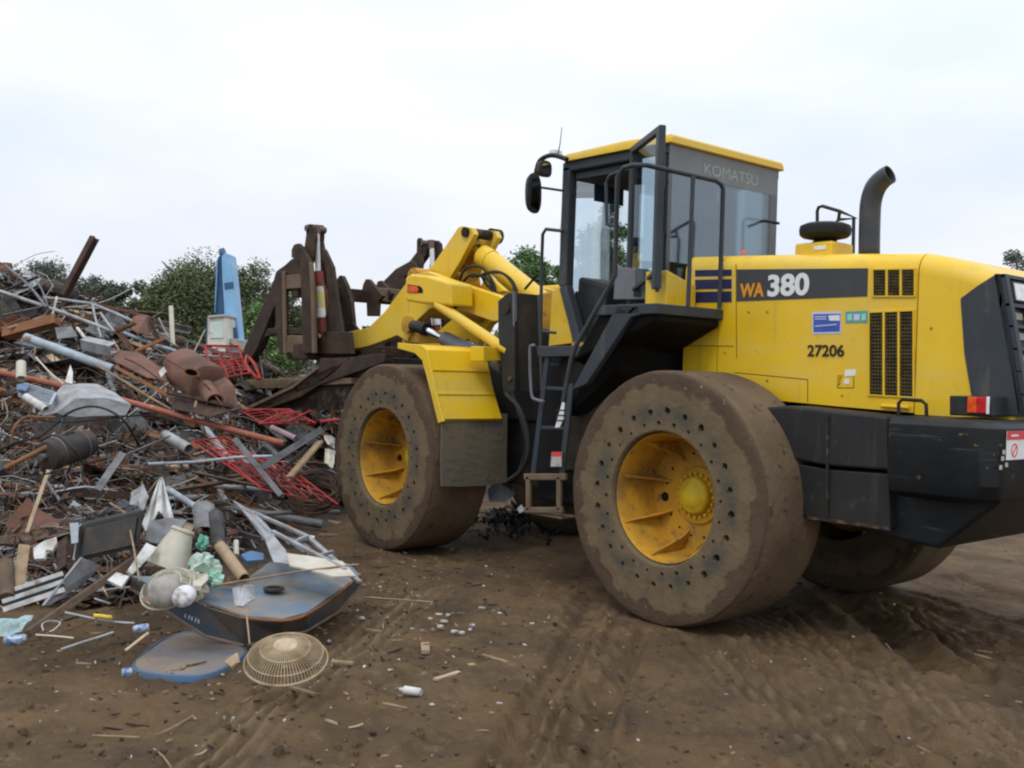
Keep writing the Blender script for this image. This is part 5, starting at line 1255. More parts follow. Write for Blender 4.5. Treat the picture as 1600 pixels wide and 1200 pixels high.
# black cables
def cable(label, pts, wpx, m_='black', cat='cable', lift=.06, name='cable'):
    q = [end(p, lift if len(p) == 2 else 0) for p in pts]; b = MB(); b.tube(q, wm(wpx, q[0])/2, 6, smoothn=5)
    return tag(b.build(name, SM[m_], smooth=True, angle=60), label, cat)
cable('thick black cable arching over beneath the bent grey sheet', [(96, 652, 7.6), (118, 640, 7.6), (145, 635, 7.6), (172, 642, 7.6), (196, 660, 7.6), (214, 690, 7.7), (220, 700, 7.8)], 4)
cable('black cable running right from below the bent grey sheet to the red pipe', [(60, 655, 7.7), (110, 660, 7.6), (180, 652, 7.8), (240, 650, 8.1), (300, 668, 8.2)], 3)
cable('black hose snaking left towards the heap edge above the grey motor', [(0, 702, 7.4), (30, 690, 7.4), (62, 682, 7.4), (95, 655, 7.5)], 4)
cable('rusty orange hoop of wire left of the grey motor', [(18, 690, 7.4), (22, 668, 7.4), (40, 652, 7.5), (62, 652, 7.5), (86, 652, 7.5)], 4, 'orange', 'wire')
cable('stiff tan wire bending left at the heap edge', [(4, 640, 7.8), (5, 622, 7.9), (12, 648, 7.7), (0, 665, 7.6)], 2, 'wood', 'wire')
cable('thin white wire dropping over the grey motor towards the shard', [(56, 558, 8.7), (78, 582, 8.5), (100, 600, 8.3)], 2.4, 'cream', 'wire')
cable('thin dark wire looping across the long brown sheet', [(195, 560, 9.1), (220, 572, 9.0), (255, 600, 8.8), (280, 640, 8.6)], 2, 'darkrust', 'wire')
# --- motor
def motor():
    t = empty('electric_motor'); tag(t, 'dark grey cylindrical electric motor lying among cables at the middle of the heap', 'motor')
    c0, c1 = D(70, 713, 7.1), D(142, 690, 7.5); d = c1-c0; r_ = wm(25, c0)
    b = MB(); b.tube([c0, c0+d*.04, c0+d*.15, c0+d*.16, c0+d*.78, c0+d*.80, c0+d*.96, c1], [r_*.5, r_*.9, r_*.96, r_, r_, r_*.94, r_*.8, r_*.5], 28); b.build('casing', SM['darksteel'], t, smooth=True, angle=35)
    for u in (.2, .72):
        b = MB(); b.tube([c0+d*u, c0+d*(u+.02)], [r_*1.03, r_*1.03], 28); b.build('band', SM['greysteel'], t, smooth=True, angle=35)
    b = MB(); b.cyl(c0-d*.10, c0, r_*.22, 14); b.build('shaft', SM['greysteel'], t, smooth=True, angle=35)
    b = MB(); m_ = c0+d*.45+UPZ*r_*.95; b.bar(m_-d*.12, m_+d*.12, r_*.5, r_*.3); b.build('terminal_box', SM['darksteel'], t, bevel=.006)
motor(); lm('grey motor', 105, 702)
cable('dark cable draped over the body of the grey motor', [(60, 690, 6.9), (88, 680, 6.85), (112, 700, 6.8), (130, 722, 6.9), (150, 728, 7.0)], 3.2)
stick('metal_strip', 'dark rusty strip lying across the foot of the grey motor', 'metal strip', (66, 742, 6.75), (168, 716, 6.95), 6, 'darkrust', 'plank', 0)
stick('pipe', 'orange brown pipe lying left and above the grey motor', 'pipe', (8, 732, 7.0), (74, 698, 7.1), 8, 'orange', 'rod', 0)
stick('stake', 'pointed orange tan stake above the grey motor', 'stake', (76, 690, 7.2), (119, 667, 7.3), 6, 'wood', 'plank', 0)
stick('lath', 'thin pale wooden lath leaning upright below the grey motor', 'lath', (76, 734, 6.95), (42, 832, 6.75), 6, 'palewood', 'plank', 0); lm('leaning pale lath', 58, 785)
# --- middle pieces
stick('metal_strip', 'flat grey metal strip reaching up right from the bent elbow piece', 'metal strip', (184, 716, 7.3), (264, 682, 7.7), 10, 'greysteel', 'plank', 0); lm('grey elbow strip', 200, 712)
stick('metal_strip', 'lower leg of grey flat strip dropping towards the fluted white sheet', 'metal strip', (192, 708, 7.3), (152, 766, 7.0), 12, 'greysteel', 'plank', 0)
stick('pipe', 'thin grey blue pipe lying level across the red wire racks', 'pipe', (232, 725, 7.7), (426, 713, 7.7), 5, 'paleblue', 'rod', 0); lm('level grey pipe', 330, 718)
stick('beam', 'dark grey steel bar slanting down right over the red wire rack', 'steel bar', (367, 686, 7.6), (440, 775, 7.4), 10, 'greysteel', 'square', 0); lm('dark slanting bar', 402, 730)
stick('angle_iron', 'dark angle iron rising right to meet the fork', 'angle iron', (410, 730, 7.5), (505, 669, 8.0), 10, 'greysteel', 'angle', 0)
stick('board', 'orange tan board inside the dark tilted frame near the front wheel', 'board', (452, 746, 7.6), (500, 690, 7.9), 15, 'wood', 'plank', 0, roll=.2); lm('orange tan board', 478, 716)
stick('frame_rail', 'dark rail beside the orange tan board', 'rail', (436, 740, 7.7), (480, 700, 7.9), 7, 'darksteel', 'square', 0)
stick('pipe', 'short mauve pipe above the dark angle iron', 'pipe', (424, 668, 8.2), (462, 685, 8.1), 9, 'purple', 'pipe', 0)
stick('hose', 'ribbed light grey duct hose below the long red pipe', 'duct hose', (258, 680, 7.9), (295, 702, 7.7), 17, 'gal', 'pipe', 0)
stick('pipe', 'grey pipe lying on the mud just behind the bent grey frame', 'pipe', (412, 803, 8.2), (530, 800, 8.6), 7, 'greysteel', 'rod', 0)
stick('stick', 'pale stick sticking out right above the fluted white sheet', 'stick', (264, 762, 6.9), (308, 746, 7.1), 5, 'palewood', 'plank', 0)
stick('pipe', 'pale blue grey pipe sloping under the pale stick', 'pipe', (262, 764, 7.1), (318, 800, 6.9), 10, 'paleblue', 'pipe', 0)
stick('duct', 'dusty brown boards lying level in the middle of the heap', 'board', (262, 772, 7.4), (410, 748, 7.7), 14, 'darkwood', 'plank', .02)
stick('plank', 'dark plank lying low between the racks and the mud', 'plank', (300, 742, 7.5), (440, 772, 7.6), 9, 'darkwood', 'plank', .02)
# --- red wire racks
def wire_rack(label, A, B, Cc, n1, n2, m_='redpaint', w1=3.0, w2=1.3, up=None):
    t = empty('wire_rack'); tag(t, label, 'wire rack'); A, B, Cc = D(*A), D(*B), D(*Cc); e1 = B-A; e2 = Cc-A
    b = MB(); r1, r2 = wm(w1, A)/2, wm(w2, A)/2
    b.tube([A, B, B+e2, A+e2, A], r1, 8); b.build('rim', SM[m_], t, smooth=True, angle=50)
    b = MB()
    for k in range(1, n1): b.tube([A+e1*k/n1, A+e1*(k+.25)/n1+e2*.5+UPZ*.03, A+e1*k/n1+e2], r2, 6)
    for k in range(1, n2): b.tube([A+e2*k/n2, A+e2*k/n2+e1*.5+UPZ*.02, A+e2*k/n2+e1], r2*1.1, 6)
    b.build('wires', SM[m_], t, smooth=True, angle=50)
wire_rack('red wire rack lying half buried under the long red pipe', (300, 690, 8.0), (408, 762, 7.5), (352, 682, 8.3), 3, 7); lm('half buried red rack', 350, 725)
wire_rack('second red wire rack showing between the slanting bar and the orange board', (330, 700, 7.9), (412, 765, 7.5), (440, 722, 7.8), 6, 5)
wire_rack('red wire rack lying flat just below the fork tines', (372, 640, 8.9), (412, 662, 8.6), (452, 640, 9.0), 6, 3)
wire_rack('red wire rack at the tip of the fork near the front wheel', (404, 662, 8.5), (452, 658, 8.6), (440, 645, 8.9), 3, 3)
wire_rack('upright red wire rack in front of the pale crane cab', (320, 540, 11.0), (330, 577, 10.7), (372, 541, 11.2), 6, 3, w1=4, w2=1.6)
wire_rack('tilted red wire basket side right of the rusty tank', (334, 568, 10.0), (345, 592, 9.7), (378, 560, 10.4), 5, 4, w1=3.4, w2=1.8)
cable('bent red tube loop seen through the fork opening', [(386, 556, 11.4), (384, 568, 11.2), (396, 585, 11.0), (406, 592, 11.0), (398, 570, 11.2), (388, 558, 11.4)], 5, 'redpaint', 'bent tube', name='bent_tube')
stick('rod', 'short bright red rod beside the front tyre', 'rod', (500, 659, 9.0), (530, 656, 9.1), 5, 'redpaint', 'rod', 0)
sheet('metal_scrap', 'white metal scrap under the end of the fork by the front tyre', 'metal scrap', [(507, 680, 8.8), (524, 684, 8.9), (522, 702, 8.8), (512, 695, 8.7)], 'white', 0, crumple=.2, sub=2)
sheet('metal_scrap', 'upright pale metal scrap beside the front tyre', 'metal scrap', [(510, 700, 8.6), (523, 705, 8.7), (520, 732, 8.5), (508, 722, 8.5)], 'cream', 0, crumple=.2, sub=2)
# dark rusty coil near front wheel
def coil():
    b = MB(); c = D(492, 768, 8.4); r_ = wm(34, c)
    for k in range(46):
        q = []; ph = random.uniform(0, 6.3); t1, t2 = random.uniform(-.5, .5), random.uniform(-.4, .4)
        for i in range(13):
            a = ph+i*.5; rr = r_*random.uniform(.75, 1.05); q.append(c+RH*rr*math.cos(a)*1.15+UPZ*(rr*math.sin(a)*.75+t1*.1)+FH*(rr*math.sin(a+t2)*.6))
        b.tube(q, .008, 5, smoothn=2)
    tag(b.build('wire_coil', SM['darkrust'], smooth=True), 'dark rusty bundle of coiled wire between the heap and the front wheel', 'wire coil')
coil(); lm('dark wire bundle', 492, 768)

# --- left foreground
def fluted(name, label, cat, apex, left, right, n, m_, d):
    b = MB(); A = D(*apex, d+.25); Lf = D(*left, d); Rt = D(*right, d-.05); vs = []
    nn = (CP-A).normalized()
    for k in range(n+1):
        u = k/n; e = Lf*(1-u)+Rt*u-UPZ*.06*math.sin(u*9)+nn*(.03 if k % 2 else -.02); t_ = A+(Rt-Lf)*.10*(u-.5)+nn*(.012 if k % 2 else -.008)
        vs += [t_, (t_*2+e)/3+nn*.02, (t_+e*2)/3, e]
    b.add(vs, [(i*4+j, i*4+j+1, (i+1)*4+j+1, (i+1)*4+j) for i in range(n) for j in range(3)])
    o = b.build(name, SM[m_]); s_ = o.modifiers.new('t', 'SOLIDIFY'); s_.thickness = .005; tag(o, label, cat); return o
fluted('fluted_sheet', 'fan shaped fluted white plastic sheet standing near the heap foot', 'plastic sheet', (252, 745), (222, 818), (272, 806), 8, 'white', 6.7); lm('fluted white sheet', 247, 782)
sheet('metal_scrap', 'torn pale metal piece left of the fluted white sheet', 'metal scrap', [(205, 770, 6.9), (224, 756, 6.9), (232, 775, 6.8), (222, 800, 6.7), (216, 790, 6.8), (204, 790, 6.8)], 'gal', 0, crumple=.12, sub=3)
def crt():
    t = empty('television'); tag(t, 'smashed black box television lying face up at the heap foot', 'television')
    b = MB(); c = D(175, 830, 6.35); ex, ey, ez = RH*.19+UPZ*.05, UPZ*.11+FH*.04, FH*.17-RH*.05
    b.hexa([c-ex-ey-ez, c+ex-ey-ez, c+ex*.8-ey*.8+ez, c-ex*.8-ey*.8+ez, c-ex+ey-ez, c+ex+ey-ez, c+ex*.8+ey*.7+ez, c-ex*.8+ey*.7+ez]); b.build('case', blackp, t, bevel=.015)
    b = MB(); c2 = c-ez*1.05; b.hexa([c2-ex*.8-ey*.75, c2+ex*.8-ey*.75, c2+ex*.8+ey*.7, c2-ex*.8+ey*.7]+[q-ez*.04 for q in (c2-ex*.8-ey*.75, c2+ex*.8-ey*.75, c2+ex*.8+ey*.7, c2-ex*.8+ey*.7)]); b.build('screen_panel', SM['darksteel'], t, bevel=.004)
    b = MB(); c3 = c-ex*1.02; b.hexa([c3-ey*.8-ez*.9, c3-ey*.8+ez*.0, c3+ey*.8+ez*.0, c3+ey*.85-ez*.9]+[q-ex*.05 for q in (c3-ey*.8-ez*.9, c3-ey*.8+ez*.0, c3+ey*.8+ez*.0, c3+ey*.85-ez*.9)]); b.build('side_trim', SM['paleblue'], t)
crt(); lm('black television', 175, 830)
sheet('panel', 'pale blue grey strip standing at the left side of the black television', 'panel', [(109, 818, 6.2), (123, 817, 6.2), (122, 848, 6.1), (112, 850, 6.1)], 'paleblue', 0)
sheet('floor_tile', 'broken white tile piece with a notched edge left of the black television', 'tile', [(52, 858, 5.95), (70, 846, 6.0), (88, 841, 6.05), (90, 850, 6.0), (82, 862, 5.95), (72, 860, 5.95), (70, 874, 5.9), (54, 875, 5.9)], 'white', 0, th=.02)
stick('strip', 'thin pale edge strip above the broken tile', 'strip', (42, 857, 6.0), (108, 832, 6.15), 4, 'gal', 'plank', 0)
sheet('floor_tile', 'square white tile resting on the muddy timber', 'tile', [(168, 908, 5.75), (182, 896, 5.8), (202, 902, 5.8), (190, 919, 5.7)], 'white', 0, th=.018)
sheet('floor_tile', 'long speckled white panel strip leaning above the square tile', 'panel strip', [(198, 893, 5.85), (228, 850, 6.15), (246, 858, 6.15), (232, 872, 6.05), (206, 899, 5.85)], 'white', 0, th=.018)
sheet('metal_sheet', 'folded grey triangular sheet standing over the slotted rail', 'metal sheet', [(67, 948, 5.6), (126, 871, 5.95), (158, 884, 6.05), (130, 912, 5.9), (78, 946, 5.62)], 'greysteel', 0, crumple=.02, sub=2); lm('folded triangular sheet', 110, 908)
stick('sheet_edge', 'pale folded lip along the triangular sheet', 'metal strip', (67, 946, 5.58), (127, 871, 5.93), 6, 'gal', 'plank', 0)
def rail():
    t = empty('window_track'); tag(t, 'black and white slotted window track lying at the lower left heap edge', 'window track')
    for k, (m_, w_) in enumerate((('white', 4), ('black', 12), ('white', 3), ('black', 9), ('white', 4))):
        y = k*6.2
        b = MB(); b.bar(D(2+y*.1, 928+y, 5.62-k*.02), D(98+y*.1, 896+y*1.0, 5.8-k*.02), wm(w_, D(50, 900, 5.7)), .02+.006*(k % 2 == 0), roll=.3); b.build('track_profile', SM[m_], t)
rail(); lm('slotted window track', 50, 925)
stick('timber', 'long muddy brown timber rising right under the square tile', 'timber', (44, 990, 5.35), (250, 846, 6.4), 14, 'darkwood', 'square', 0); lm('muddy timber', 150, 920)
stick('board', 'brown board standing upright at the left heap edge', 'board', (38, 852, 5.95), (28, 922, 5.7), 17, 'wood', 'plank', 0, roll=.2)
stick('post', 'dark stump at the far left edge beside the brown board', 'stump', (8, 880, 5.8), (10, 935, 5.6), 26, 'darkwood', 'rod', 0)
sheet('plastic_bag', 'crumpled aqua plastic sheeting at the lower left edge', 'plastic sheeting', [(-10, 972, 5.4), (20, 966, 5.45), (52, 962, 5.5), (40, 975, 5.4), (34, 990, 5.35), (10, 996, 5.3), (-10, 998, 5.3)], mat('aqua_plastic', (.30, .42, .41), .35, c2=(.20, .27, .26), scale=14), 0, crumple=.22, sub=4, bulge=.05)
def can(label, a, b_, dd, w_, m1='bright', m2='gal'):
    t = empty('drink_can'); tag(t, label, 'drink can'); p0, p1 = D(*a, dd), D(*b_, dd+.02); d = p1-p0; r_ = wm(w_, p0)/2
    b = MB(); b.tube([p0, p0+d*.03, p0+d*.1, p0+d*.9, p0+d*.97, p1], [r_*.8, r_*.85, r_, r_, r_*.85, r_*.8], 18); b.build('body', SM[m2], t, smooth=True, angle=35)
    b = MB(); b.tube([p0+d*.14, p0+d*.5, p0+d*.86], [r_*1.015]*3, 18, cap=False); b.build('printed_band', mat('can_print', (.09, .16, .33), .4, .2, (.34, .38, .44), 40, .45, .55), t, smooth=True, angle=35)
can('blue and silver drink can lying at the lower left edge', (7, 1001), (42, 999), 5.25, 17)
can('shiny blue and white drink can between the muddy timber and blue oval panel', (208, 984), (233, 980), 5.35, 13)
can('crushed pale can near the left corner of the blue oval panel', (190, 1052), (207, 1050), 4.95, 14)
stick('tube', 'thin shiny metal tube lying on the mud left of the small can', 'tube', (95, 1015, 5.15), (177, 988, 5.3), 4, 'gal', 'rod', 0)
stick('tube', 'thin pale tube running right to the small can', 'tube', (102, 957, 5.5), (210, 974, 5.45), 4, 'gal', 'rod', 0, bend=-.03)
stick('tube', 'short pale rod lying on the mud below the yellow handle', 'rod', (56, 992, 5.25), (115, 997, 5.25), 3, 'cream', 'rod', 0)
stick('stick', 'pale flat stick pointing down left from the small can', 'stick', (232, 988, 5.3), (196, 1016, 5.15), 4.5, 'palewood', 'plank', 0)
stick('handle', 'small yellow plastic handle on the mud by the muddy timber', 'handle', (147, 962, 5.45), (175, 965, 5.45), 7, 'yellow', 'rod', 0)
cable('thin looped rusty wire lying on the mud left of the shiny tube', [(20, 1002, 5.25), (70, 998, 5.25), (130, 975, 5.4), (155, 965, 5.45)], 2, 'rust', 'wire', name='wire')
cable('curled dark wire ring on the mud beside the shiny tube', [(64, 1003, 5.22), (62, 992, 5.28), (74, 986, 5.3), (82, 996, 5.25), (76, 1006, 5.2), (64, 1003, 5.22)], 1.8, 'darkrust', 'wire', name='wire')
cable('white wire ring around a yellow cap on the mud', [(68, 986, 5.3), (66, 975, 5.35), (78, 970, 5.38), (94, 973, 5.36), (84, 984, 5.32), (74, 988, 5.3)], 2.2, 'white', 'wire', name='wire')
cable('long springy orange wire bowing down over the black television', [(172, 786, 6.5), (196, 804, 6.35), (206, 840, 6.1), (213, 880, 5.9), (218, 908, 5.7)], 3, 'wood', 'wire', name='wire')
cable('curved thin wire trailing on the mud under the shiny tube', [(110, 1022, 5.1), (140, 1022, 5.1), (165, 1010, 5.15), (172, 990, 5.25)], 1.6, 'rust', 'wire', name='wire')

# --- the centre cluster
def bucket(label, top, bot, rt, rb, d, m_, name='bucket', cat='bucket', seg=28):
    p0, p1 = D(*top, d), D(*bot, d-.05); a = p1-p0; b = MB()
    b.tube([p0, p0+a*.06, p0+a*.1, p0+a*.5, p1-a*.04, p1], [wm(rt, p0)*.5, wm(rt, p0)*.55, wm(rt, p0)*.5, wm((rt+rb)/2, p0)*.5, wm(rb, p0)*.5, wm(rb, p0)*.52], seg, cap=True)
    return tag(b.build(name, SM[m_], smooth=True, angle=35), label, cat)
bucket('grey white tapered plastic tub upside down behind the round fan', (287, 826), (262, 886), 34, 66, 6.3, 'cream', 'plastic_tub', 'tub'); lm('grey white tub', 275, 855)
sheet('metal_scrap', 'mottled grey metal flap lying above the tapered tub', 'metal scrap', [(236, 812, 6.5), (262, 808, 6.6), (292, 812, 6.6), (280, 832, 6.4), (246, 852, 6.3), (226, 845, 6.3)], 'greysteel', 0, crumple=.12, sub=3)
# corrugated sheet
def corr(label, A, B, Cc, n, m_, name='corrugated_sheet'):
    A, B, Cc = D(*A), D(*B), D(*Cc); e1 = B-A; e2 = Cc-A; nn = e1.cross(e2).normalized(); b = MB(); vs = []; K = n*4
    for k in range(K+1):
        o_ = nn*.012*math.sin(k/4*2*math.pi)
        for j in range(4): vs.append(A+e1*k/K+e2*j/3+o_+nn*.03*math.sin(j*1.1))
    b.add(vs, [(i*4+j, i*4+j+1, (i+1)*4+j+1, (i+1)*4+j) for i in range(K) for j in range(3)])
    o = b.build(name, SM[m_], smooth=True); s_ = o.modifiers.new('t', 'SOLIDIFY'); s_.thickness = .004; return tag(o, label, 'corrugated sheet')
corr('corrugated white metal sheet folded upright above the green bag', (302, 790, 6.75), (303, 828, 6.5), (335, 788, 6.75), 8, 'gal'); lm('corrugated white sheet', 320, 808)
corr('darker corrugated piece hanging right of the white corrugated sheet', (326, 802, 6.6), (330, 852, 6.35), (348, 800, 6.6), 9, 'greysteel')
stick('cardboard_tube', 'tan cardboard tube lying between the green bag and the blue hood', 'tube', (340, 848, 6.4), (382, 905, 6.0), 19, 'tan', 'pipe', 0); lm('tan tube', 362, 878)
def bag(label, c, wp, hp_, d, m_, seed):
    ce = D(*c, d); b = MB(); vs = []; n1, n2 = 14, 9
    for i in range(n2+1):
        ph = math.pi*i/n2
        for k in range(n1):
            t_ = 2*math.pi*k/n1; q = 1+.28*math.sin(seed+t_*3+ph*4)+.16*math.sin(seed*2+t_*7-ph*5)+random.uniform(-.08, .08)
            vs.append(ce+(RH*math.cos(t_)*wm(wp, ce)/2*math.sin(ph)+UPZ*math.cos(ph)*wm(hp_, ce)/2+FH*math.sin(t_)*math.sin(ph)*wm(wp, ce)*.4)*q)
    b.add(vs, [(i*n1+k, i*n1+(k+1) % n1, (i+1)*n1+(k+1) % n1, (i+1)*n1+k) for i in range(n2) for k in range(n1)])
    return tag(b.build('plastic_bag', SM[m_] if isinstance(m_, str) else m_), label, 'plastic bag')
bag('crumpled translucent green plastic bag on top of the round fan', (318, 888), 46, 40, 5.95, mat('pale_green_plastic', (.42, .50, .43), .3, c2=(.20, .34, .26), scale=16), 1.2); lm('green plastic bag', 318, 888)
bag('small bright green plastic wad beside the blue hood', (335, 905), 26, 22, 5.85, mat('mint_plastic', (.30, .48, .39), .35, c2=(.18, .4, .3), scale=16), 3.1)
bag('tiny teal wrapper with an orange cap above the green bag', (316, 848), 16, 20, 6.2, 'green', 2.0)
bag('grey crumpled plastic under the green bag', (302, 915), 48, 36, 5.8, 'cream', 5.0)
# round fans
def fan(label, c, rp, d, m_, wires=40, tiltv=(0, 0, 1), cat='fan', dome=.35, parts=True, hub=None):
    t = empty('fan_guard'); tag(t, label, cat); ce = D(*c, d); r_ = wm(rp, ce); n_ = Vector(tiltv).normalized(); a = n_.cross(FW).normalized(); b_ = n_.cross(a)
    b = MB(); pts = [ce+(a*math.cos(2*math.pi*k/36)+b_*math.sin(2*math.pi*k/36))*r_ for k in range(37)]; b.tube(pts, .006, 6, cap=False); b.build('rim', SM[m_], t, smooth=True)
    b = MB()
    for k in range(wires):
        q = 2*math.pi*k/wires; e = a*math.cos(q)+b_*math.sin(q)
        b.tube([ce+e*r_, ce+e*r_*.9+n_*r_*dome*.45, ce+e*r_*.6+n_*r_*dome*.85, ce+e*r_*.28+n_*r_*dome], .0022, 4, cap=False)
    for q in (.9, .6): b.tube([ce+n_*r_*dome*(.45 if q > .8 else .85)+(a*math.cos(2*math.pi*k/36)+b_*math.sin(2*math.pi*k/36))*r_*q for k in range(37)], .003, 4, cap=False)
    b.build('guard_wires', SM[m_], t)
    b = MB(); vs = []; n = 28
    for q, h_ in ((.30, .98), (.28, 1.04), (.15, 1.08), (.0, 1.09)):
        for k in range(n): t_ = 2*math.pi*k/n; vs.append(ce+(a*math.cos(t_)+b_*math.sin(t_))*r_*q+n_*r_*dome*h_)
    b.add(vs, [(i*n+k, i*n+(k+1) % n, (i+1)*n+(k+1) % n, (i+1)*n+k) for i in range(3) for k in range(n)]); b.build('hub_plate', SM[hub or m_], t, smooth=True)
    return t
rw_ = mat('rusty_guard_wire', (.42, .33, .21), .6, .2, (.28, .2, .11), 12); SM['guard'] = rw_
SM['plate'] = mat('rusty_plate', (.48, .38, .27), .5, .2, (.30, .2, .12), 9)
fan('domed rusty wire fan guard lying on the mud in front of the blue hood', (447, 1032), 64, 5.08, 'guard', 72, (UPZ*1.0-FW*.36), 'fan guard', .44, hub='plate'); lm('wire fan guard', 447, 1025)
fan('grey round fan with wire guard leaning at the heap foot', (262, 920), 42, 5.75, 'cream', 54, (UPZ*.8-FW*.6-RH*.15), 'fan', .35, hub='white'); lm('grey round fan', 262, 920)
def dome(label, c, rp, d, m_, cat='plastic dome'):
    ce = D(*c, d); b = MB(); r_ = wm(rp, ce); n_ = (UPZ*.6-FW*.7-RH*.1).normalized(); a = n_.cross(FW).normalized(); b_ = n_.cross(a); vs = []; n = 28
    for i in range(8):
        ph = i/7*math.pi/2
        for k in range(n): t_ = 2*math.pi*k/n; vs.append(ce+(a*math.cos(t_)+b_*math.sin(t_))*r_*math.cos(ph)+n_*r_*.75*math.sin(ph))
    b.add(vs, [(i*n+k, i*n+(k+1) % n, (i+1)*n+(k+1) % n, (i+1)*n+k) for i in range(7) for k in range(n)]+[tuple(range(n))]); return tag(b.build('plastic_dome', m_, smooth=True, angle=60), label, cat)
dome('grey oval plastic cover lying in the round fan', (258, 925), 27, 5.62, mat('grey_cover', (.30, .285, .26), .6, c2=(.2, .18, .15), scale=14))
dome('bright white plastic dome in front of the round fan', (288, 932), 19, 5.55, mat('scuffed_white', (.60, .60, .63), .45, c2=(.25, .22, .19), scale=14, lo=.42, hi=.6)); lm('white dome', 288, 932)
# --- blue car hood
def car_hood():
    t = empty('car_hood'); tag(t, 'big faded blue steel car panel with rusty edges lying at the heap foot', 'car panel')
    def G(px, py, z): return U(px, py, 'z', z)
    top = [G(206, 905, .42), G(258, 932, .32), G(320, 950, .26), G(376, 967, .22), G(440, 972, .20), G(480, 962, .21), G(530, 928, .24), G(563, 899, .26), G(545, 884, .30), G(470, 876, .33), G(420, 880, .34), G(380, 905, .30), G(345, 930, .26), G(300, 936, .28)]
    bot = [G(203, 917, .36), G(258, 952, .24), G(320, 992, .09), G(382, 1008, .03), G(440, 994, .05), G(480, 984, .05), G(528, 955, .07), G(565, 912, .13)]
    b = MB()
    c = sum(top, Vector())/len(top); k = len(top)
    bm_v = top+[c]
    b.add(bm_v, [(i, (i+1) % k, k) for i in range(k)]); o = b.build('top_skin', SM['blue'], t)
    bm = bmesh.new(); bm.from_mesh(o.data); bmesh.ops.subdivide_edges(bm, edges=bm.edges, cuts=4, use_grid_fill=True)
    for v in bm.verts: v.co.z += float(fbm(np.array([v.co.x*2.2]), np.array([v.co.y*2.2]), 1, 3)[0])*.035
    bm.to_mesh(o.data); bm.free(); s_ = o.modifiers.new('t', 'SOLIDIFY'); s_.thickness = .012
    b = MB(); n = len(bot); b.add([v+UPZ*.004 for v in top[:n]]+bot, [(i, i+1, i+1+n, i+n) for i in range(n-1)]); o2 = b.build('front_edge', mat('muddy_blue_edge', (.085, .12, .155), .7, 0, (.17, .135, .10), 3.5, .42, .6, c3=(.13, .10, .07), s3=8, lo3=.52, hi3=.66), t); s_ = o2.modifiers.new('t', 'SOLIDIFY'); s_.thickness = .012
    b = MB(); b.tube([v-UPZ*.004 for v in bot], .011, 7); b.build('rolled_lip', mat('lip', (.22, .17, .14), .6, .2, (.3, .25, .22), 8), t, smooth=True)
    b = MB(); b.tube([v+UPZ*.008 for v in top[3:8]], .009, 7, smoothn=3); b.build('rusty_fold', SM['orange'], t, smooth=True)
    hp = G(428, 921, .305); b = MB(); b.rev([(.062, .0), (.062, .012), (.045, .012), (.045, -.0)], 24, hp, 'z')
    for v_i, v in enumerate(b.v): b.v[v_i] = (hp.x+(v[0]-hp.x), hp.y+(v[1]-hp.y), v[2])
    hl_ = b.build('opening_rim', SM['darksteel'], t, smooth=True)
    b = MB(); b.rev([(.045, .008), (.0, .008)], 24, hp, 'z'); b.build('opening', black, t)
    b = MB(); q = [G(226, 929, .35), G(257, 943, .27), G(255, 953, .25), G(224, 938, .33)]; b.prism([v-FW*.012 for v in q], (CP-q[0]).normalized()*.006); b.build('red_patch', mat('faded_red', (.40, .17, .12), .6, c2=(.45, .3, .25), scale=12), t)
    b = MB(); 
    for i in range(5):
        q0 = G(291+i*5.2, 964+i*2.2, .20); b.bar(q0-FW*.02, q0-FW*.02+UPZ*.022+RH*.006*(i % 2), .007, .004)
    b.build('worn_lettering', mat('pale_paint_marks', (.40, .46, .5), .6), t)
car_hood(); lm('blue car panel', 430, 930)
sheet('metal_bracket', 'small crumpled pale metal bracket sitting on the blue car panel', 'bracket', [(364, 922, 5.62), (378, 926, 5.6), (382, 916, 5.65), (397, 917, 5.66), (397, 936, 5.55), (380, 948, 5.5), (368, 945, 5.5)], 'gal', 0, th=.01, crumple=.2, sub=2, bulge=.05)
# --- blue oval panel
def oval():
    t = empty('oval_panel'); tag(t, 'blue rimmed oval panel filled with tan mud, flat on the ground before the car panel', 'panel')
    px = [(205, 1042), (222, 1022), (250, 1000), (285, 988), (320, 990), (385, 1014), (375, 1030), (345, 1048), (310, 1057), (270, 1057), (225, 1052)]
    P_ = [U(a, c, 'z', .03) for a, c in px]; c = sum(P_, Vector())/len(P_); k = len(P_)
    # smooth outline
    sm_ = []
    for i in range(k):
        p0, p1, p2, p3 = P_[i-1], P_[i], P_[(i+1) % k], P_[(i+2) % k]
        for j in range(4):
            t_ = j/4; sm_.append(.5*((2*p1)+(p2-p0)*t_+(2*p0-5*p1+4*p2-p3)*t_*t_+(3*p1-p0-3*p2+p3)*t_**3))
    n = len(sm_); b = MB(); vs = []
    for q, h_ in ((1, -.03), (1.0, -.012), (.985, .004), (.95, .008), (.93, .002)):
        for v in sm_: vs.append(c+(v-c)*q+UPZ*h_)
    b.add(vs, [(i*n+j, i*n+(j+1) % n, (i+1)*n+(j+1) % n, (i+1)*n+j) for i in range(4) for j in range(n)]); b.build('rim', SM['bright'], t, smooth=True, angle=50)
    b = MB(); vs = []
    for q in (.935, .6, .3):
        for v in sm_: vs.append(c+(v-c)*q+UPZ*(.003+.006*math.sin(v.x*9)*q))
    b.add(vs, [(i*n+j, i*n+(j+1) % n, (i+1)*n+(j+1) % n, (i+1)*n+j) for i in range(2) for j in range(n)]+[tuple(2*n+j for j in range(n))])
    b.build('mud_covered_face', mat('tan_mud', (.24, .19, .14), .8, 0, (.17, .16, .16), 3, .4, .6, c3=(.06, .12, .24), s3=2.2, lo3=.6, hi3=.7), t)
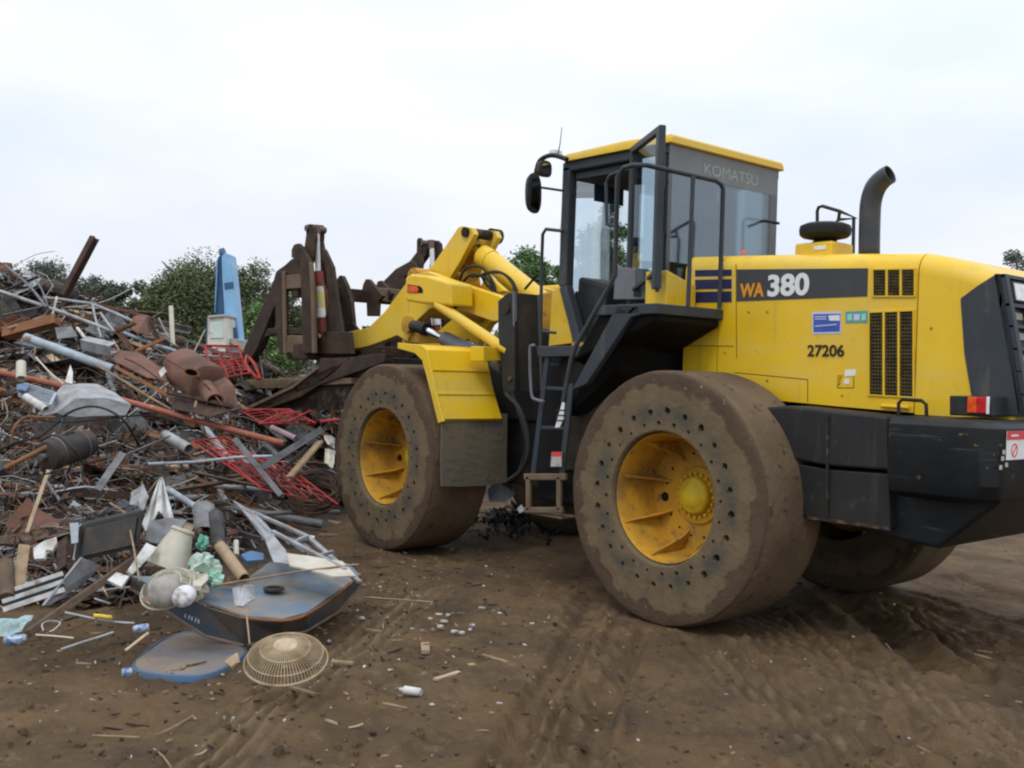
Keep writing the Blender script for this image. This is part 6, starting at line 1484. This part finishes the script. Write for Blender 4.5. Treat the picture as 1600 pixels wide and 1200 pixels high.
oval(); lm('blue oval panel', 290, 1025)
sheet('wood_chip', 'torn orange tan scrap between the oval panel and the wire fan guard', 'scrap', [(352, 1034, 4.98), (372, 1022, 5.02), (374, 1036, 4.97), (362, 1044, 4.93)], 'tan', 0, th=.02, crumple=.2, sub=1)
# --- bent grey frame with slots
def frame_():
    t = empty('appliance_panel'); tag(t, 'bent pale grey appliance panel with slotted frame propped on the blue car panel', 'appliance panel')
    def s_(name, px, m_, th=.01, **k): return sheet(name, '', '', px, m_, 0, th=th, par=t, **k)
    s_('side_skin', [(364, 782, 7.2), (392, 799, 7.1), (420, 828, 6.7), (447, 862, 6.35), (452, 884, 6.15), (428, 880, 6.2), (414, 842, 6.6), (390, 812, 6.9)], 'gal', crumple=.02, sub=2)
    s_('base_skin', [(452, 884, 6.15), (447, 864, 6.35), (480, 868, 6.3), (535, 878, 6.3), (556, 900, 6.15), (520, 902, 6.05), (470, 888, 6.1)], 'cream', crumple=.03, sub=2)
    b = MB(); w_ = .035; b.bar(D(392, 799, 7.1), D(480, 838, 6.9), w_, .02); b.bar(D(480, 838, 6.9), D(562, 910, 6.2), w_, .02); b.bar(D(425, 830, 6.65), D(540, 890, 6.2), .03, .02); b.bar(D(398, 806, 7.0), D(428, 838, 6.6), .03, .02)
    b.bar(D(455, 850, 6.55), D(480, 838, 6.85), .025, .02); b.bar(D(500, 868, 6.35), D(520, 862, 6.55), .025, .02); b.build('slot_frame', SM['gal'], t, bevel=.003)
    s_('insert', [(442, 838, 6.75), (468, 842, 6.85), (486, 856, 6.7), (474, 864, 6.5), (448, 850, 6.6)], 'greysteel', th=.006)
    s_('top_lip', [(470, 834, 6.95), (492, 838, 6.9), (488, 846, 6.85), (466, 842, 6.9)], 'cream', th=.006)
frame_(); lm('bent grey appliance panel', 460, 850)
stick('rod', 'long brown rod running level across the car panel to its right corner', 'rod', (336, 915, 5.7), (560, 882, 6.3), 3.4, 'wood', 'rod', 0, bend=.01)
cable('thin tan wire hanging down the front of the car panel', [(386, 942, 5.5), (386, 965, 5.3), (388, 985, 5.2), (390, 1006, 5.1)], 2.4, 'tan', 'wire', name='wire')
stick('stick', 'pale split plank lying on the mud right of the car panel', 'plank', (570, 933, 6.95), (677, 941, 7.05), 5.5, 'palewood', 'plank', 0); lm('pale split plank', 625, 937)
sheet('plastic_scrap', 'small blue plastic lid under the appliance panel', 'plastic lid', [(376, 868, 6.4), (392, 862, 6.5), (412, 866, 6.5), (412, 876, 6.4), (385, 878, 6.35)], 'bright', 0, th=.015)
stick('bottle', 'small pale bottle standing between the tan tube and the appliance panel', 'bottle', (369, 846, 6.6), (369, 868, 6.5), 9, 'cream', 'rod', 0)
# --- small items on open ground
def gstick(label, a, b_, wpx, m_, name='stick', cat='stick', kind='plank'):
    p0, p1 = U(*a, 'z', .012), U(*b_, 'z', .012); mb = MB(); w_ = wm(wpx, p0)
    if kind == 'plank': mb.bar(p0, p1, w_, w_*.45)
    else: mb.tube([p0, p0*.6+p1*.4+RH*.01, p1], w_/2, 6, smoothn=2)
    return tag(mb.build(name, SM[m_]), label, cat)
gstick('short tan chip of wood on the mud right of the wire fan guard', (518, 1033), (552, 1036), 7, 'tan', 'wood_chip', 'wood chip')
gstick('reddish brown piece of wood on the mud below the fan guard', (452, 1073), (492, 1085), 8, 'wood', 'wood_chip', 'wood chip')
gstick('thin curved twig lying at the lower left of the mud', (145, 1149), (218, 1152), 3, 'wood', 'twig', 'twig', 'rod')
gstick('twig slanting up right beside the curved twig', (245, 1148), (302, 1118), 3, 'wood', 'twig', 'twig', 'rod')
gstick('thin twig pointing down near the bottom edge', (240, 1170), (268, 1200), 3, 'wood', 'twig', 'twig', 'rod')
gstick('short pale twig on the mud right of the bottom edge twig', (305, 1180), (322, 1172), 3, 'palewood', 'twig', 'twig', 'rod')
gstick('dark thin stick on the mud left of the white bottle', (598, 1099), (636, 1107), 4, 'wood', 'twig', 'twig', 'rod')
gstick('brick red flat chip of wood right of the litter patch', (754, 1023), (793, 1035), 6, 'wood', 'wood_chip', 'wood chip')
gstick('small upright tan block on the mud above the chips', (664, 1006), (665, 1019), 13, 'tan', 'wood_block', 'wood block')
gstick('tan chip with a round end above the brick red chip', (720, 1034), (740, 1041), 11, 'tan', 'wood_chip', 'wood chip')
gstick('longer pale tan chip beside the white bottle', (680, 1062), (718, 1050), 8, 'palewood', 'wood_chip', 'wood chip')
gstick('pale stick on the mud far below the white bottle', (545, 1137), (567, 1131), 3, 'palewood', 'twig', 'twig', 'rod')
gstick('thin white sliver near the lower left corner', (74, 1090), (90, 1080), 3.5, 'white', 'sliver', 'sliver')
gstick('flat chip on the mud under the pale split plank', (572, 984), (598, 987), 6, 'wood', 'wood_chip', 'wood chip')
gstick('pale wooden scrap lying behind the car panel on the mud', (496, 812), (532, 818), 7, 'tan', 'wood_scrap', 'wood scrap')
gstick('brown scrap of wood lying further back towards the front wheel', (497, 836), (530, 836), 6, 'wood', 'wood_scrap', 'wood scrap')
def bottle():
    t = empty('plastic_bottle'); tag(t, 'small white plastic bottle lying alone on the open mud', 'bottle'); p0, p1 = U(632, 1078, 'z', .025), U(658, 1082, 'z', .025); d = p1-p0; r_ = wm(13, p0)/2
    b = MB(); b.tube([p0-d*.3, p0-d*.25, p0-d*.1, p0, p0+d*.9, p1], [r_*.35, r_*.4, r_*.5, r_, r_, r_*.85], 16); b.build('body', SM['white'], t, smooth=True, angle=40)
    b = MB(); b.tube([p0-d*.5, p0-d*.3], r_*.42, 12); b.build('cap', SM['greysteel'], t, smooth=True, angle=40)
bottle()
# cluster of pale shards on the mud
for (a, b_, w_) in ((645, 984, 6), (660, 987, 5), (676, 985, 4), (688, 980, 9), (694, 972, 8), (708, 988, 7), (722, 990, 8), (735, 985, 5), (738, 978, 5), (700, 962, 6), (686, 962, 9), (672, 968, 5), (752, 951, 7), (780, 960, 6), (566, 967, 8), (832, 976, 6)):
    p = U(a, b_, 'z', .012); mb = MB(); s_ = wm(w_, p); an = random.uniform(0, 3)
    q = [p+(RH*math.cos(t_+an)*s_*random.uniform(.5, 1)+FH*math.sin(t_+an)*s_*random.uniform(.4, .8)) for t_ in (0, 1.2, 2.6, 3.7, 5)]
    mb.prism(q, (0, 0, .012)); tag(mb.build('shard', SM[random.choice(['white', 'cream', 'cream', 'purple'])]), 'small pale shard on the mud between the car panel and the rear wheel', 'shard', 'pale shards strewn on the mud')
# under the loader
sheet('metal_sheet', 'shiny pale blue curved sheet on the mud behind the front wheel', 'metal sheet', [(762, 765, 9.6), (775, 752, 9.7), (800, 754, 9.7), (804, 772, 9.5), (790, 785, 9.4), (765, 784, 9.4)], 'paleblue', 0, crumple=.1, sub=2, bulge=.08)
sheet('metal_scrap', 'small white scrap on the mud beside the bottom step', 'metal scrap', [(808, 795, 8.9), (815, 788, 8.9), (820, 797, 8.9), (812, 802, 8.9)], 'white', 0)
b = MB()
for k in range(900):
    px, py = random.gauss(812, 38), random.gauss(808, 16); p = U(px, py, 'z', 0)
    if (p-CP).length > 12: continue
    h_ = .16*math.exp(-((px-812)/45)**2); p.z = random.uniform(0, max(h_, .03)); a = Vector([random.gauss(0, 1) for _ in range(3)]).normalized(); c_ = a.cross(UPZ).normalized(); l = random.uniform(.02, .07)
    b.m(random.choice([0, 0, 0, 1])); b.prism([p+a*l, p+c_*l*.5, p-a*l, p-c_*l*.4], a.cross(c_)*.006)
tag(b.build('shredded_rubble', [black, SM['darksteel']]), kind='stuff')

# ------------------------------------------------------------------ the many loose pieces between them
used = {}
def place_word(px, py):
    k, (lx, ly) = min(LM.items(), key=lambda e: math.hypot(e[1][0]-px, (e[1][1]-py)*1.3))
    dx, dy = px-lx, py-ly
    h_ = '' if abs(dx) < 12 else ('right' if dx > 0 else 'left'); v_ = '' if abs(dy) < 9 else ('below' if dy > 0 else 'above')
    w_ = f'{v_} and {h_} of' if h_ and v_ else (v_ if v_ else (f'{h_} of' if h_ else 'touching'))
    return f'{w_} the {k}'
def steep(p0, p1):
    a, c_ = p1-p0, None; e = abs(math.degrees(math.atan2(a.dot(UP), math.hypot(a.dot(RT), 1e-6))))
    return 'standing' if e > 60 else 'slanting' if e > 22 else 'level'
KINDS_ = [
 ('rod', 'rod', ['rust', 'darkrust', 'greysteel', 'gal'], 30), ('pipe', 'pipe', ['gal', 'greysteel', 'rust', 'darkrust', 'darkrust'], 30), ('angle_iron', 'angle', ['darkrust', 'rust', 'greysteel', 'orange'], 24),
 ('steel_sheet', 'sheet', ['greysteel', 'redbrown', 'darksteel', 'darksteel', 'rust', 'darkrust', 'gal'], 44), ('plank', 'plank', ['wood', 'darkwood', 'palewood'], 26), ('wire', 'wire', ['darkrust', 'black', 'wood', 'rust', 'cream'], 62),
 ('channel', 'channel', ['darkrust', 'greysteel', 'orange', 'gal'], 14), ('lump', 'lump', ['darksteel', 'darkrust', 'rust', 'darksteel', 'greysteel', 'darkwood'], 24)]
ADJ = {'rust': 'rusty', 'darkrust': 'dark rusty', 'greysteel': 'grey', 'gal': 'light grey', 'paleblue': 'pale blue', 'orange': 'orange rusted', 'redbrown': 'red brown', 'darksteel': 'blackish', 'white': 'off white', 'wood': 'weathered', 'darkwood': 'muddy', 'palewood': 'pale', 'black': 'black', 'cream': 'cream'}
loose = []
for nm, kd, ms, cnt in KINDS_:
    for q_ in range(cnt):
        px, py = in_heap_px(); py = min(py, 940); p = Q(px, py)
        if (p-CP).length > 16: continue
        n = normal_at(p); dsc = depth(p)/9; m_ = random.choice(ms)
        base_a = random.gauss(-.25, .55) if random.random() < .7 else random.uniform(-1.5, 1.5)
        a = (RH*math.cos(base_a)+(n.cross(RH)).normalized()*math.sin(base_a)*1.0+FH*random.uniform(-.3, .3)); a = (a-n*a.dot(n)*random.uniform(.4, 1)).normalized(); c_ = n.cross(a).normalized()
        p = p+n*random.uniform(.02, .13); L_ = random.uniform(.2, .75)*dsc; mb = MB(); p0, p1 = p-a*L_, p+a*L_
        if kd == 'rod': mb.tube([p0, p0.lerp(p1, .35)+c_*random.uniform(-.04, .04)*L_*2, p0.lerp(p1, .7)+n*random.uniform(-.03, .05), p1], random.uniform(.006, .014), 6, smoothn=3); o = mb.build(nm, SM[m_], smooth=True, angle=60); cat = 'rod'
        elif kd == 'pipe':
            r_ = random.choice((.014, .018, .025, .04))
            mb.pipe(p0, p1, r_, 12); o = mb.build(nm, SM[m_], smooth=True, angle=50); cat = 'pipe'
        elif kd in ('angle', 'channel'): mb.section(p0, p1, (SEC_L if kd == 'angle' else SEC_U)(random.uniform(.035, .08)), random.uniform(0, 6)); o = mb.build(nm, SM[m_]); cat = 'angle iron' if kd == 'angle' else 'steel channel'
        elif kd == 'plank': mb.bar(p0, p1, random.uniform(.05, .11), random.uniform(.015, .03), roll=random.uniform(-.8, .8)); o = mb.build(nm, SM[m_], bevel=.003); cat = 'plank'
        elif kd == 'wire':
            pts = []; q = p-a*L_*.8; dr_ = a.copy()
            for i in range(7):
                pts.append(q); dr_ = (dr_+c_*random.uniform(-.6, .6)+n*random.uniform(-.45, .45)).normalized(); q = q+dr_*L_*.34; g_ = hgt(q.x, q.y)
                if q.z < g_+.01: q.z = g_+.02
            mb.tube(pts, random.choice((.003, .004, .007)), 5, smoothn=4); o = mb.build(nm, SM[m_], smooth=True, angle=60); cat = 'wire'
        elif kd == 'sheet':
            k_ = random.choice((4, 4, 5)); W_ = L_*random.uniform(.35, .8); L2 = L_*.8; vs = []; nx, ny = 6, 4; tw_ = random.uniform(-.9, .9); bd = random.uniform(-.5, .5)
            nn = (n+c_*random.uniform(-.9, .9)+a*random.uniform(-.4, .4)).normalized(); a2 = (a-nn*a.dot(nn)).normalized(); c2 = nn.cross(a2)
            for i in range(nx+1):
                u = i/nx*2-1
                for j in range(ny+1):
                    v = j/ny*2-1; vs.append(p+a2*u*L2*.6*(1-.15*v*tw_)+c2*v*W_*.5*(1+.2*u)+nn*(bd*.4*L2*(u*u)+tw_*.15*L2*u*v+random.uniform(-.02, .02)*L2+(.05 if i == 0 else 0)))
            mb.add(vs, [(i*(ny+1)+j, i*(ny+1)+j+1, (i+1)*(ny+1)+j+1, (i+1)*(ny+1)+j) for i in range(nx) for j in range(ny)]); o = mb.build(nm, SM[m_]); s_ = o.modifiers.new('t', 'SOLIDIFY'); s_.thickness = .005; cat = 'metal sheet'; p0, p1 = p-a2*L2*.5, p+a2*L2*.5
        else:
            L_ *= .35; vs = []; n1, n2 = 12, 5; w_ = L_*random.uniform(.4, .8)
            typ = random.random()
            if typ < .5: mb.tube([p-a*L_, p-a*L_*.9, p-a*L_*.2, p-a*L_*.15, p+a*L_*.9, p+a*L_], [w_*.4, w_*.5, w_*.52, w_*.58, w_*.5, w_*.35], 16); cat = 'drum'; nm_ = 'small_drum'
            else: mb.hexa([p+a*sx*L_*random.uniform(.7, 1)+c_*sy*w_*random.uniform(.6, .9)+n*sz*w_*random.uniform(.4, .7) for sz in (-1, 1) for sx, sy in ((-1, -1), (1, -1), (1, 1), (-1, 1))]); cat = 'crushed box'; nm_ = 'crushed_box'
            o = mb.build(nm_, SM[m_], smooth=typ < .5, angle=40, bevel=0 if typ < .5 else .008); p0, p1 = p-a*L_, p+a*L_
        noun = {'rod': 'bent rod', 'pipe': 'hollow pipe', 'angle iron': 'angle iron', 'steel channel': 'channel section', 'plank': 'wooden plank', 'wire': 'curling wire', 'metal sheet': 'buckled sheet', 'drum': 'small drum', 'crushed box': 'crushed box'}[cat]
        w_ = place_word(px, py); long = 'short' if (p1-p0).length < .6*dsc else 'long' if (p1-p0).length > 1.1*dsc else 'medium'
        lab = f'{long} {steep(p0, p1)} {ADJ[m_]} {noun} {w_}'
        loose.append((o, lab, cat))
from collections import Counter
cnt_ = Counter(l for _, l, _ in loose)
for o, l, c_ in loose: tag(o, l, c_, {'rod': 'loose bent rods in the heap', 'pipe': 'loose pipes in the heap', 'angle iron': 'loose angle irons in the heap', 'steel channel': 'loose channels in the heap', 'plank': 'loose planks in the heap', 'wire': 'loose wires in the heap', 'metal sheet': 'buckled sheets in the heap', 'drum': 'small drums in the heap', 'crushed box': 'crushed boxes in the heap'}[c_])
# ================================================================== TREES AND CRANE
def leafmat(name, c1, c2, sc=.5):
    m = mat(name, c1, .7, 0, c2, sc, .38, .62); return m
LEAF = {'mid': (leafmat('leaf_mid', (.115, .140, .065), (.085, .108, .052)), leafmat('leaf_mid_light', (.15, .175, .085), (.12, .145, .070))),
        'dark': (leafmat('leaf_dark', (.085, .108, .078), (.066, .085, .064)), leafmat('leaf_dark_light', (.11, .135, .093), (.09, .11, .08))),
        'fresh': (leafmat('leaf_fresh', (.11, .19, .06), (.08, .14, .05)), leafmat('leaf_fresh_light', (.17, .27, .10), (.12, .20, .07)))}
bark = mat('bark', (.12, .10, .08), .9, 0, (.07, .06, .05), 6)
def tree(label, px, base_py, top_py, wpx, d, kind, nclump=40, leaves=120, seed=1, cat='tree', lean=0, open_=.5, low=.25, ls=.16, name='tree', trunk=True, flat=1.):
    leaves = int(leaves*2.3); rnd = random.Random(seed); t = empty(name); tag(t, label, cat)
    base = D(px, base_py, d); base.z = min(base.z, 0) if trunk else base.z; base.z = 0
    top = D(px, top_py, d); H_ = top.z-base.z; Rr = wm(wpx, top)/2
    if trunk:
        b = MB(); tp = base+UPZ*H_*.6+RH*lean
        b.tube([base, base+UPZ*H_*.2+RH*rnd.uniform(-.1, .1)*Rr, base+UPZ*H_*.45, tp], [H_*.035, H_*.028, H_*.02, H_*.01], 8, smoothn=2)
        for k in range(9):
            a = rnd.uniform(0, 6.28); z0 = H_*rnd.uniform(.25, .6); s_ = base+UPZ*z0; e = s_+Vector((math.cos(a), math.sin(a), 0))*Rr*rnd.uniform(.4, .8)+UPZ*H_*rnd.uniform(.1, .3)
            b.tube([s_, s_.lerp(e, .5)+UPZ*H_*.03, e], [H_*.013, H_*.009, H_*.003], 6, smoothn=2)
        b.build('trunk', bark, t, smooth=True)
    b = MB(); cz = base.z+H_*(low+1)/2; hz = H_*(1-low)/2; cr0 = Rr*.33
    for c in range(nclump):
        if c < nclump*.72:      # clumps spread over the outside of the crown
            zz = 1-2*(c+.5)/(nclump*.72); an = c*2.39996+seed; q_ = math.sqrt(max(0, 1-zz*zz))
            v = Vector((q_*math.cos(an), q_*math.sin(an), zz))*(.74+.10*rnd.uniform(-1, 1)*(1+open_))
        else: v = Vector((rnd.uniform(-.6, .6), rnd.uniform(-.6, .6), rnd.uniform(-.7, .6)))
        ce = Vector((base.x+v.x*(Rr-cr0*.4), base.y+v.y*(Rr-cr0*.4), cz+v.z*(hz-cr0*.5))); cr = cr0*rnd.uniform(.7, 1.35)
        if v.z < -.3 and trunk: ce += Vector((v.x, v.y, 0))*-.2*Rr
        for k in range(leaves):
            w = Vector((rnd.gauss(0, 1), rnd.gauss(0, 1), rnd.gauss(0, .8))).normalized()*rnd.uniform(.05, 1)**.45
            p = ce+w*cr*(1+.25*rnd.gauss(0, 1)*open_); l = ls*.82*rnd.uniform(.6, 1.3)
            a = Vector((rnd.gauss(0, 1), rnd.gauss(0, 1), rnd.gauss(0, .6))).normalized(); q = a.cross(Vector((rnd.gauss(0, 1), rnd.gauss(0, 1), rnd.gauss(0, 1)))).normalized()
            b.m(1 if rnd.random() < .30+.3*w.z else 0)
            b.add([p-a*l, p+q*l*.5, p+a*l, p-q*l*.45], [(0, 1, 2, 3)])
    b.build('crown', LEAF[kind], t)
    return t
G_ = 'trees beyond the scrap heap'
def T(*a, **k): o = tree(*a, **k); o['group'] = G_
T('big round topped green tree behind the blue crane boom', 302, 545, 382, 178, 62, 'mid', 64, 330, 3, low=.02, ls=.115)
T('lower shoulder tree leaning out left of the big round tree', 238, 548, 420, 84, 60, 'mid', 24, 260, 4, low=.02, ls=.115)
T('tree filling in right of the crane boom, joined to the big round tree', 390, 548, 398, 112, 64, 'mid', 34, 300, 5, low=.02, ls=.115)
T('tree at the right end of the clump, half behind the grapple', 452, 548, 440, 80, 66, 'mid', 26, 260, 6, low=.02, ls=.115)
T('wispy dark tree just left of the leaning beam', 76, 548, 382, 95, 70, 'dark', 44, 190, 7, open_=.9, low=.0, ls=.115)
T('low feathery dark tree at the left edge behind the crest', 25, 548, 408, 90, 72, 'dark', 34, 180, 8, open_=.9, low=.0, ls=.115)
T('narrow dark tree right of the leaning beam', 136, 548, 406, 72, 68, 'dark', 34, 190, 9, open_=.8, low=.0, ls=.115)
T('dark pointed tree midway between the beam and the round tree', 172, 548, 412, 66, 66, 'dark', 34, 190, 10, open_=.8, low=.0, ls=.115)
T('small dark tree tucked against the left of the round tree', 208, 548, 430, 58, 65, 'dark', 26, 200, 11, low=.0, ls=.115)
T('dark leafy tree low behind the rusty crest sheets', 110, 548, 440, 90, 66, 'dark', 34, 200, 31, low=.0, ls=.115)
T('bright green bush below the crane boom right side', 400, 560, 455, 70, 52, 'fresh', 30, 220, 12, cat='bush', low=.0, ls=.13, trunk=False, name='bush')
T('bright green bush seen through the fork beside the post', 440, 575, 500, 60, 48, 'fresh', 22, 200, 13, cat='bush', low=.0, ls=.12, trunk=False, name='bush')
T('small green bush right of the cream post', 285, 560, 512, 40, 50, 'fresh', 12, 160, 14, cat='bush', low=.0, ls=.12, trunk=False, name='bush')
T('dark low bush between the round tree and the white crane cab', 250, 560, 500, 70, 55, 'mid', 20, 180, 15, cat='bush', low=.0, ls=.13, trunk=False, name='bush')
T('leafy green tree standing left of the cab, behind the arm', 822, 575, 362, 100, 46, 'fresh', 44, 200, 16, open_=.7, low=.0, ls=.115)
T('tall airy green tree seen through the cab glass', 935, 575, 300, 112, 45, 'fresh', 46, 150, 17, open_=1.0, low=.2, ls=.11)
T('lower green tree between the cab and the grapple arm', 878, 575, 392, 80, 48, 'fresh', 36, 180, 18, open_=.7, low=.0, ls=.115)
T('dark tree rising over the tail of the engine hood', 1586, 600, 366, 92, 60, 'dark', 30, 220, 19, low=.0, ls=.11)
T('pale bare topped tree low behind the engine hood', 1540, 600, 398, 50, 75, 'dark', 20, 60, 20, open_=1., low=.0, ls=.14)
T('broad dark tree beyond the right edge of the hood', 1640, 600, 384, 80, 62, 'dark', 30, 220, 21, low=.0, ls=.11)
# far low tree line closing the horizon
def farline():
    rnd = random.Random(77); b = MB()
    for k in range(26000):
        s_ = rnd.uniform(-200, 260); d = rnd.uniform(135, 175); h_ = 7.6+1.6*math.sin(s_*.13)+1.0*math.sin(s_*.37+1)+rnd.gauss(0, .5); z = rnd.uniform(0, 1)**.8*h_
        p = Vector((CP.x, CP.y, 0))+RH*s_+FH*d+UPZ*z; l = .8*rnd.uniform(.5, 1.3); a = Vector((rnd.gauss(0, 1), rnd.gauss(0, 1), rnd.gauss(0, 1))).normalized(); q = a.cross(Vector((rnd.gauss(0, 1), rnd.gauss(0, 1), rnd.gauss(0, 1)))).normalized()
        b.m(rnd.randint(0, 1)); b.add([p-a*l, p+q*l*.6, p+a*l, p-q*l*.5], [(0, 1, 2, 3)])
    tag(b.build('treeline', [leafmat('hazy_far_leaf', (.085, .105, .085), (.07, .09, .075), .05), leafmat('hazy_far_leaf_light', (.12, .14, .11), (.09, .11, .09), .05)]), kind='stuff')  # muted leaf colours with distance haze painted in
farline()
# ---- material handler
def crane():
    t = empty('crane'); tag(t, 'light blue scrap handling crane with white cab standing beyond the heap', 'crane')
    bl = mat('crane_blue', (.20, .40, .62), .4, 0, (.28, .48, .68), 1.5); bd = mat('crane_blue_dark', (.045, .10, .19), .5, 0, (.06, .13, .22), 1.5); wh = mat('crane_white', (.66, .64, .56), .5, 0, (.5, .48, .42), 1.2)
    d = 34
    def pr(px, dd, th, m_, nm, par=t, bev=.03): b = MB(); b.prism([D(a, c, dd) for a, c in px], FH*th); return b.build(nm, m_, par, bevel=bev)
    bm_ = pr([(346, 400), (352, 394), (360, 398), (363, 420), (374, 532), (374, 536), (352, 536), (351, 500), (347, 430)], d, .7, bl, 'boom')
    pr([(350, 442), (364, 440), (365, 450), (351, 452)], d-.03, .05, bd, 'boom_band', bm_, .01)
    pr([(340, 402), (344, 398), (346, 402), (346, 440), (351, 494), (335, 492), (338, 440)], d+.6, .6, bd, 'stick')
    pr([(338, 408), (340, 404), (339, 440), (336, 488), (335, 488)], d+.5, .1, bl, 'stick_edge')
    b = MB(); b.tube([D(345, 398, d+.2), D(352, 396, d+.2)], .2, 12); b.build('boom_pin', bd, t)
    cb_ = pr([(324, 496), (351, 494), (353, 532), (352, 560), (322, 560), (323, 520)], d-1.2, 1.6, wh, 'cab')
    pr([(328, 503), (348, 502), (349, 528), (328, 529)], d-1.23, .04, mat('crane_window', (.50, .60, .55), .15, 0, (.6, .68, .6), 2), 'window', cb_, .01)
    pr([(325, 493), (352, 491), (352, 495), (324, 497)], d-1.3, 1.8, mat('crane_trim', (.35, .35, .3), .6), 'cab_roof', cb_, .02)
    pr([(322, 498), (324, 498), (323, 560), (321, 560)], d-1.22, 1.6, bd, 'door_edge', cb_, .01)
    pr([(352, 528), (376, 530), (378, 565), (352, 565)], d-.8, 2.2, mat('crane_body', (.30, .32, .34), .5, 0, (.2, .22, .24), 1.5), 'body')
    b = MB(); b.tube([D(361, 512, d-.2), D(358, 530, d-.2)], .09, 8); b.tube([D(366, 512, d-.2), D(369, 530, d-.2)], .09, 8); b.build('boom_cylinder', bd, t)
    b = MB(); a0 = D(345, 575, d); a0.z = 0
    for s_ in (-1.4, 1.4): c_ = a0+RH*s_; b.hexa([c_+RH*x+FH*y+UPZ*z for z in (0, .9) for x, y in ((-.3, -1.8), (.3, -1.8), (.3, 1.8), (-.3, 1.8))])
    b.build('tracks', dark, t)
    b = MB(); b.hexa([a0+RH*x+FH*y+UPZ*z for z in (.8, D(345, 560, d).z) for x, y in ((-1.2, -1.5), (1.2, -1.5), (1.2, 1.5), (-1.2, 1.5))]); b.build('undercarriage', dark, t)
crane()
# ================================================================== LIGHT
sc = bpy.context.scene
w = bpy.data.worlds.new("World"); sc.world = w; w.use_nodes = True; nt = w.node_tree; N = nt.nodes; L = nt.links
bg = N['Background']
sky = N.new('ShaderNodeTexSky'); sky.sky_type = 'NISHITA'; sky.sun_disc = False; sky.sun_elevation = R(48); sky.sun_rotation = R(200)
sky.air_density = 1; sky.dust_density = 2
tc = N.new('ShaderNodeTexCoord'); sep = N.new('ShaderNodeSeparateXYZ'); L.new(tc.outputs['Generated'], sep.inputs[0])
def vm(op, a, b=None, c=None):
    n = N.new('ShaderNodeMath'); n.operation = op
    for i, v in enumerate((a, b, c)):
        if v is None: continue
        if isinstance(v, (int, float)): n.inputs[i].default_value = v
        else: L.new(v, n.inputs[i])
    return n.outputs[0]
z = vm('MAXIMUM', sep.outputs[2], 0.0)
# stretched cloud noise
mp = N.new('ShaderNodeMapping'); mp.inputs['Scale'].default_value = (1.0, 1.0, 3.2); L.new(tc.outputs['Generated'], mp.inputs[0])
nz = N.new('ShaderNodeTexNoise'); nz.inputs['Scale'].default_value = 2.2; nz.inputs['Detail'].default_value = 6; nz.inputs['Roughness'].default_value = .5; L.new(mp.outputs[0], nz.inputs['Vector'])
mr = N.new('ShaderNodeMapRange'); mr.inputs[1].default_value = .40; mr.inputs[2].default_value = .62; L.new(nz.outputs['Fac'], mr.inputs[0])
cl = N.new('ShaderNodeMix'); cl.data_type = 'RGBA'; L.new(mr.outputs[0], cl.inputs[0]); cl.inputs[6].default_value = (7.1, 7.75, 8.9, 1); cl.inputs[7].default_value = (8.6, 8.8, 9.3, 1)
# cloud deck brightens towards the zenith
br = vm('MULTIPLY_ADD', vm('POWER', z, 1.3), 1.25, 1.0)
sc1 = N.new('ShaderNodeVectorMath'); sc1.operation = 'SCALE'; L.new(cl.outputs[2], sc1.inputs[0]); L.new(br, sc1.inputs[3])
mx = N.new('ShaderNodeMix'); mx.data_type = 'RGBA'; mx.inputs[0].default_value = .9; L.new(sky.outputs[0], mx.inputs[6]); L.new(sc1.outputs[0], mx.inputs[7])
L.new(mx.outputs[2], bg.inputs[0]); bg.inputs[1].default_value = .107
sd_ = bpy.data.lights.new('sun', 'SUN'); sd_.energy = .9; sd_.angle = R(14); sd_.color = (1, .97, .92)
so = bpy.data.objects.new('sun', sd_); C.objects.link(so)
dirv = Vector((-.25, .55, .85)).normalized()   # towards the sun: over the camera's left shoulder
so.rotation_euler = dirv.to_track_quat('Z', 'Y').to_euler()
sky.sun_elevation = math.asin(dirv.z); sky.sun_rotation = math.atan2(dirv.x, dirv.y)
vs = sc.view_settings; vs.view_transform = 'Standard'; vs.look = 'None'; vs.gamma = 1; vs.exposure = 0.0; vs.use_curve_mapping = False
sc.render.engine = 'CYCLES'
try: sc.cycles.filter_width = 2.2
except Exception: pass
sc.cycles.max_bounces = 6; sc.cycles.transparent_max_bounces = 12
